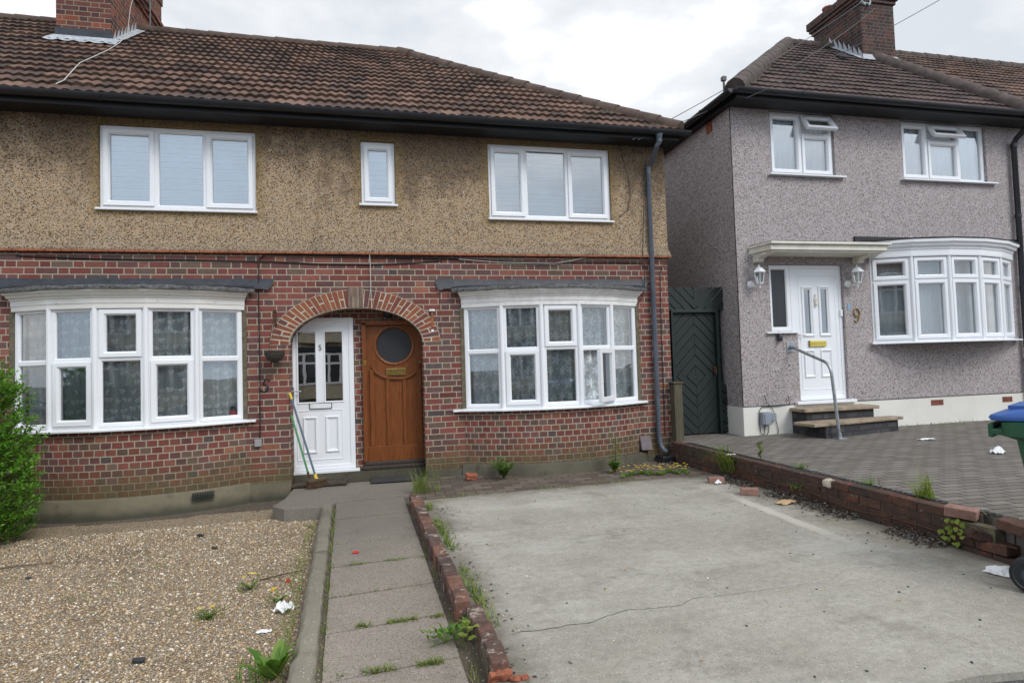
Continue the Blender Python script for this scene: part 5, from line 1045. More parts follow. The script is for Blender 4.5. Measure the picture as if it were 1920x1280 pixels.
b.grid([q0, q1]); b.grid([[(K0 - .12, KY0 - .13, on9(KY0 - .13, .05)), (K1 + .1, KY0 - .13, on9(KY0 - .13, .05))], [(K0 - .02, KY0 - .01, on9(KY0, .12)), (K1 + .02, KY0 - .01, on9(KY0, .12))]]); b.build('flashing', M['leadlight'], ch9)
b = MB(); p = wY(1622, 8, 2.47)
for sx in (-.10, .10): b.tube([(p.x + sx, 2.46, p.z + .3), (p.x + sx, 2.44, p.z + .02), (p.x + sx * .4, 2.42, p.z - .05)], .018, 6)
b.tube([(p.x - .13, 2.46, p.z + .02), (p.x + .13, 2.46, p.z + .02)], .015, 6); b.build('aerial_bracket', M['dishgrey'], ch9)
p = wY(1582, 112, 2.2); 
q = Vector((9.0 + .0, 0, 0)); d = _ray(1579, 112); t = (E9 + (CW[1] + O9) * T9 - CW[2]) / (d[2] - d[1] * T9); q = Vector(CW + d * t); b = MB(); b.T = Matrix.Translation(q + nv9 * .05) @ nv9.to_track_quat('Z', 'Y').to_matrix().to_4x4(); b.box(-.14, .14, -.12, .12, 0, .03); b.build('roof_vent', M['lead'], roof9, bevel=0.006)
for px_, py_, w_, h_ in ((1757.5, 754, .235, .075), (1889, 748, .20, .075)):
    p = wY(px_, py_, -.016); b = MB()
    for k in range(8): b.box(p.x - w_ / 2 + w_ * k / 7.6, p.x - w_ / 2 + w_ * k / 7.6 + .009, -.020, .01, p.z - h_ / 2, p.z + h_ / 2)
    for k in range(4): b.box(p.x - w_ / 2 - .004, p.x + w_ / 2 + .004, -.022, .01, p.z - h_ / 2 + h_ * k / 3 - .004, p.z - h_ / 2 + h_ * k / 3 + .004)
    b.box(p.x - w_ / 2, p.x + w_ / 2, -.0145, .01, p.z - h_ / 2, p.z + h_ / 2); b.build('air_brick', M['terracotta'], H9)
b = MB(); b.box(GX0 - .012, GX0 + .01, .47, .62, 4.93, 5.10); 
for k in range(7): b.box(GX0 - .02, GX0, .47, .62, 4.94 + .024 * k, 4.952 + .024 * k)
b.build('air_brick', M['creasing'], H9)
p = wY(1607, 600, -.01); digit('9', p.x, -.012, p.z - .03, .21, M['brass'], H9); p = wY(1591, 575, 0); b = MB(); b.box(p.x - .02, p.x + .02, -.008, .0, p.z - .05, p.z + .05); b.build('sticker', plain('pale_blue_card', (.22, .40, .52), .6), H9)
# ================================================================== GATE between the houses
GT = thing('garden_gate', 'dark green wooden side gate with diamond-pattern boards between the two houses', 'gate', (4.72, .4, .25))
def clip(poly, a, b_, c):   # keep a*x+b*y<=c
    out = []
    for k in range(len(poly)):
        p, q = poly[k], poly[(k + 1) % len(poly)]; dp, dq = a * p[0] + b_ * p[1] - c, a * q[0] + b_ * q[1] - c
        if dp <= 0: out.append(p)
        if dp * dq < 0: t = dp / (dp - dq); out.append((p[0] + (q[0] - p[0]) * t, p[1] + (q[1] - p[1]) * t))
    return out
def strips(mb, rect, a, b_, c0, wd, gap, y0, y1, jag=0.0):
    x0, x1, z0, z1 = rect
    for k in range(-12, 40):
        poly = [(x0, z0), (x1, z0), (x1, z1), (x0, z1)]
        poly = clip(poly, -a, -b_, -(c0 + k * wd + gap / 2)); poly = clip(poly, a, b_, c0 + (k + 1) * wd - gap / 2) if len(poly) > 2 else poly
        if len(poly) > 2: j = ru(-.004, .004); mb.prism(poly, y0 + j, y1 + j, 'y')
LF = (4.375, 5.075, .27, 2.085); lcx, lcz = 4.735, wY(1301, 705, .42).z
b = MB(); wd = .158; yl = .42
for rect, a, b_ in (((lcx, LF[1], lcz, LF[3]), 1, 1), ((LF[0], lcx, lcz, LF[3]), -1, 1), ((LF[0], lcx, LF[2], lcz), -1, -1), ((lcx, LF[1], LF[2], lcz), 1, -1)):
    strips(b, rect, a, b_, a * lcx + b_ * lcz, wd, .013, yl, yl + .02)
lf = b.build('gate_leaf', M['gate_green'], GT, bevel=0.003); b = MB(); b.box(LF[0], LF[1], yl + .016, yl + .04, LF[2], LF[3]); b.build('backing_board', M['gate_dk'], lf)
b = MB(); b.box(5.03, 5.06, yl - .03, yl, 1.18, 1.27); b.tube([(5.045, yl - .03, 1.24), (5.045, yl - .06, 1.24), (5.045, yl - .06, 1.14)], .008, 6); b.build('latch', M['rust'], lf)
b = MB(); yf = .385
strips(b, (4.10, lcx, 2.125, 2.47), 1, 1, lcx + 2.13, .155, .02, yf, yf + .02); strips(b, (lcx, 5.225, 2.125, 2.47), -1, 1, -lcx + 2.13, .155, .02, yf, yf + .02); b.build('diagonal_boards', M['gate_green'], GT, bevel=0.003)
for (xa, xb) in ((5.13, 5.225), (4.11, 4.34)):
    b = MB(); strips(b, (xa, xb, lcz, 2.125), -1, 1, 0, .155, .022, yf, yf + .02); strips(b, (xa, xb, .27, lcz), 1, 1, 0, .155, .022, yf, yf + .02); b.build('diagonal_boards', M['gate_green'], GT, bevel=0.003)
b = MB(); b.box(5.08, 5.13, yf - .02, yf + .09, .26, 2.13); b.box(4.335, 4.372, yf - .02, yf + .09, .26, 2.13); b.box(4.335, 5.13, yf - .022, yf + .088, 2.088, 2.132); b.build('gate_frame', M['gate_green'], GT, bevel=0.004)
b = MB(); b.box(4.11, 5.225, yf + .10, yf + .12, .26, 2.2); b.build('backing_board', M['gate_dk'], GT)
b = MB(); b.box(4.06, 4.185, -.15, -.03, .20, 1.055); b.box(4.045, 4.20, -.165, -.015, 1.055, 1.08)
tag(b.build('gate_post', M['post'], None, bevel=0.008, loc=(4.12, -.09, .2)), 'short mossy wooden post with flat cap at the brick corner', 'post')
# ================================================================== LOW WALLS OF OLD BRICK
def brick_at(b, c, d, rz=0, tilt=(0, 0), m=0):
    T0 = b.T; b.T = Matrix.Translation(c) @ Matrix.Rotation(rz, 4, 'Z') @ Matrix.Rotation(tilt[0], 4, 'X') @ Matrix.Rotation(tilt[1], 4, 'Y'); b.box(-d[0] / 2, d[0] / 2, -d[1] / 2, d[1] / 2, -d[2] / 2, d[2] / 2, m); b.T = T0
def rough(o, amt=.004, cuts=2, scale=.05):
    s = o.modifiers.new('cut', 'SUBSURF'); s.subdivision_type = 'SIMPLE'; s.levels = s.render_levels = cuts
    t = bpy.data.textures.get('chips%g' % scale) or bpy.data.textures.new('chips%g' % scale, 'CLOUDS'); t.noise_scale = scale; d = o.modifiers.new('chip', 'DISPLACE'); d.texture = t; d.strength = amt; d.mid_level = .5; d.texture_coords = 'GLOBAL'
    return o
for k_ in KERBS: rough(k_, .022, 2, .07)
ed = thing('brick_edging', 'row of worn red bricks edging the concrete driveway beside the path', 'edging', (.45, -3.1, 0))
b = MB(); y = -1.33; k = 0; lens = [.11, .13, .12, .20, .23, .225, .22, .225, .215, .225, .23, .22, .215, .235, .22, .23, .22]
while y > -5.0:
    L = lens[k % len(lens)] * 1.0; L = min(L, y + 5.08)
    if L < .08: break
    f = (y + 1.31) / (-3.76); xl, xr = .352 + .123 * f, .455 + .101 * f
    gx = -.02 if y > -4.25 else .015
    brick_at(b, ((xl + xr) / 2 + gx + ru(-.005, .005), y - L / 2, .005 + ru(-.004, .004)), (xr - xl, L - .008, .13 + ru(-.006, .006)), ru(-.025, .025), (ru(-.02, .02), ru(-.03, .03)))
    y -= L; k += 1
    if -4.36 < y < -4.2 : y -= .05
eo = rough(b.build('brick_row', M['edgebrick'], ed, bevel=0.008), .010, 2, .045)
b = MB(); b.box(.43, .47, -4.25, -1.36, -.15, .03); b.box(.48, .53, -5.0, -4.32, -.15, .03); b.build('mortar_bed', M['mortarlump'], ed)
b = MB(); brick_at(b, (.517, -5.095, -.005), (.104, .03, .115), 0, (.5, 0)); rough(b.build('broken_end', M['freshbrick'], ed, bevel=.006), .02, 3, .03)
gw = thing('garden_wall', 'low sooty brick retaining wall between the concrete drive and the block paving', 'wall', (4.05, -2.4, 0))
b = MB()
for c in range(4):
    z = .0 + .0755 * c; y = -.02 - (.11 if c % 2 else 0)
    while y > -4.75:
        L = .217 + ru(-.004, .004); mid = y - L / 2
        skip = (c == 3 and (-1.36 < mid < -1.16 or mid < -4.22)) or (c == 2 and mid < -4.42) or (c == 1 and mid < -4.6)
        if not skip:
            x = 3.99 + (.02 if mid < -3.3 else 0) * 0 + ru(-.004, .004) - (.04 if mid < -4.1 else 0) * (-(mid + 4.1))
            brick_at(b, (x + .055, mid, z), (.112, L - .004, .068), ru(-.012, .012), (ru(-.01, .01), ru(-.012, .012)))
        y -= L + .009
rough(b.build('brickwork', M['oldbrick'], gw, bevel=.006), .009, 2, .05)
b = MB(); b.box(4.0, 4.085, -4.55, -.02, -.1, .195); b.box(4.0, 4.085, -4.15, -.02, .19, .235); b.build('mortar_core', M['mortarlump'], gw)
p = wZ(1523, 903, .25); b = MB(); brick_at(b, (4.02, p.y, .225), (.10, .10, .07), .4); rough(b.build('mortar_lump', M['mortar'], gw, bevel=.012), .03, 3, .05)
b = MB(); pts = []
for k in range(26):
    f = k / 25; pts.append((3.983, -1.6 - 3.1 * f, .085 + .012 * math.sin(k * .8) + .02 * math.sin(k * .31)))
b.tube(pts, .006, 6); tag(b.build('wall_cable', M['rust'], None, smooth=True, loc=(3.98, -3, .08)), 'thin rust-brown cable clipped along the face of the low brick wall', 'cable')
LB = 'loose bricks lying on the drive and the wall'
def loose(name, px, py, z0, dims, rz, mat, label, tilt=(0, 0), chip=.008, zc=None, pos=None):
    p = pos or wZ(px, py, z0); b = MB(); brick_at(b, (p[0], p[1], z0 + dims[2] / 2 if zc is None else zc), dims, rz, tilt)
    o = rough(b.build(name, M[mat], None, bevel=.007, loc=(p[0], p[1], z0)), chip, 3, .05); return tag(o, label, 'brick', LB)
loose('loose_brick', 1405, 927, 0, (.17, .10, .068), -.55, 'pinkbrick', 'half brick standing on the concrete drive in front of dead leaves', chip=.006)
loose('loose_brick', 1343, 905, 0, (.10, .17, .065), 1.2, 'pinkbrick', 'brick lying on the drive corner under the bending grass')
loose('loose_brick', 884, 898, .0, (.14, .09, .065), .3, 'freshbrick', 'broken brick piece at the foot of the right bay wall', (.25, .1), .03)
p = wZ(1798, 966, .26); loose('loose_brick', 0, 0, .215, (.105, .19, .07), .45, 'pinkbrick', 'pinkish hollowed brick set down on top of the broken low wall', (.05, -.06), .006, pos=(4.03, -4.30))
loose('loose_brick', 0, 0, .195, (.105, .21, .07), .15, 'edgebrick', 'tilted old brick at the broken end of the low wall beside the bin', (.12, -.10), .02, pos=(4.06, -4.66))
loose('loose_brick', 0, 0, .10, (.09, .12, .065), .9, 'oldbrick', 'rounded grey lump of brick jutting from the broken low wall', (.3, .2), .035, pos=(3.975, -4.47))
for k, (px, py, s) in enumerate(((1775, 1013, .055), (1800, 1020, .05), (1815, 1025, .045), (1788, 1019, .035), (965, 1276, .04), (985, 1272, .03), (858, 1155, .04))):
    z = 0 if k != 6 else -.03; p = wZ(px, py, z); b = MB(); brick_at(b, (p.x, p.y, z + s * .3), (s, s * .8, s * .6), ru(0, 3), (ru(-.3, .3), .2)); o = rough(b.build('brick_fragment', M['freshbrick'], None, bevel=.004, loc=(p.x, p.y, z)), .02, 3, .03)
    tag(o, ['orange brick fragment beneath the vine on the low wall', 'largest orange crumb of brick on the drive below the wall break', 'orange brick crumb on the drive nearest the bin', 'small orange chip between two larger brick crumbs by the wall', 'orange brick crumb at the broken end of the edging', 'tiny orange brick crumb on the drive beyond the edging end', 'orange brick crumb in the gap of the brick edging'][k], 'brick fragment', 'orange brick fragments')
# ================================================================== WHEELED BIN
wb = thing('wheeled_bin', 'green wheeled rubbish bin with blue lid at the right edge of the drive', 'bin', (3.9, -4.9, 0))
BT = Matrix.Translation(wZ(1938, 1112, 0)) @ Matrix.Rotation(math.radians(-62), 4, 'Z') @ Matrix.Translation((-.05, -.03, 0))
b = MB(); b.T = BT; prof = [(.12, .09), (.105, .16), (.055, .55), (.012, .86), (-.02, .875), (-.045, .885), (-.05, .965), (-.02, .97)]
def rr(x0, x1, y0, y1, z, r=.05, n=5):
    P = []
    for cx, cy, a0 in ((x1 - r, y1 - r, 0), (x0 + r, y1 - r, 90), (x0 + r, y0 + r, 180), (x1 - r, y0 + r, 270)):
        for k in range(n + 1): a = math.radians(a0 + 90 * k / n); P.append((cx + r * math.cos(a), cy + r * math.sin(a), z))
    return P
rows = [rr(-.0 + i, .70 - i * .8, .02 + i * .6, .52 - i * .6, z) for i, z in prof]; b.grid(rows, close=True); b.face(rows[0]); b.box(.12, .58, .10, .44, .90, .93)
bb_ = b.build('bin_body', M['bin_green'], wb, smooth=True, ang=35)
b = MB(); b.T = BT; b.box(-.105, -.03, .04, .50, .885, .925); b.box(-.115, -.085, .04, .50, .87, .955); b.build('handle', M['bin_green'], bb_, bevel=.012)
b = MB(); b.T = BT; rows = [rr(-.10 - i, .73 + i * .2, .0 - i * .2, .54 + i * .2, z, .06) for i, z in ((.0, .975), (.01, .99), (.0, 1.005), (-.10, 1.035), (-.22, 1.05))]; b.grid(rows, close=True); b.face(rows[-1]); b.face(rows[0][::-1]); b.box(-.02, .3, .08, .46, 1.036, 1.058); b.build('lid', M['bin_blue'], wb, smooth=True, ang=35)
for yy in (-.005, .455):
    b = MB(); b.T = BT; b.lathe([(.05, .0), (.09, .0), (.102, .014), (.102, .052), (.09, .066), (.05, .066)], (.05, yy, .102), 32, axis='y'); wh = b.build('wheel', M['tyre'], wb, smooth=True, ang=40)
    b = MB(); b.T = BT; b.lathe([(.001, -.006), (.02, -.006), (.024, .006), (.05, .010), (.074, .004), (.08, -.004), (.084, .004), (.084, .06), (.001, .06)], (.05, yy, .102), 28, axis='y'); b.build('rim', M['hub'], wh, smooth=True, ang=40)
b = MB(); b.T = BT; b.tube([(.05, .04, .102), (.05, .47, .102)], .012, 8); b.build('axle', M['steel'], wb)
# ================================================================== THINGS AT THE DOORS
def mat_thing(name, pts, z, mat, label, th=.02):
    b = MB(); b.prism(pts, z, z + th, 'z'); o = b.build(name, M[mat], None, bevel=.006, loc=(sum(p[0] for p in pts) / len(pts), sum(p[1] for p in pts) / len(pts), z)); return tag(rough(o, .008, 3, .06), label, 'doormat', 'doormats at the two doors')
mat_thing('doormat', [(-.985, -.10), (-.35, -.13), (-.335, .165), (-.975, .18)], -.004, 'mat_br', 'brown worn coir doormat below the white door', .03)
mat_thing('doormat', [(-.07, -.17), (.545, -.20), (.565, .17), (-.06, .18)], -.004, 'mat_gr', 'dark grey doormat below the orange wooden door', .012)
br = thing('broom', 'broom with grey-blue handle and brown bristles leaning by the white door', 'broom', (-.69, -.15, 0))
hd0, hd1 = Vector((-.705, -.12, .10)), wY(546, 745, -.035)
b = MB(); b.tube([hd0, hd1], .0125, 10); b.build('handle', M['blue_h'], br, smooth=True); b = MB(); d = (hd1 - hd0).normalized(); b.tube([hd1 - d * .02, hd1 + d * .06], [.015, .013], 10); b.build('hanging_cap', M['yellow'], br)
b = MB(); b.tube([hd0 - d * .035, hd0 + d * .05], [.024, .017], 10); b.build('socket', M['yellow'], br)
b = MB(); b.T = Matrix.Translation((-.69, -.14, .062)) @ Matrix.Rotation(math.radians(38), 4, 'Z'); b.box(-.13, .13, -.030, .030, .0, .035); hdk = b.build('broom_head', M['paper'] if 0 else M['stemc'], br, bevel=.008)
b = MB(); b.T = Matrix.Translation((-.69, -.14, .0)) @ Matrix.Rotation(math.radians(38), 4, 'Z')
for k in range(420):
    x, y = ru(-.125, .125), ru(-.026, .026); ox, oy = x * .15 + ru(-.012, .012), y * .7 + ru(-.012, .012); s = .0016; b.face([(x - s, y, .064), (x + s, y, .064), (x + ox + s, y + oy, .0), (x + ox - s, y + oy, .0)])
b.build('bristles', M['bristle'], br)
hoe = thing('garden_hoe', 'hoe with bright green handle and rusty blade leaning on the white door', 'hoe', (-.79, -.12, 0))
h0, h1 = Vector((-.80, -.03, .13)), wY(546.5, 778, -.03)
b = MB(); b.tube([h0, h1], .012, 10); b.build('handle', M['green_h'], hoe, smooth=True); d = (h1 - h0).normalized()
b = MB(); b.tube([h0 + d * .04, h0 - d * .02, h0 - d * .06 + Vector((.0, -.02, 0)), Vector((-.79, -.12, .035)), Vector((-.775, -.17, .03))], [.015, .014, .008, .007, .007], 8); b.build('neck', M['rust'], hoe, smooth=True)
b = MB(); b.T = Matrix.Translation((-.765, -.185, .02)) @ Matrix.Rotation(.5, 4, 'Z'); b.prism([(-.055, 0), (.055, 0), (.045, .05), (-.045, .05)], -.003, .003, 'y'); b.build('blade', M['rust'], hoe)
# hanging basket on a rusty bracket, empty rusty bracket opposite
bk = thing('wall_bracket', 'rusty flat bracket left of the arch holding the wicker basket', 'bracket', (-1.15, 0, 2.0)); p0, p1 = wY(516.5, 581, -.01), wY(517.5, 615, -.01)
b = MB(); b.box(p0.x - .012, p0.x + .012, -.012, 0, p1.z, p0.z); b.build('back_plate', M['rust'], bk, bevel=.002); b = MB(); b.tube([(p0.x, -.01, p0.z - .03), (p0.x, -.17, p0.z - .02), (p0.x, -.185, p0.z - .035), (p0.x, -.17, p0.z - .045)], .006, 8); b.tube([(p0.x, -.01, p1.z + .03), (p0.x, -.13, p0.z - .02)], .005, 8); b.build('arm', M['rust'], bk)
hb = thing('hanging_basket', 'dark woven hanging basket left of the arch', 'basket', (-1.15, -.17, 1.6)); c = wY(515, 662, -.17)
b = MB(); Rb = .105; n = 30
for k in range(7):
    f = k / 6; z = c.z + .02 - .12 * f; r = Rb * math.sqrt(max(.12, 1 - (f * .95) ** 2.2)); pts = [(c.x + (r + .004 * ((j + k) % 2)) * math.cos(2 * math.pi * j / n), c.y + (r + .004 * ((j + k) % 2)) * math.sin(2 * math.pi * j / n), z + ru(-.003, .003)) for j in range(n + 1)]; b.tube(pts, .0105, 6, cap=False)
b.lathe([(.001, -.105), (.04, -.10), (.085, -.06), (.10, -.02), (.10, .02)], (c.x, c.y, c.z), 20); b.build('woven_bowl', M['wicker'], hb)
b = MB()
for a in (.3, 2.4, 4.5): b.tube([(c.x + Rb * math.cos(a), c.y + Rb * math.sin(a), c.z + .02), (c.x, -.178, p0.z - .05)], .0025, 5)
b.build('chain', M['rust'], hb)
bk2 = thing('wall_bracket', 'empty flaking orange bracket right of the arch', 'bracket', (.752, 0, 2.0)); p0, p1 = wY(810, 579, -.012), wY(811, 620, -.012)
b = MB(); b.box(p0.x - .013, p0.x + .013, -.014, 0, p1.z + .05, p0.z - .02); b.build('back_plate', M['rust_or'], bk2, bevel=.002); b = MB(); b.tube([(p0.x, -.012, p0.z - .03), (p0.x, -.09, p0.z - .02)], .012, 8); b.box(p0.x - .035, p0.x + .035, -.02, 0, p0.z - .03, p0.z - .005); b.box(p0.x - .017, p0.x + .017, -.012, 0, p1.z - .012, p1.z + .018); b.build('arm', M['white'], bk2)
# wall box by the drainpipe, socket cover by the left bay
b = MB(); r = RX(1201, 818, 1222, 842, -.06); b.prism([(-.0, r[3]), (-.035, r[3]), (-.10, r[2]), (0, r[2])], r[0] + .0, r[1], 'x'); tag(b.build('vent_cowl', M['plumbox'], None, bevel=.004, loc=(3.62, -.05, .25)), 'plum-grey sloping plastic vent cowl on the brick wall beside the downpipe', 'vent')
p = wY(484, 830, -.02); b = MB(); b.box(p.x - .04, p.x + .04, -.035, 0, p.z - .045, p.z + .045); tag(b.build('junction_box', plain('clear_grey_plastic', (.30, .29, .30), .25), None, bevel=.006, loc=(p.x, 0, p.z)), 'small greyish plastic box on the brick between left bay and arch', 'box')
b = MB(); p = wY(494, 734, -.004); b.T = Matrix.Translation((p.x, -.006, p.z)) @ Matrix.Rotation(.3, 4, 'Y'); S5 = [(.9, 1), (.25, 1), (.18, .56), (.5, .62), (.85, .48), (.92, .25), (.72, .03), (.35, 0), (.05, .14)]; b.tube([((q[0] - .5) * .09, 0, q[1] * .15) for q in S5], .011, 6); tag(b.build('house_number', M['cable'], None, loc=(p.x, -.006, p.z)), 'black metal figure 5 tilted on the brick pier left of the arch', 'house number')
# ================================================================== THINGS ON THE NEIGHBOUR'S FRONT
def lantern(cx, z, side, label):
    t = thing('wall_lantern', label, 'lantern', (cx, 0, z), 'white coach lanterns beside the neighbour\'s door'); y = -.15
    b = MB(); b.lathe([(.001, -.03), (.035, -.03), (.055, -.012), (.058, 0)], (cx - .045, 0, z - .08), 16, axis='y'); b.build('back_plate', M['white'], t, smooth=True)
    b = MB(); b.tube([(cx - .045, -.02, z - .08), (cx - .03, -.07, z - .115), (cx, y, z - .105), (cx, y, z - .085)], .011, 8); b.tube([(cx, y, z - .16), (cx, y, z - .14), (cx, y, z - .12), (cx, y, z - .08)], [.004, .012, .010, .028], 10); b.build('arm', M['white'], t, smooth=True)
    b = MB(); n = 6; lo, hi, zl, zh = .045, .075, z - .08, z + .075
    for k in range(n):
        a = 2 * math.pi * k / n; b.tube([(cx + lo * math.cos(a), y + lo * math.sin(a), zl), (cx + hi * math.cos(a), y + hi * math.sin(a), zh)], .006, 6)
    b.lathe([(lo + .008, -.085), (lo + .008, -.072), (.01, -.072)], (cx, y, z), 6); b.lathe([(hi + .012, .072), (hi + .012, .084), (.01, .084)], (cx, y, z), 6); b.build('cage', M['white'], t)
    b = MB(); b.lathe([(lo, -.075), (hi, .075)], (cx, y, z), 6); b.build('pane', M['glass'], t)
    b = MB(); b.lathe([(hi + .022, .082), (hi + .004, .105), (.045, .145), (.02, .158), (.012, .165), (.016, .178), (.006, .19), (.001, .20)], (cx, y, z), 6); b.build('cap', M['white'], t)
    b = MB(); b.lathe([(.001, -.06), (.014, -.06), (.014, -.02), (.026, .01), (.024, .035), (.001, .05)], (cx, y, z), 12); b.build('bulb', M['paper'], t, smooth=True)
p = wY(1424, 521, -.15); lantern(p.x, p.z, 1, 'white coach lantern left of the neighbour\'s door beside the narrow dark window'); p = wY(1607.5, 520, -.15); lantern(p.x, p.z, 1, 'white coach lantern right of the neighbour\'s door above the brass figure 9')
hr = thing('handrail', 'bent galvanised steel handrail rising beside the neighbour\'s front steps', 'handrail', (6.12, -.8, .25))
a0, a1, a2 = Vector((6.07, -.015, 1.525)), Vector((6.055, -.80, 1.262)), Vector((6.13, -.815, .256)); pts = [a0]
for k in range(13):
    t = k / 12; q0 = a1 + (a0 - a1).normalized() * .13; q2 = a1 + (a2 - a1).normalized() * .16; pts.append(q0 * (1 - t) ** 2 + a1 * 2 * t * (1 - t) + q2 * t * t)
pts.append(a2); b = MB(); b.tube(pts, .021, 12); b.build('rail', M['steel'], hr, smooth=True)
b = MB(); b.box(6.0, 6.14, -.010, 0, 1.45, 1.60); b.tube([(6.07, 0, 1.53), (6.068, -.06, 1.51)], .029, 12); b.build('wall_flange', M['steel'], hr, bevel=.003); b = MB(); b.box(6.07, 6.20, -.875, -.755, .251, .262); b.tube([(6.13, -.815, .26), (6.13, -.815, .33)], .027, 12); b.build('foot_plate', M['steel'], hr, bevel=.003)
mb = thing('meter_box', 'grey plastic meter box with looping black cables on the white plinth', 'meter box', (5.57, -.03, .5)); r = RX(1429.5, 773, 1446.5, 795, -.08)
b = MB(); b.box(r[0], r[1], -.10, -.012, r[2], r[3]); b.box(r[0] + .02, r[1] - .02, -.112, -.10, r[2], r[3] - .02); b.build('housing', M['greybox'], mb, bevel=.012); b = MB(); b.box(r[1] + .005, r[1] + .10, -.07, -.012, r[3] - .13, r[3] - .02); b.build('side_box', M['greybox'], mb, bevel=.008)
def wallpath(px, Y): return [wY(x, y, Y) for x, y in px]
b = MB(); b.tube(wallpath([(1433, 741), (1438, 755), (1448, 765), (1453, 777), (1457, 795), (1460, 808), (1458, 813)], -.03), .005, 6); b.tube(wallpath([(1477, 741), (1481, 757), (1460, 761), (1428, 763), (1423, 772), (1424, 795), (1427, 812), (1436, 817), (1441, 810), (1442, 795)], -.03), .0055, 6); b.tube(wallpath([(1434, 796), (1434, 814)], -.035), .007, 6); b.build('loose_cables', M['cable'], mb, smooth=True)
p = wY(1462, 632, -.03); b = MB(); b.lathe([(.001, .055), (.025, .055), (.038, .04), (.04, -.03), (.036, -.055), (.001, -.06)], (p.x, -.035, p.z), 14); b.tube([(p.x - .01, -.02, p.z + .05), (p.x - .01, -.02, p.z + .09)], .01, 6); tag(b.build('doorbell_camera', M['black'], None, smooth=True, loc=(p.x, 0, p.z)), 'small black rounded box below the neighbour\'s narrow side window', 'sensor')
# ================================================================== CABLES
CB = 'black cables run over the tan house front'
def cable(pts, r, mat, label, group=None, cat='cable'):
    b = MB(); b.tube(pts, r, 6); c = pts[0]; return tag(b.build('cable', M[mat], None, smooth=True, loc=tuple(c)), label, cat, group)
cable(wallpath([(30, 478), (40, 480), (100, 482), (180, 485), (260, 487), (330, 487), (420, 489), (520, 491), (600, 495), (690, 496), (760, 494), (830, 488)], -.012), .008, 'cable', 'long sagging black cable across the brick above the left bay and arch', CB)
cable(wallpath([(500, 477.5), (560, 478.5), (640, 480), (700, 481), (780, 482.5), (850, 484), (900, 486), (960, 490), (1020, 492), (1090, 491), (1150, 491), (1195, 491.5), (1206, 494), (1212, 503)], -.022), .009, 'cable', 'black cable following the underside of the orange string course to the downpipe', CB)
cable(wallpath([(497, 478.5), (489, 482), (485, 489), (485, 560), (487, 650), (487.5, 740), (488, 820)], -.020), .007, 'cable', 'black cable dropping past the left bay down to the small plastic box', CB)
cable(wallpath([(693, 468), (693, 478), (694.5, 500), (695, 540), (697, 577)], -.040), .005, 'cable_w', 'dirty white cable hanging from the string course over the arch keystone')
cable(wallpath([(1161, 262), (1163, 280), (1172, 310), (1180, 340), (1182, 370), (1176, 395), (1160, 408)], -.028), .004, 'cable', 'thin dark wire looping on the pebbledash right of the right upper window', CB)
cable(wallpath([(1211, 300), (1208, 350), (1206, 420), (1205, 480), (1209, 510), (1208, 540), (1204, 560), (1193, 572)], -.050), .006, 'cable', 'black cable behind the downpipe curling onto the right bay roof', CB)
cable(wallpath([(1252, 491), (1242, 500), (1238, 512), (1239, 560), (1241, 640), (1244, 720), (1247, 815)], -.014), .005, 'cable', 'thin black cable down the brick corner right of the downpipe', CB)
cable(wallpath([(860, 486), (940, 492), (1040, 494), (1070, 489), (1098, 483)], -.030), .004, 'cable_w', 'pale wire sagging over the dark cable above the right bay')
# aerial cable lying on the tan house roof
def roof1_pt(x, y, o=.05): d = _ray(x, y); t = (EZT + (CW[1] + OV) * T1 - CW[2]) / (d[2] - d[1] * T1); return Vector(CW + d * t) + nv_ * o
chn = wX(276, 3, CX1 + .1)
cable([Vector((CX1 + .03, 3.2, 8.2)), Vector((CX1 + .04, 2.75, 7.3)), roof1_pt(240, 72), roof1_pt(225, 88), roof1_pt(205, 101), roof1_pt(180, 113), roof1_pt(152, 126), roof1_pt(138, 141), roof1_pt(122, 160), roof1_pt(108, 170, .07)], .006, 'cable_w', 'pale aerial cable trailing down the tan house roof from the chimney')
am = thing('aerial_mast', 'thin dark aerial mast fixed to the side of the left chimney', 'aerial', (-3.6, 3.9, 7.3)); p = wX(281.5, 60, CX1 + .13); b = MB(); b.tube([(CX1 + .13, p.y, p.z - .05), (CX1 + .13, p.y, p.z + 2.4)], .016, 8); b.build('mast', M['cable_g'], am); b = MB(); b.tube([(CX1, p.y - .4, p.z + .35), (CX1 + .13, p.y, p.z + .33)], .012, 6); b.build('bracket', M['rust'], am)
def wire(a, c, sag, r, label):
    a, c = Vector(a), Vector(c); pts = [a.lerp(c, k / 20) - Vector((0, 0, sag * 4 * (k / 20) * (1 - k / 20))) for k in range(21)]; b = MB(); b.tube(pts, r, 5); return tag(b.build('overhead_wire', M['cable_g'], None, smooth=True, loc=tuple(a)), label, 'wire', 'overhead wires between the two roofs')
ge = wY(1186, 262, -.36); ge2 = wY(1196, 262, -.36); br9 = wY(1640, 6, 2.42)
wire(ge, br9 + Vector((-.25, 0, .05)), .10, .0058, 'upper overhead wire from the tan house eaves to the right chimney'); wire(ge2, br9 + Vector((0, 0, -.12)), .22, .0058, 'lower overhead wire from the tan house eaves to the right chimney')
wire(wY(1400, 184, -.42), wY(1960, -120, -2.2), .10, .0045, 'overhead wire running from the neighbour\'s fascia up over the street'); 
b = MB(); p = wY(1357, 152, -.2); b.tube([(p.x, -.2, 5.2), (p.x, -.2, p.z + .02)], .018, 6); b.box(p.x - .03, p.x + .03, -.23, -.17, p.z, p.z + .06); tag(b.build('wire_bracket', M['cable_g'], None, loc=(p.x, -.2, 5.2)), 'short dark wire bracket standing on the neighbour\'s roof corner', 'bracket')
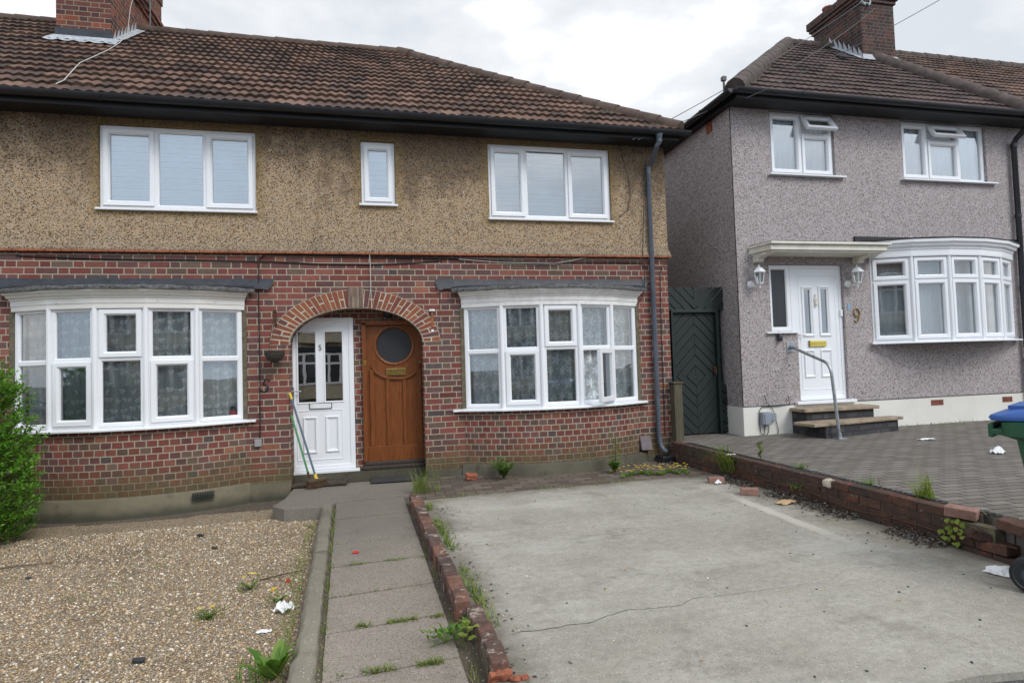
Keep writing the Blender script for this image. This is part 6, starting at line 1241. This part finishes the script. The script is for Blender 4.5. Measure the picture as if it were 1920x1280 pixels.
# ================================================================== PLANTS
def blade(b, p, az, L, wd, bend, n=4):
    d = Vector((math.cos(az), math.sin(az), 0)); sdv = Vector((-d.y, d.x, 0)); rows = []
    for k in range(n + 1):
        t = k / n; q = Vector(p) + Vector((0, 0, 1)) * (L * (t - .35 * bend * t * t)) + d * (L * bend * t * t * .8 + L * .12 * t); w_ = wd * (1 - t) ** .7 * .5 + .0004; rows.append([q - sdv * w_, q + sdv * w_])
    b.grid(rows)
def tuft(b, c, n, L, r, wd=.005, bend=(.1, .9)):
    for k in range(n): a = ru(0, 6.28); q = r * math.sqrt(rnd()); blade(b, (c[0] + q * math.cos(a * 1.7), c[1] + q * math.sin(a * 1.7), c[2]), a, L * ru(.45, 1.1), wd * ru(.6, 1.2), ru(*bend))
def leaf(b, p, d, up, L, W, fold=.15):
    d = Vector(d).normalized(); sdv = d.cross(Vector(up)); sdv = sdv.normalized() if sdv.length > 1e-5 else Vector((1, 0, 0)); u = sdv.cross(d); p = Vector(p)
    m1, m2 = p + d * L * .35 - u * fold * L * .2, p + d * L * .72
    b.grid([[p, p, p], [m1 - sdv * W * .5 + u * W * fold, m1, m1 + sdv * W * .5 + u * W * fold], [m2 - sdv * W * .38 + u * W * fold, m2, m2 + sdv * W * .38 + u * W * fold], [p + d * L - u * L * .1] * 3])
def rosette(b, c, n, L, W, up=.6):
    for k in range(n): a = 2 * math.pi * k / n + ru(-.4, .4); e = ru(up * .5, up * 1.3); leaf(b, (c[0], c[1], c[2] + .005), (math.cos(a), math.sin(a), e), (0, 0, 1), L * ru(.6, 1.1), W * ru(.7, 1.1))
def bushy(b, st, c, n, h, spread, L, W):
    for k in range(n):
        a = ru(0, 6.28); tip = Vector(c) + Vector((math.cos(a) * spread * ru(.2, 1), math.sin(a) * spread * ru(.2, 1), h * ru(.5, 1))); mid = Vector(c).lerp(tip, .5) + Vector((0, 0, h * .12)); P = [Vector(c), mid, tip]; st.tube(P, [.003, .0022, .001], 4)
        for j in range(7):
            t = .2 + .8 * j / 6; q = Vector(c).lerp(mid, t * 2) if t < .5 else mid.lerp(tip, t * 2 - 1)
            for s_ in (0, 1): aa = a + ru(-.6, .6) + (math.pi / 2 if s_ else -math.pi / 2); leaf(b, q, (math.cos(aa), math.sin(aa), ru(-.1, .5)), (0, 0, 1), L * ru(.6, 1.1), W * ru(.7, 1.1))
# privet at the left edge: arching shoots with paired leaves
sh = thing('privet_bush', 'bright green leafy privet bush in front of the left bay window', 'bush', (-3.85, -1.15, GZ))
random.seed(5); b, st = MB(), MB(); cb = Vector((-3.78, -1.12, GZ))
for k in range(1500):
    az = ru(0, 6.28); hh = ru(.0, 1.0); zz = .02 + 1.56 * hh; Rm = .60 * (1 - .45 * max(0, hh - .55) / .45) * (.72 + .28 * min(1, hh / .22)) * (.92 + .12 * math.sin(az * 3 + zz * 5) + .06 * math.sin(az * 7 - zz * 9)); q_ = math.sqrt(ru(.18, 1)) * Rm
    base = cb + Vector((math.cos(az) * q_, math.sin(az) * q_ * .85, zz)); d = Vector((math.cos(az + ru(-.7, .7)) * ru(.3, 1), math.sin(az + ru(-.7, .7)) * ru(.3, 1), ru(.1, 1.0))).normalized(); R_ = ru(.09, .20); tip = base + d * R_; mid = base.lerp(tip, .55) + Vector((0, 0, .01)); st.tube([base - d * .1, mid, tip], [.003, .002, .001], 4, cap=False)
    side0 = d.cross(Vector((0, 0, 1))).normalized(); u0 = side0.cross(d)
    for j in range(7):
        t = j / 6; q = base.lerp(tip, t); a_ = j * 1.57 + ru(-.5, .5)
        for s_ in (0, math.pi):
            side = side0 * math.cos(a_ + s_) + u0 * math.sin(a_ + s_); ld = d * ru(.4, 1.0) + side * ru(.6, 1.1); leaf(b, q, ld, (ru(-.6, .6), ru(-.6, .6), 1), ru(.030, .052), ru(.017, .026))
st.build('twigs', M['stemc'], sh); b.build('foliage', M['privet'], sh, smooth=True)
b = MB(); b.tube([cb + Vector((0, 0, -.02)), cb + Vector((.02, 0, .5)), cb + Vector((-.03, .02, 1.0))], [.03, .022, .01], 8); b.build('stem', M['stemc'], sh)
def plant(name, label, cat, loc, fn, mat='weed', group=None, stem=True, flowers=None):
    b, st = MB(), MB(); fn(b, st); o = b.build(name, M[mat], None, smooth=True, loc=loc); tag(o, label, cat, group)
    if st.f: st.build('stem', M['stemc'] if stem is True else M[stem], o)
    if flowers: fl = MB(); flowers(fl); fl.build('flower_heads', M['flower'], o)
    return o
def daisies(fl, pts, r=.014):
    for p in pts:
        for k in range(7): a = 2 * math.pi * k / 7; leaf(fl, p, (math.cos(a), math.sin(a), .25), (0, 0, 1), r * ru(.9, 1.2), r * .7)
random.seed(21)
def g0(x, y, z=0.0): return tuple(wZ(x, y, z))
c = g0(512, 1277, GZ); plant('dock_plant', 'broad-leaved green dock at the bottom of the gravel by the kerb', 'weed', c, lambda b, st: (rosette(b, c, 15, .21, .07, 1.6), rosette(b, (c[0] + .16, c[1] - .02, c[2]), 9, .13, .05, 1.2), tuft(b, c, 60, .16, .20)))
c = g0(790, 925, -.02); plant('grass_clump', 'tall wispy grass clump at the far end of the brick edging', 'grass', c, lambda b, st: (tuft(b, c, 90, .30, .10), [blade(b, (c[0] + .05 + ru(-.08, .16), c[1] + ru(-.1, .1), c[2]), ru(0, 6.28), ru(.25, .42), .004, ru(.3, 1.1)) for k in range(50)]), 'grass')
c = g0(945, 897); plant('fern_weed', 'bright green leafy weed growing from the right bay plinth', 'weed', c, lambda b, st: bushy(b, st, c, 22, .26, .22, .055, .030))
c = g0(1153, 885); plant('tall_weed', 'upright nettle-like weed climbing the curved brick under the open window', 'weed', c, lambda b, st: (st.tube([c, (c[0] + .02, c[1], .25), (c[0] + .035, c[1] + .02, .46)], [.006, .005, .002], 5), [leaf(b, (c[0] + .035 * h / .46, c[1], h), (math.cos(a := h * 23 + s_ * 3.14), math.sin(a), ru(-.3, .3)), (0, 0, 1), .11 * (1.15 - h), .055 * (1.15 - h)) for h in [.03 + .043 * k for k in range(11)] for s_ in (0, 1)], bushy(b, st, c, 7, .14, .10, .06, .035)))
yc = [g0(x, y, -.01) for x, y in [(1170 + 5.2 * k, 893 - k * .28 + ru(-4, 3)) for k in range(24)]]
plant('yellow_daisy_patch', 'low patch of yellow daisy-like flowers at the far edge of the drive', 'flowers', yc[10], lambda b, st: [(rosette(b, q, 6, .07, .018, .7), tuft(b, q, 9, .08, .05)) for q in yc], flowers=lambda fl: daisies(fl, [(q[0] + ru(-.06, .06), q[1] + ru(-.05, .05), .05 + ru(0, .06)) for q in yc for k in range(2)], .019))
c = (4.16, g0(1722, 935, .25)[1], .25); plant('grass_clump', 'vivid green grass tussock growing behind the top of the low wall', 'grass', c, lambda b, st: (tuft(b, c, 80, .23, .07, .007), [blade(b, (c[0], c[1], c[2]), ru(0, 6), .36, .003, .1) for k in range(3)]), 'vine')
c = g0(1760, 995, .13); plant('ivy_sprig', 'yellow-green ivy sprig hanging on the low wall near its broken end', 'ivy', c, lambda b, st: [leaf(b, (3.975 + ru(-.03, .0), c[1] + ru(-.09, .09), .15 + ru(-.11, .07)), (ru(-1, .2), ru(-.6, .6), -.8), (-1, 0, .4), ru(.025, .045), .042) for k in range(26)], 'vine')
c = g0(1340, 890, .05); plant('grass_clump', 'long bent grass flopping over the broken gap of the low wall', 'grass', c, lambda b, st: ([blade(b, (3.97 + ru(-.03, .03), c[1] + ru(-.15, .15), .14 + ru(-.08, .05)), ru(2.6, 4.6), ru(.22, .42), .007, ru(.8, 1.5)) for k in range(110)]), 'grass')
c = (4.17, g0(1418, 862, .25)[1], .25); plant('tall_weed', 'reddish-green upright weed behind the low wall', 'weed', c, lambda b, st: ([st.tube([c, (c[0] + s_, c[1] + s_, .42)], [.003, .001], 4) for s_ in (-.03, 0, .03)], [leaf(b, (c[0] + s_ * h / .2, c[1], .25 + h), (math.cos(h * 60), math.sin(h * 60), .8), (0, 0, 1), .05, .014) for s_ in (-.03, 0, .03) for h in [.01 * k for k in range(1, 20)]]), 'grass')
c = g0(850, 1205, -.03); plant('spreading_weed', 'feathery low weed spreading over a path joint beside the edging', 'weed', c, lambda b, st: (b.tube([(c[0] - .12, c[1] - .02, -.024), (c[0] + .05, c[1] + .05, -.02), (c[0] + .2, c[1] + .12, -.024)], .003, 4), [leaf(b, (c[0] + .27 * t + ru(-.05, .05) - .1, c[1] + ru(-.05, .05) + .12 * t, -.02 + ru(0, .05)), (ru(-1, 1), ru(-1, 1), ru(.1, .6)), (0, 0, 1), .045, .014) for t in [rnd() for _ in range(150)]]))
c = g0(878, 1222, -.03); plant('ivy_sprig', 'small yellow-green heart-leaved shoot between path and edging', 'weed', c, lambda b, st: (st.tube([c, (c[0], c[1] + .01, .06), (c[0] - .005, c[1], .11)], [.003, .002, .001], 4), [leaf(b, (c[0] + ru(-.02, .02), c[1] + ru(-.02, .02), .03 + .013 * k), (math.cos(k * 2.4), math.sin(k * 2.4), .3), (0, 0, 1), .05, .042) for k in range(8)]), 'vine')
for k, (px, py, lb, nf) in enumerate(((470, 1105, 'yellow-flowered weed in the gravel farthest from the dock', 3), (522, 1132, 'yellow-flowered weed in the gravel beside the white litter', 2), (390, 1160, 'small yellow-flowered weed farthest left in the gravel', 2))):
    c = g0(px, py, GZ); plant('yellow_weed', lb, 'weed', c, lambda b, st: (bushy(b, st, c, 7, .07, .10, .028, .010), tuft(b, c, 14, .06, .09)), group='yellow-flowered weeds in the gravel', flowers=lambda fl: daisies(fl, [(c[0] + ru(-.06, .06), c[1] + ru(-.05, .05), GZ + .09 + ru(-.02, .02)) for q in range(nf)], .017))
c = g0(1000, 900); 
for k, (px, py, z, lb) in enumerate(((1490, 880, .25, 'low green weed behind the middle of the low wall'), (1650, 908, .25, 'single green seedling on the paving behind the low wall'), (1290, 850, .25, 'thin grass sprouting where the low wall meets the gate post'), (848, 885, .0, 'fresh green moss-like weed at the right porch pier'), (1700, 925, .0, 'green leaves sprouting from the wall face below the mortar lump'))):
    c = g0(px, py, z); c = (4.17, c[1], z) if z else ((3.96, g0(1515, 935)[1], .10) if k == 4 else c); plant('small_weed', lb, 'weed', c, lambda b, st: (tuft(b, c, 26, .09, .09), rosette(b, c, 6, .05, .02, .8)), 'weed', 'small weeds around the drive')
# moss and grass in every joint
gr = MB(); random.seed(33)
for y in jy[1:-1]:
    x0, x1 = pxl(y), pxr(y)
    dens = {-1.72: 30, -2.60: 60, -3.17: 130, -3.75: 45, -4.27: 520, -4.80: 520, -3.17: 260}.get(y, 40)
    for k in range(dens):
        t = rnd() if y > -4 else (rnd() ** .8 * .75 + .1 if y < -4.6 else .25 + rnd() * .7); clus = .5 + .5 * math.sin(t * 17 + y * 5)
        if clus < ru(0, .8): continue
        x = x0 + (x1 - x0) * t; blade(gr, (x, y + ru(-.018, .018) + .01, -.045), ru(0, 6.28), ru(.018, .055), .005, ru(.2, 1.2), 2)
for k in range(430):   # between kerb and slabs
    y = -1.3 - 4.3 * rnd(); blade(gr, (pxl(y) + ru(-.012, .012), y, -.055), ru(0, 6.28), ru(.02, .07), .005, ru(.2, 1.2), 2)
for k in range(220):   # between path and edging
    y = -1.5 - 3.6 * rnd()
    if math.sin(y * 3.7) + math.sin(y * 8.3) > .1: blade(gr, (pxr(y) + ru(.0, .035), y, -.045), ru(0, 6.28), ru(.02, .07), .004, ru(.2, 1.2), 2)
for k in range(700):   # along the drive side of the edging
    y = -1.4 - 3.3 * rnd() ** 1.2
    if math.sin(y * 4.1) + math.sin(y * 9.7) < -.3: continue
    f = (y + 1.31) / (-3.76); blade(gr, (.47 + .10 * f + abs(random.gauss(0, .035)), y, -.005), ru(0, 6.28), ru(.03, .10), .008, ru(.4, 1.4), 3)
for k in range(420):   # far edge of the drive
    x = ru(.5, 3.7); 
    if math.sin(x * 3.3) + math.sin(x * 7.1 + 1) < .1: continue
    blade(gr, (x, -1.30 + .03 * math.sin(x * 5) + ru(-.02, .03), -.012), ru(0, 6.28), ru(.02, .07), .006, ru(.3, 1.2), 2)
for k in range(260):   # foot of the low wall, top edge of the neighbour's paving
    y = ru(-4.6, -.2); blade(gr, (4.12 + ru(-.02, .03), y, .235), ru(0, 6.28), ru(.02, .08), .006, ru(.3, 1.2), 2) if math.sin(y * 5) + math.sin(y * 11) > .5 else None
for k in range(240):
    x, y = ru(-3.3, -.6), ru(-5.3, -1.3)
    if math.sin(x * 6 + y * 3) * math.sin(y * 5) > .45: 
        for j in range(4): blade(gr, (x + ru(-.03, .03), y + ru(-.03, .03), GZ), ru(0, 6.28), ru(.02, .06), .005, ru(.3, 1.2), 2)
for k in range(340): # rough border where gravel meets kerb
    y = ru(-5.5, -1.4); blade(gr, (pxl(y) - .19 - abs(random.gauss(0, .05)), y, GZ), ru(0, 6.28), ru(.03, .12), .004, ru(.3, 1.3), 3)
for k in range(150): blade(gr, (ru(6.0, 10.2), -.03 - abs(random.gauss(0, .03)), .25), ru(0, 6.28), ru(.02, .06), .008, ru(.3, 1.2), 2)
tag(gr.build('grass', M['grass'], None, smooth=True), 'short moss and grass sprouting in the paving joints and edges', 'grass', kind='stuff')
# dead leaves banked along the foot of the low wall and round the gully
dl = MB()
for k in range(2200):
    y = ru(-4.25, -1.5); q = abs(random.gauss(0, .085)); 
    if math.sin(y * 4.3 + 1) + .6 * math.sin(y * 9) < -.75: continue
    a = ru(0, 6.28); p = (3.965 - q, y, .004 + .045 * math.exp(-q * 12) * rnd()); leaf(dl, p, (math.cos(a), math.sin(a), ru(-.2, .5)), (ru(-.6, .6), ru(-.6, .6), 1), ru(.014, .038), ru(.008, .020), .5)
for k in range(220): a = ru(0, 6.28); leaf(dl, (ru(3.2, 3.95), ru(-.75, -.05), .0 + ru(0, .02)), (math.cos(a), math.sin(a), ru(0, .3)), (0, 0, 1), ru(.015, .045), ru(.01, .025), .4)
for k in range(120): a = ru(0, 6.28); leaf(dl, (.55 + abs(random.gauss(0, .1)), ru(-5.5, -1.6), .003), (math.cos(a), math.sin(a), ru(0, .2)), (0, 0, 1), ru(.012, .03), ru(.006, .014), .4)
tag(dl.build('dead_leaves', M['deadleaf'], None), 'drift of grey-brown dead leaves along the foot of the low wall', 'dead leaves', kind='stuff')
# crumbs and grit scattered over the drive, gravel and forecourt
def grit(name, region, n, mat, label, smin, smax):
    b = MB()
    for k in range(n):
        x, y, z = region(); s = ru(smin, smax); b.T = Matrix.Translation((x, y, z + s * .3)) @ Matrix.Rotation(ru(0, 6), 4, 'Z') @ Matrix.Rotation(ru(-.5, .5), 4, 'X'); b.prism([(-s, -s * .5), (s * ru(.5, 1), -s * .7), (s * ru(.6, 1), s * .4), (-s * .3, s * .7)], -s * .3, s * .35, 'z')
    b.T = None; return tag(b.build(name, M[mat], None), label, 'grit', kind='stuff')
grit('grit', lambda: (ru(.62, 3.9), ru(-5.6, -1.3), 0), 70, 'slate', 'dark specks of grit scattered over the concrete drive', .003, .008)
grit('grit', lambda: (ru(.56, .75) if rnd() < .5 else ru(.6, 3.9), ru(-5.6, -1.4), 0), 110, 'pebble', 'pale crumbs of stone scattered over the concrete drive', .004, .009)
# ================================================================== LITTER
def sheet_litter(name, px, py, z, w_, d_, rz, mat, label, cat, crumple=.02, n=7, group=None):
    p = g0(px, py, z); b = MB(); rows = []
    for i in range(n):
        rw = []
        for j in range(n):
            x, y = (i / (n - 1) - .5) * w_, (j / (n - 1) - .5) * d_; x2, y2 = x * math.cos(rz) - y * math.sin(rz), x * math.sin(rz) + y * math.cos(rz); jx = min(crumple, .6 * w_ / n); jy_ = min(crumple, .6 * d_ / n); edge = 1 - .22 * (abs(i / (n - 1) - .5) * abs(j / (n - 1) - .5) * 4) * (.5 + rnd()); rw.append((p[0] + x2 * edge + ru(-.3, .3) * jx, p[1] + y2 * edge + ru(-.3, .3) * jy_, z + .004 + crumple * rnd() * (1.2 - abs(i / (n - 1) - .5) - abs(j / (n - 1) - .5))))
        rows.append(rw)
    b.grid(rows); o = b.build(name, M[mat], None, smooth=False, loc=p); so2 = o.modifiers.new('thick', 'SOLIDIFY'); so2.thickness = .002; return tag(o, label, cat, group)
sheet_litter('paper_sheet', 1878, 1072, 0, .20, .16, .3, 'paper', 'folded white paper lying on the drive beside the bin wheel', 'paper', .03)
sheet_litter('paper_scrap', 1737, 824, .25, .26, .10, .0, 'paper', 'flat white paper scrap on the neighbour\'s block paving', 'paper', .02)
sheet_litter('crumpled_tissue', 1872, 850, .25, .17, .12, .2, 'paper', 'crumpled white tissue on the block paving behind the bin', 'tissue', .08)
sheet_litter('paper_wrapper', 1475, 943, 0, .24, .13, .15, 'brownpaper', 'tan paper wrapper on the drive beside the dead leaves', 'wrapper', .03)
sheet_litter('crumpled_tissue', 1347, 907, 0, .11, .06, .4, 'paper', 'crumpled white tissue by the bent grass and brick', 'tissue', .05)
sheet_litter('paper_scrap', 1370, 853, .25, .15, .07, .1, 'paper', 'white scrap on top of the gap in the low wall', 'paper', .02)
sheet_litter('plastic_scrap', 533, 1144, GZ, .13, .13, .8, 'paper', 'torn white plastic on the gravel near the kerb', 'litter', .06)
sheet_litter('paper_scrap', 495, 1186, GZ, .09, .03, .1, 'paper', 'small white strip on the gravel above the dock', 'litter', .02)
sheet_litter('red_petal', 667, 1037, -.03, .05, .045, .3, 'red', 'bright red petal lying on the concrete path', 'petal', .02)
sheet_litter('red_petal', 540, 1092, GZ, .03, .03, .3, 'red', 'red petal among weeds on the gravel by the kerb', 'petal', .03)
for k, (px, py, s, lb) in enumerate(((402, 1029, .05, 'black shard on the gravel nearest the kerb notch'), (53, 1086, .045, 'black shard on the gravel at far left'), (260, 1242, .06, 'black shard on the gravel near the bottom of the photo'), (605, 1025, .05, 'dark stone lying in the notch of the kerb'), (375, 1006, .06, 'dull green plastic fragment on the gravel below the air brick'))):
    c = g0(px, py, GZ); b = MB(); brick_at(b, (c[0], c[1], GZ + s * .25), (s * .95, s * .5, s * .3), ru(-.6, .3), (.2, .2)); tag(rough(b.build('shard', M['slate'] if k != 4 else M['gate_green'], None, bevel=.005, loc=c), .02, 2, .03), lb, 'shard', 'dark shards in the gravel garden')
for k, (px, py, L, rz, lb) in enumerate(((530, 1081, .16, .35, 'dry twig on the gravel beside the kerb'), (38, 1065, .22, .1, 'brown stick on the gravel at far left'))):
    c = g0(px, py, GZ); b = MB(); b.tube([(c[0] - L * math.cos(rz), c[1] - L * math.sin(rz), GZ + .014), (c[0], c[1], GZ + .02), (c[0] + L * math.cos(rz + .1), c[1] + L * math.sin(rz + .1), GZ + .012)], [.006, .005, .003], 5); tag(b.build('twig', M['stemc'], None, loc=c), lb, 'twig')
p = wY(437, 766, .03); b = MB(); b.lathe([(.001, 0), (.04, 0), (.042, .05), (.035, .08), (.030, .085)], (p.x, .02, BZ0 + .03), 16); fg = b.build('red_jar', M['red'], None, smooth=True, loc=(p.x, .02, BZ0 + .03)); tag(fg, 'small red jar with dark lid on the left bay windowsill', 'jar'); b = MB(); b.lathe([(.032, .085), (.034, .11), (.02, .13), (.001, .132)], (p.x, .02, BZ0 + .03), 16); b.build('lid', M['black'], fg, smooth=True); b = MB(); b.box(p.x - .03, p.x + .03, -.0235, -.021, BZ0 + .055, BZ0 + .065); b.build('label', M['paper'], fg)
# ================================================================== TERRACE ACROSS THE ROAD (seen only in the window reflections)
M['cream_r'] = plain('cream_roughcast', (0.48, 0.43, 0.32), 0.95, var=.2); M['oppdark'] = plain('dark_window_glass', (.03, .035, .04), .1); M['opproof'] = plain('red_brown_roof', (.14, .065, .045), .9, var=.4)
OY = -21.0; OLB = ['cream house opposite with curved bays, nearest the left', 'cream house opposite with curved bays, between its two twins', 'cream house opposite with curved bays, nearest the right']
for k in range(3):
    ox = -9 + 9 * k; t = thing('terraced_house', OLB[k], 'house', (ox, OY, 0), 'cream houses across the road')
    b = MB(); b.box(ox - 4.48, ox + 4.48, OY - 7, OY, -.1, 5.0); b.build('wall', M['cream_r'], t); b = MB(); b.prism([(OY + .4, 4.95), (OY - 3.5, 7.9), (OY - 7.4, 4.95)], ox - 4.5, ox + 4.5, 'x'); b.build('roof', M['opproof'], t)
    for sx in (-2.3, 2.3):
        for z0, z1 in ((.8, 2.2), (3.2, 4.6)):
            pts = arc(ox + sx, 1.25, .55, 5); pts = [(x, OY - y, nx, -ny) for x, y, nx, ny in pts]; b = MB(); b.sweep(pts, [(0, z0 - .7 if z0 < 2 else z0 - .5), (0, z0)], smooth=False); wl_ = b.build('bay_wall', M['cream_r'], t)
            b = MB(); b.sweep(pts, [(-.02, z0), (-.02, z1)], smooth=False); bw_ = b.build('bay_window', M['oppdark'], t); b = MB()
            for (x, y, nx, ny) in pts: b.box(x - .06, x + .06, y - .06, y + .06, z0, z1)
            for zz in (z0, z0 + (z1 - z0) * .68, z1): b.sweep(pts, [(.0, zz - .05), (.05, zz - .05), (.05, zz + .05), (.0, zz + .05)], smooth=False)
            b.build('frame', M['upvc'], bw_); b = MB(); b.sweep(pts, [(0, z1 + .05), (.12, z1 + .1), (.14, z1 + .25), (0, z1 + .3)], smooth=False); b.build('cornice', M['lead'] if z0 < 2 else M['upvc'], bw_)
    b = MB(); b.box(ox - .5, ox + .5, OY - .02, OY + .03, 0, 2.1); b.build('door', M['gate_green'], t)
hg = thing('hedge', 'clipped green hedge in front of the houses across the road', 'hedge', (-8, -19.3, 0)); random.seed(3); b = MB()
for k in range(1400): 
    x = ru(-11, -4.5); leaf(b, (x, -19.3 + ru(-.35, .35), ru(0, 1.25)), (ru(-1, 1), ru(-.2, 1), ru(-.2, 1)), (0, 0, 1), .14, .08)
b.build('foliage', M['privet'], hg); b = MB(); b.box(-11, -4.5, -19.5, -19.1, -.05, 1.05); b.build('inner_growth', M['stemc'], hg)
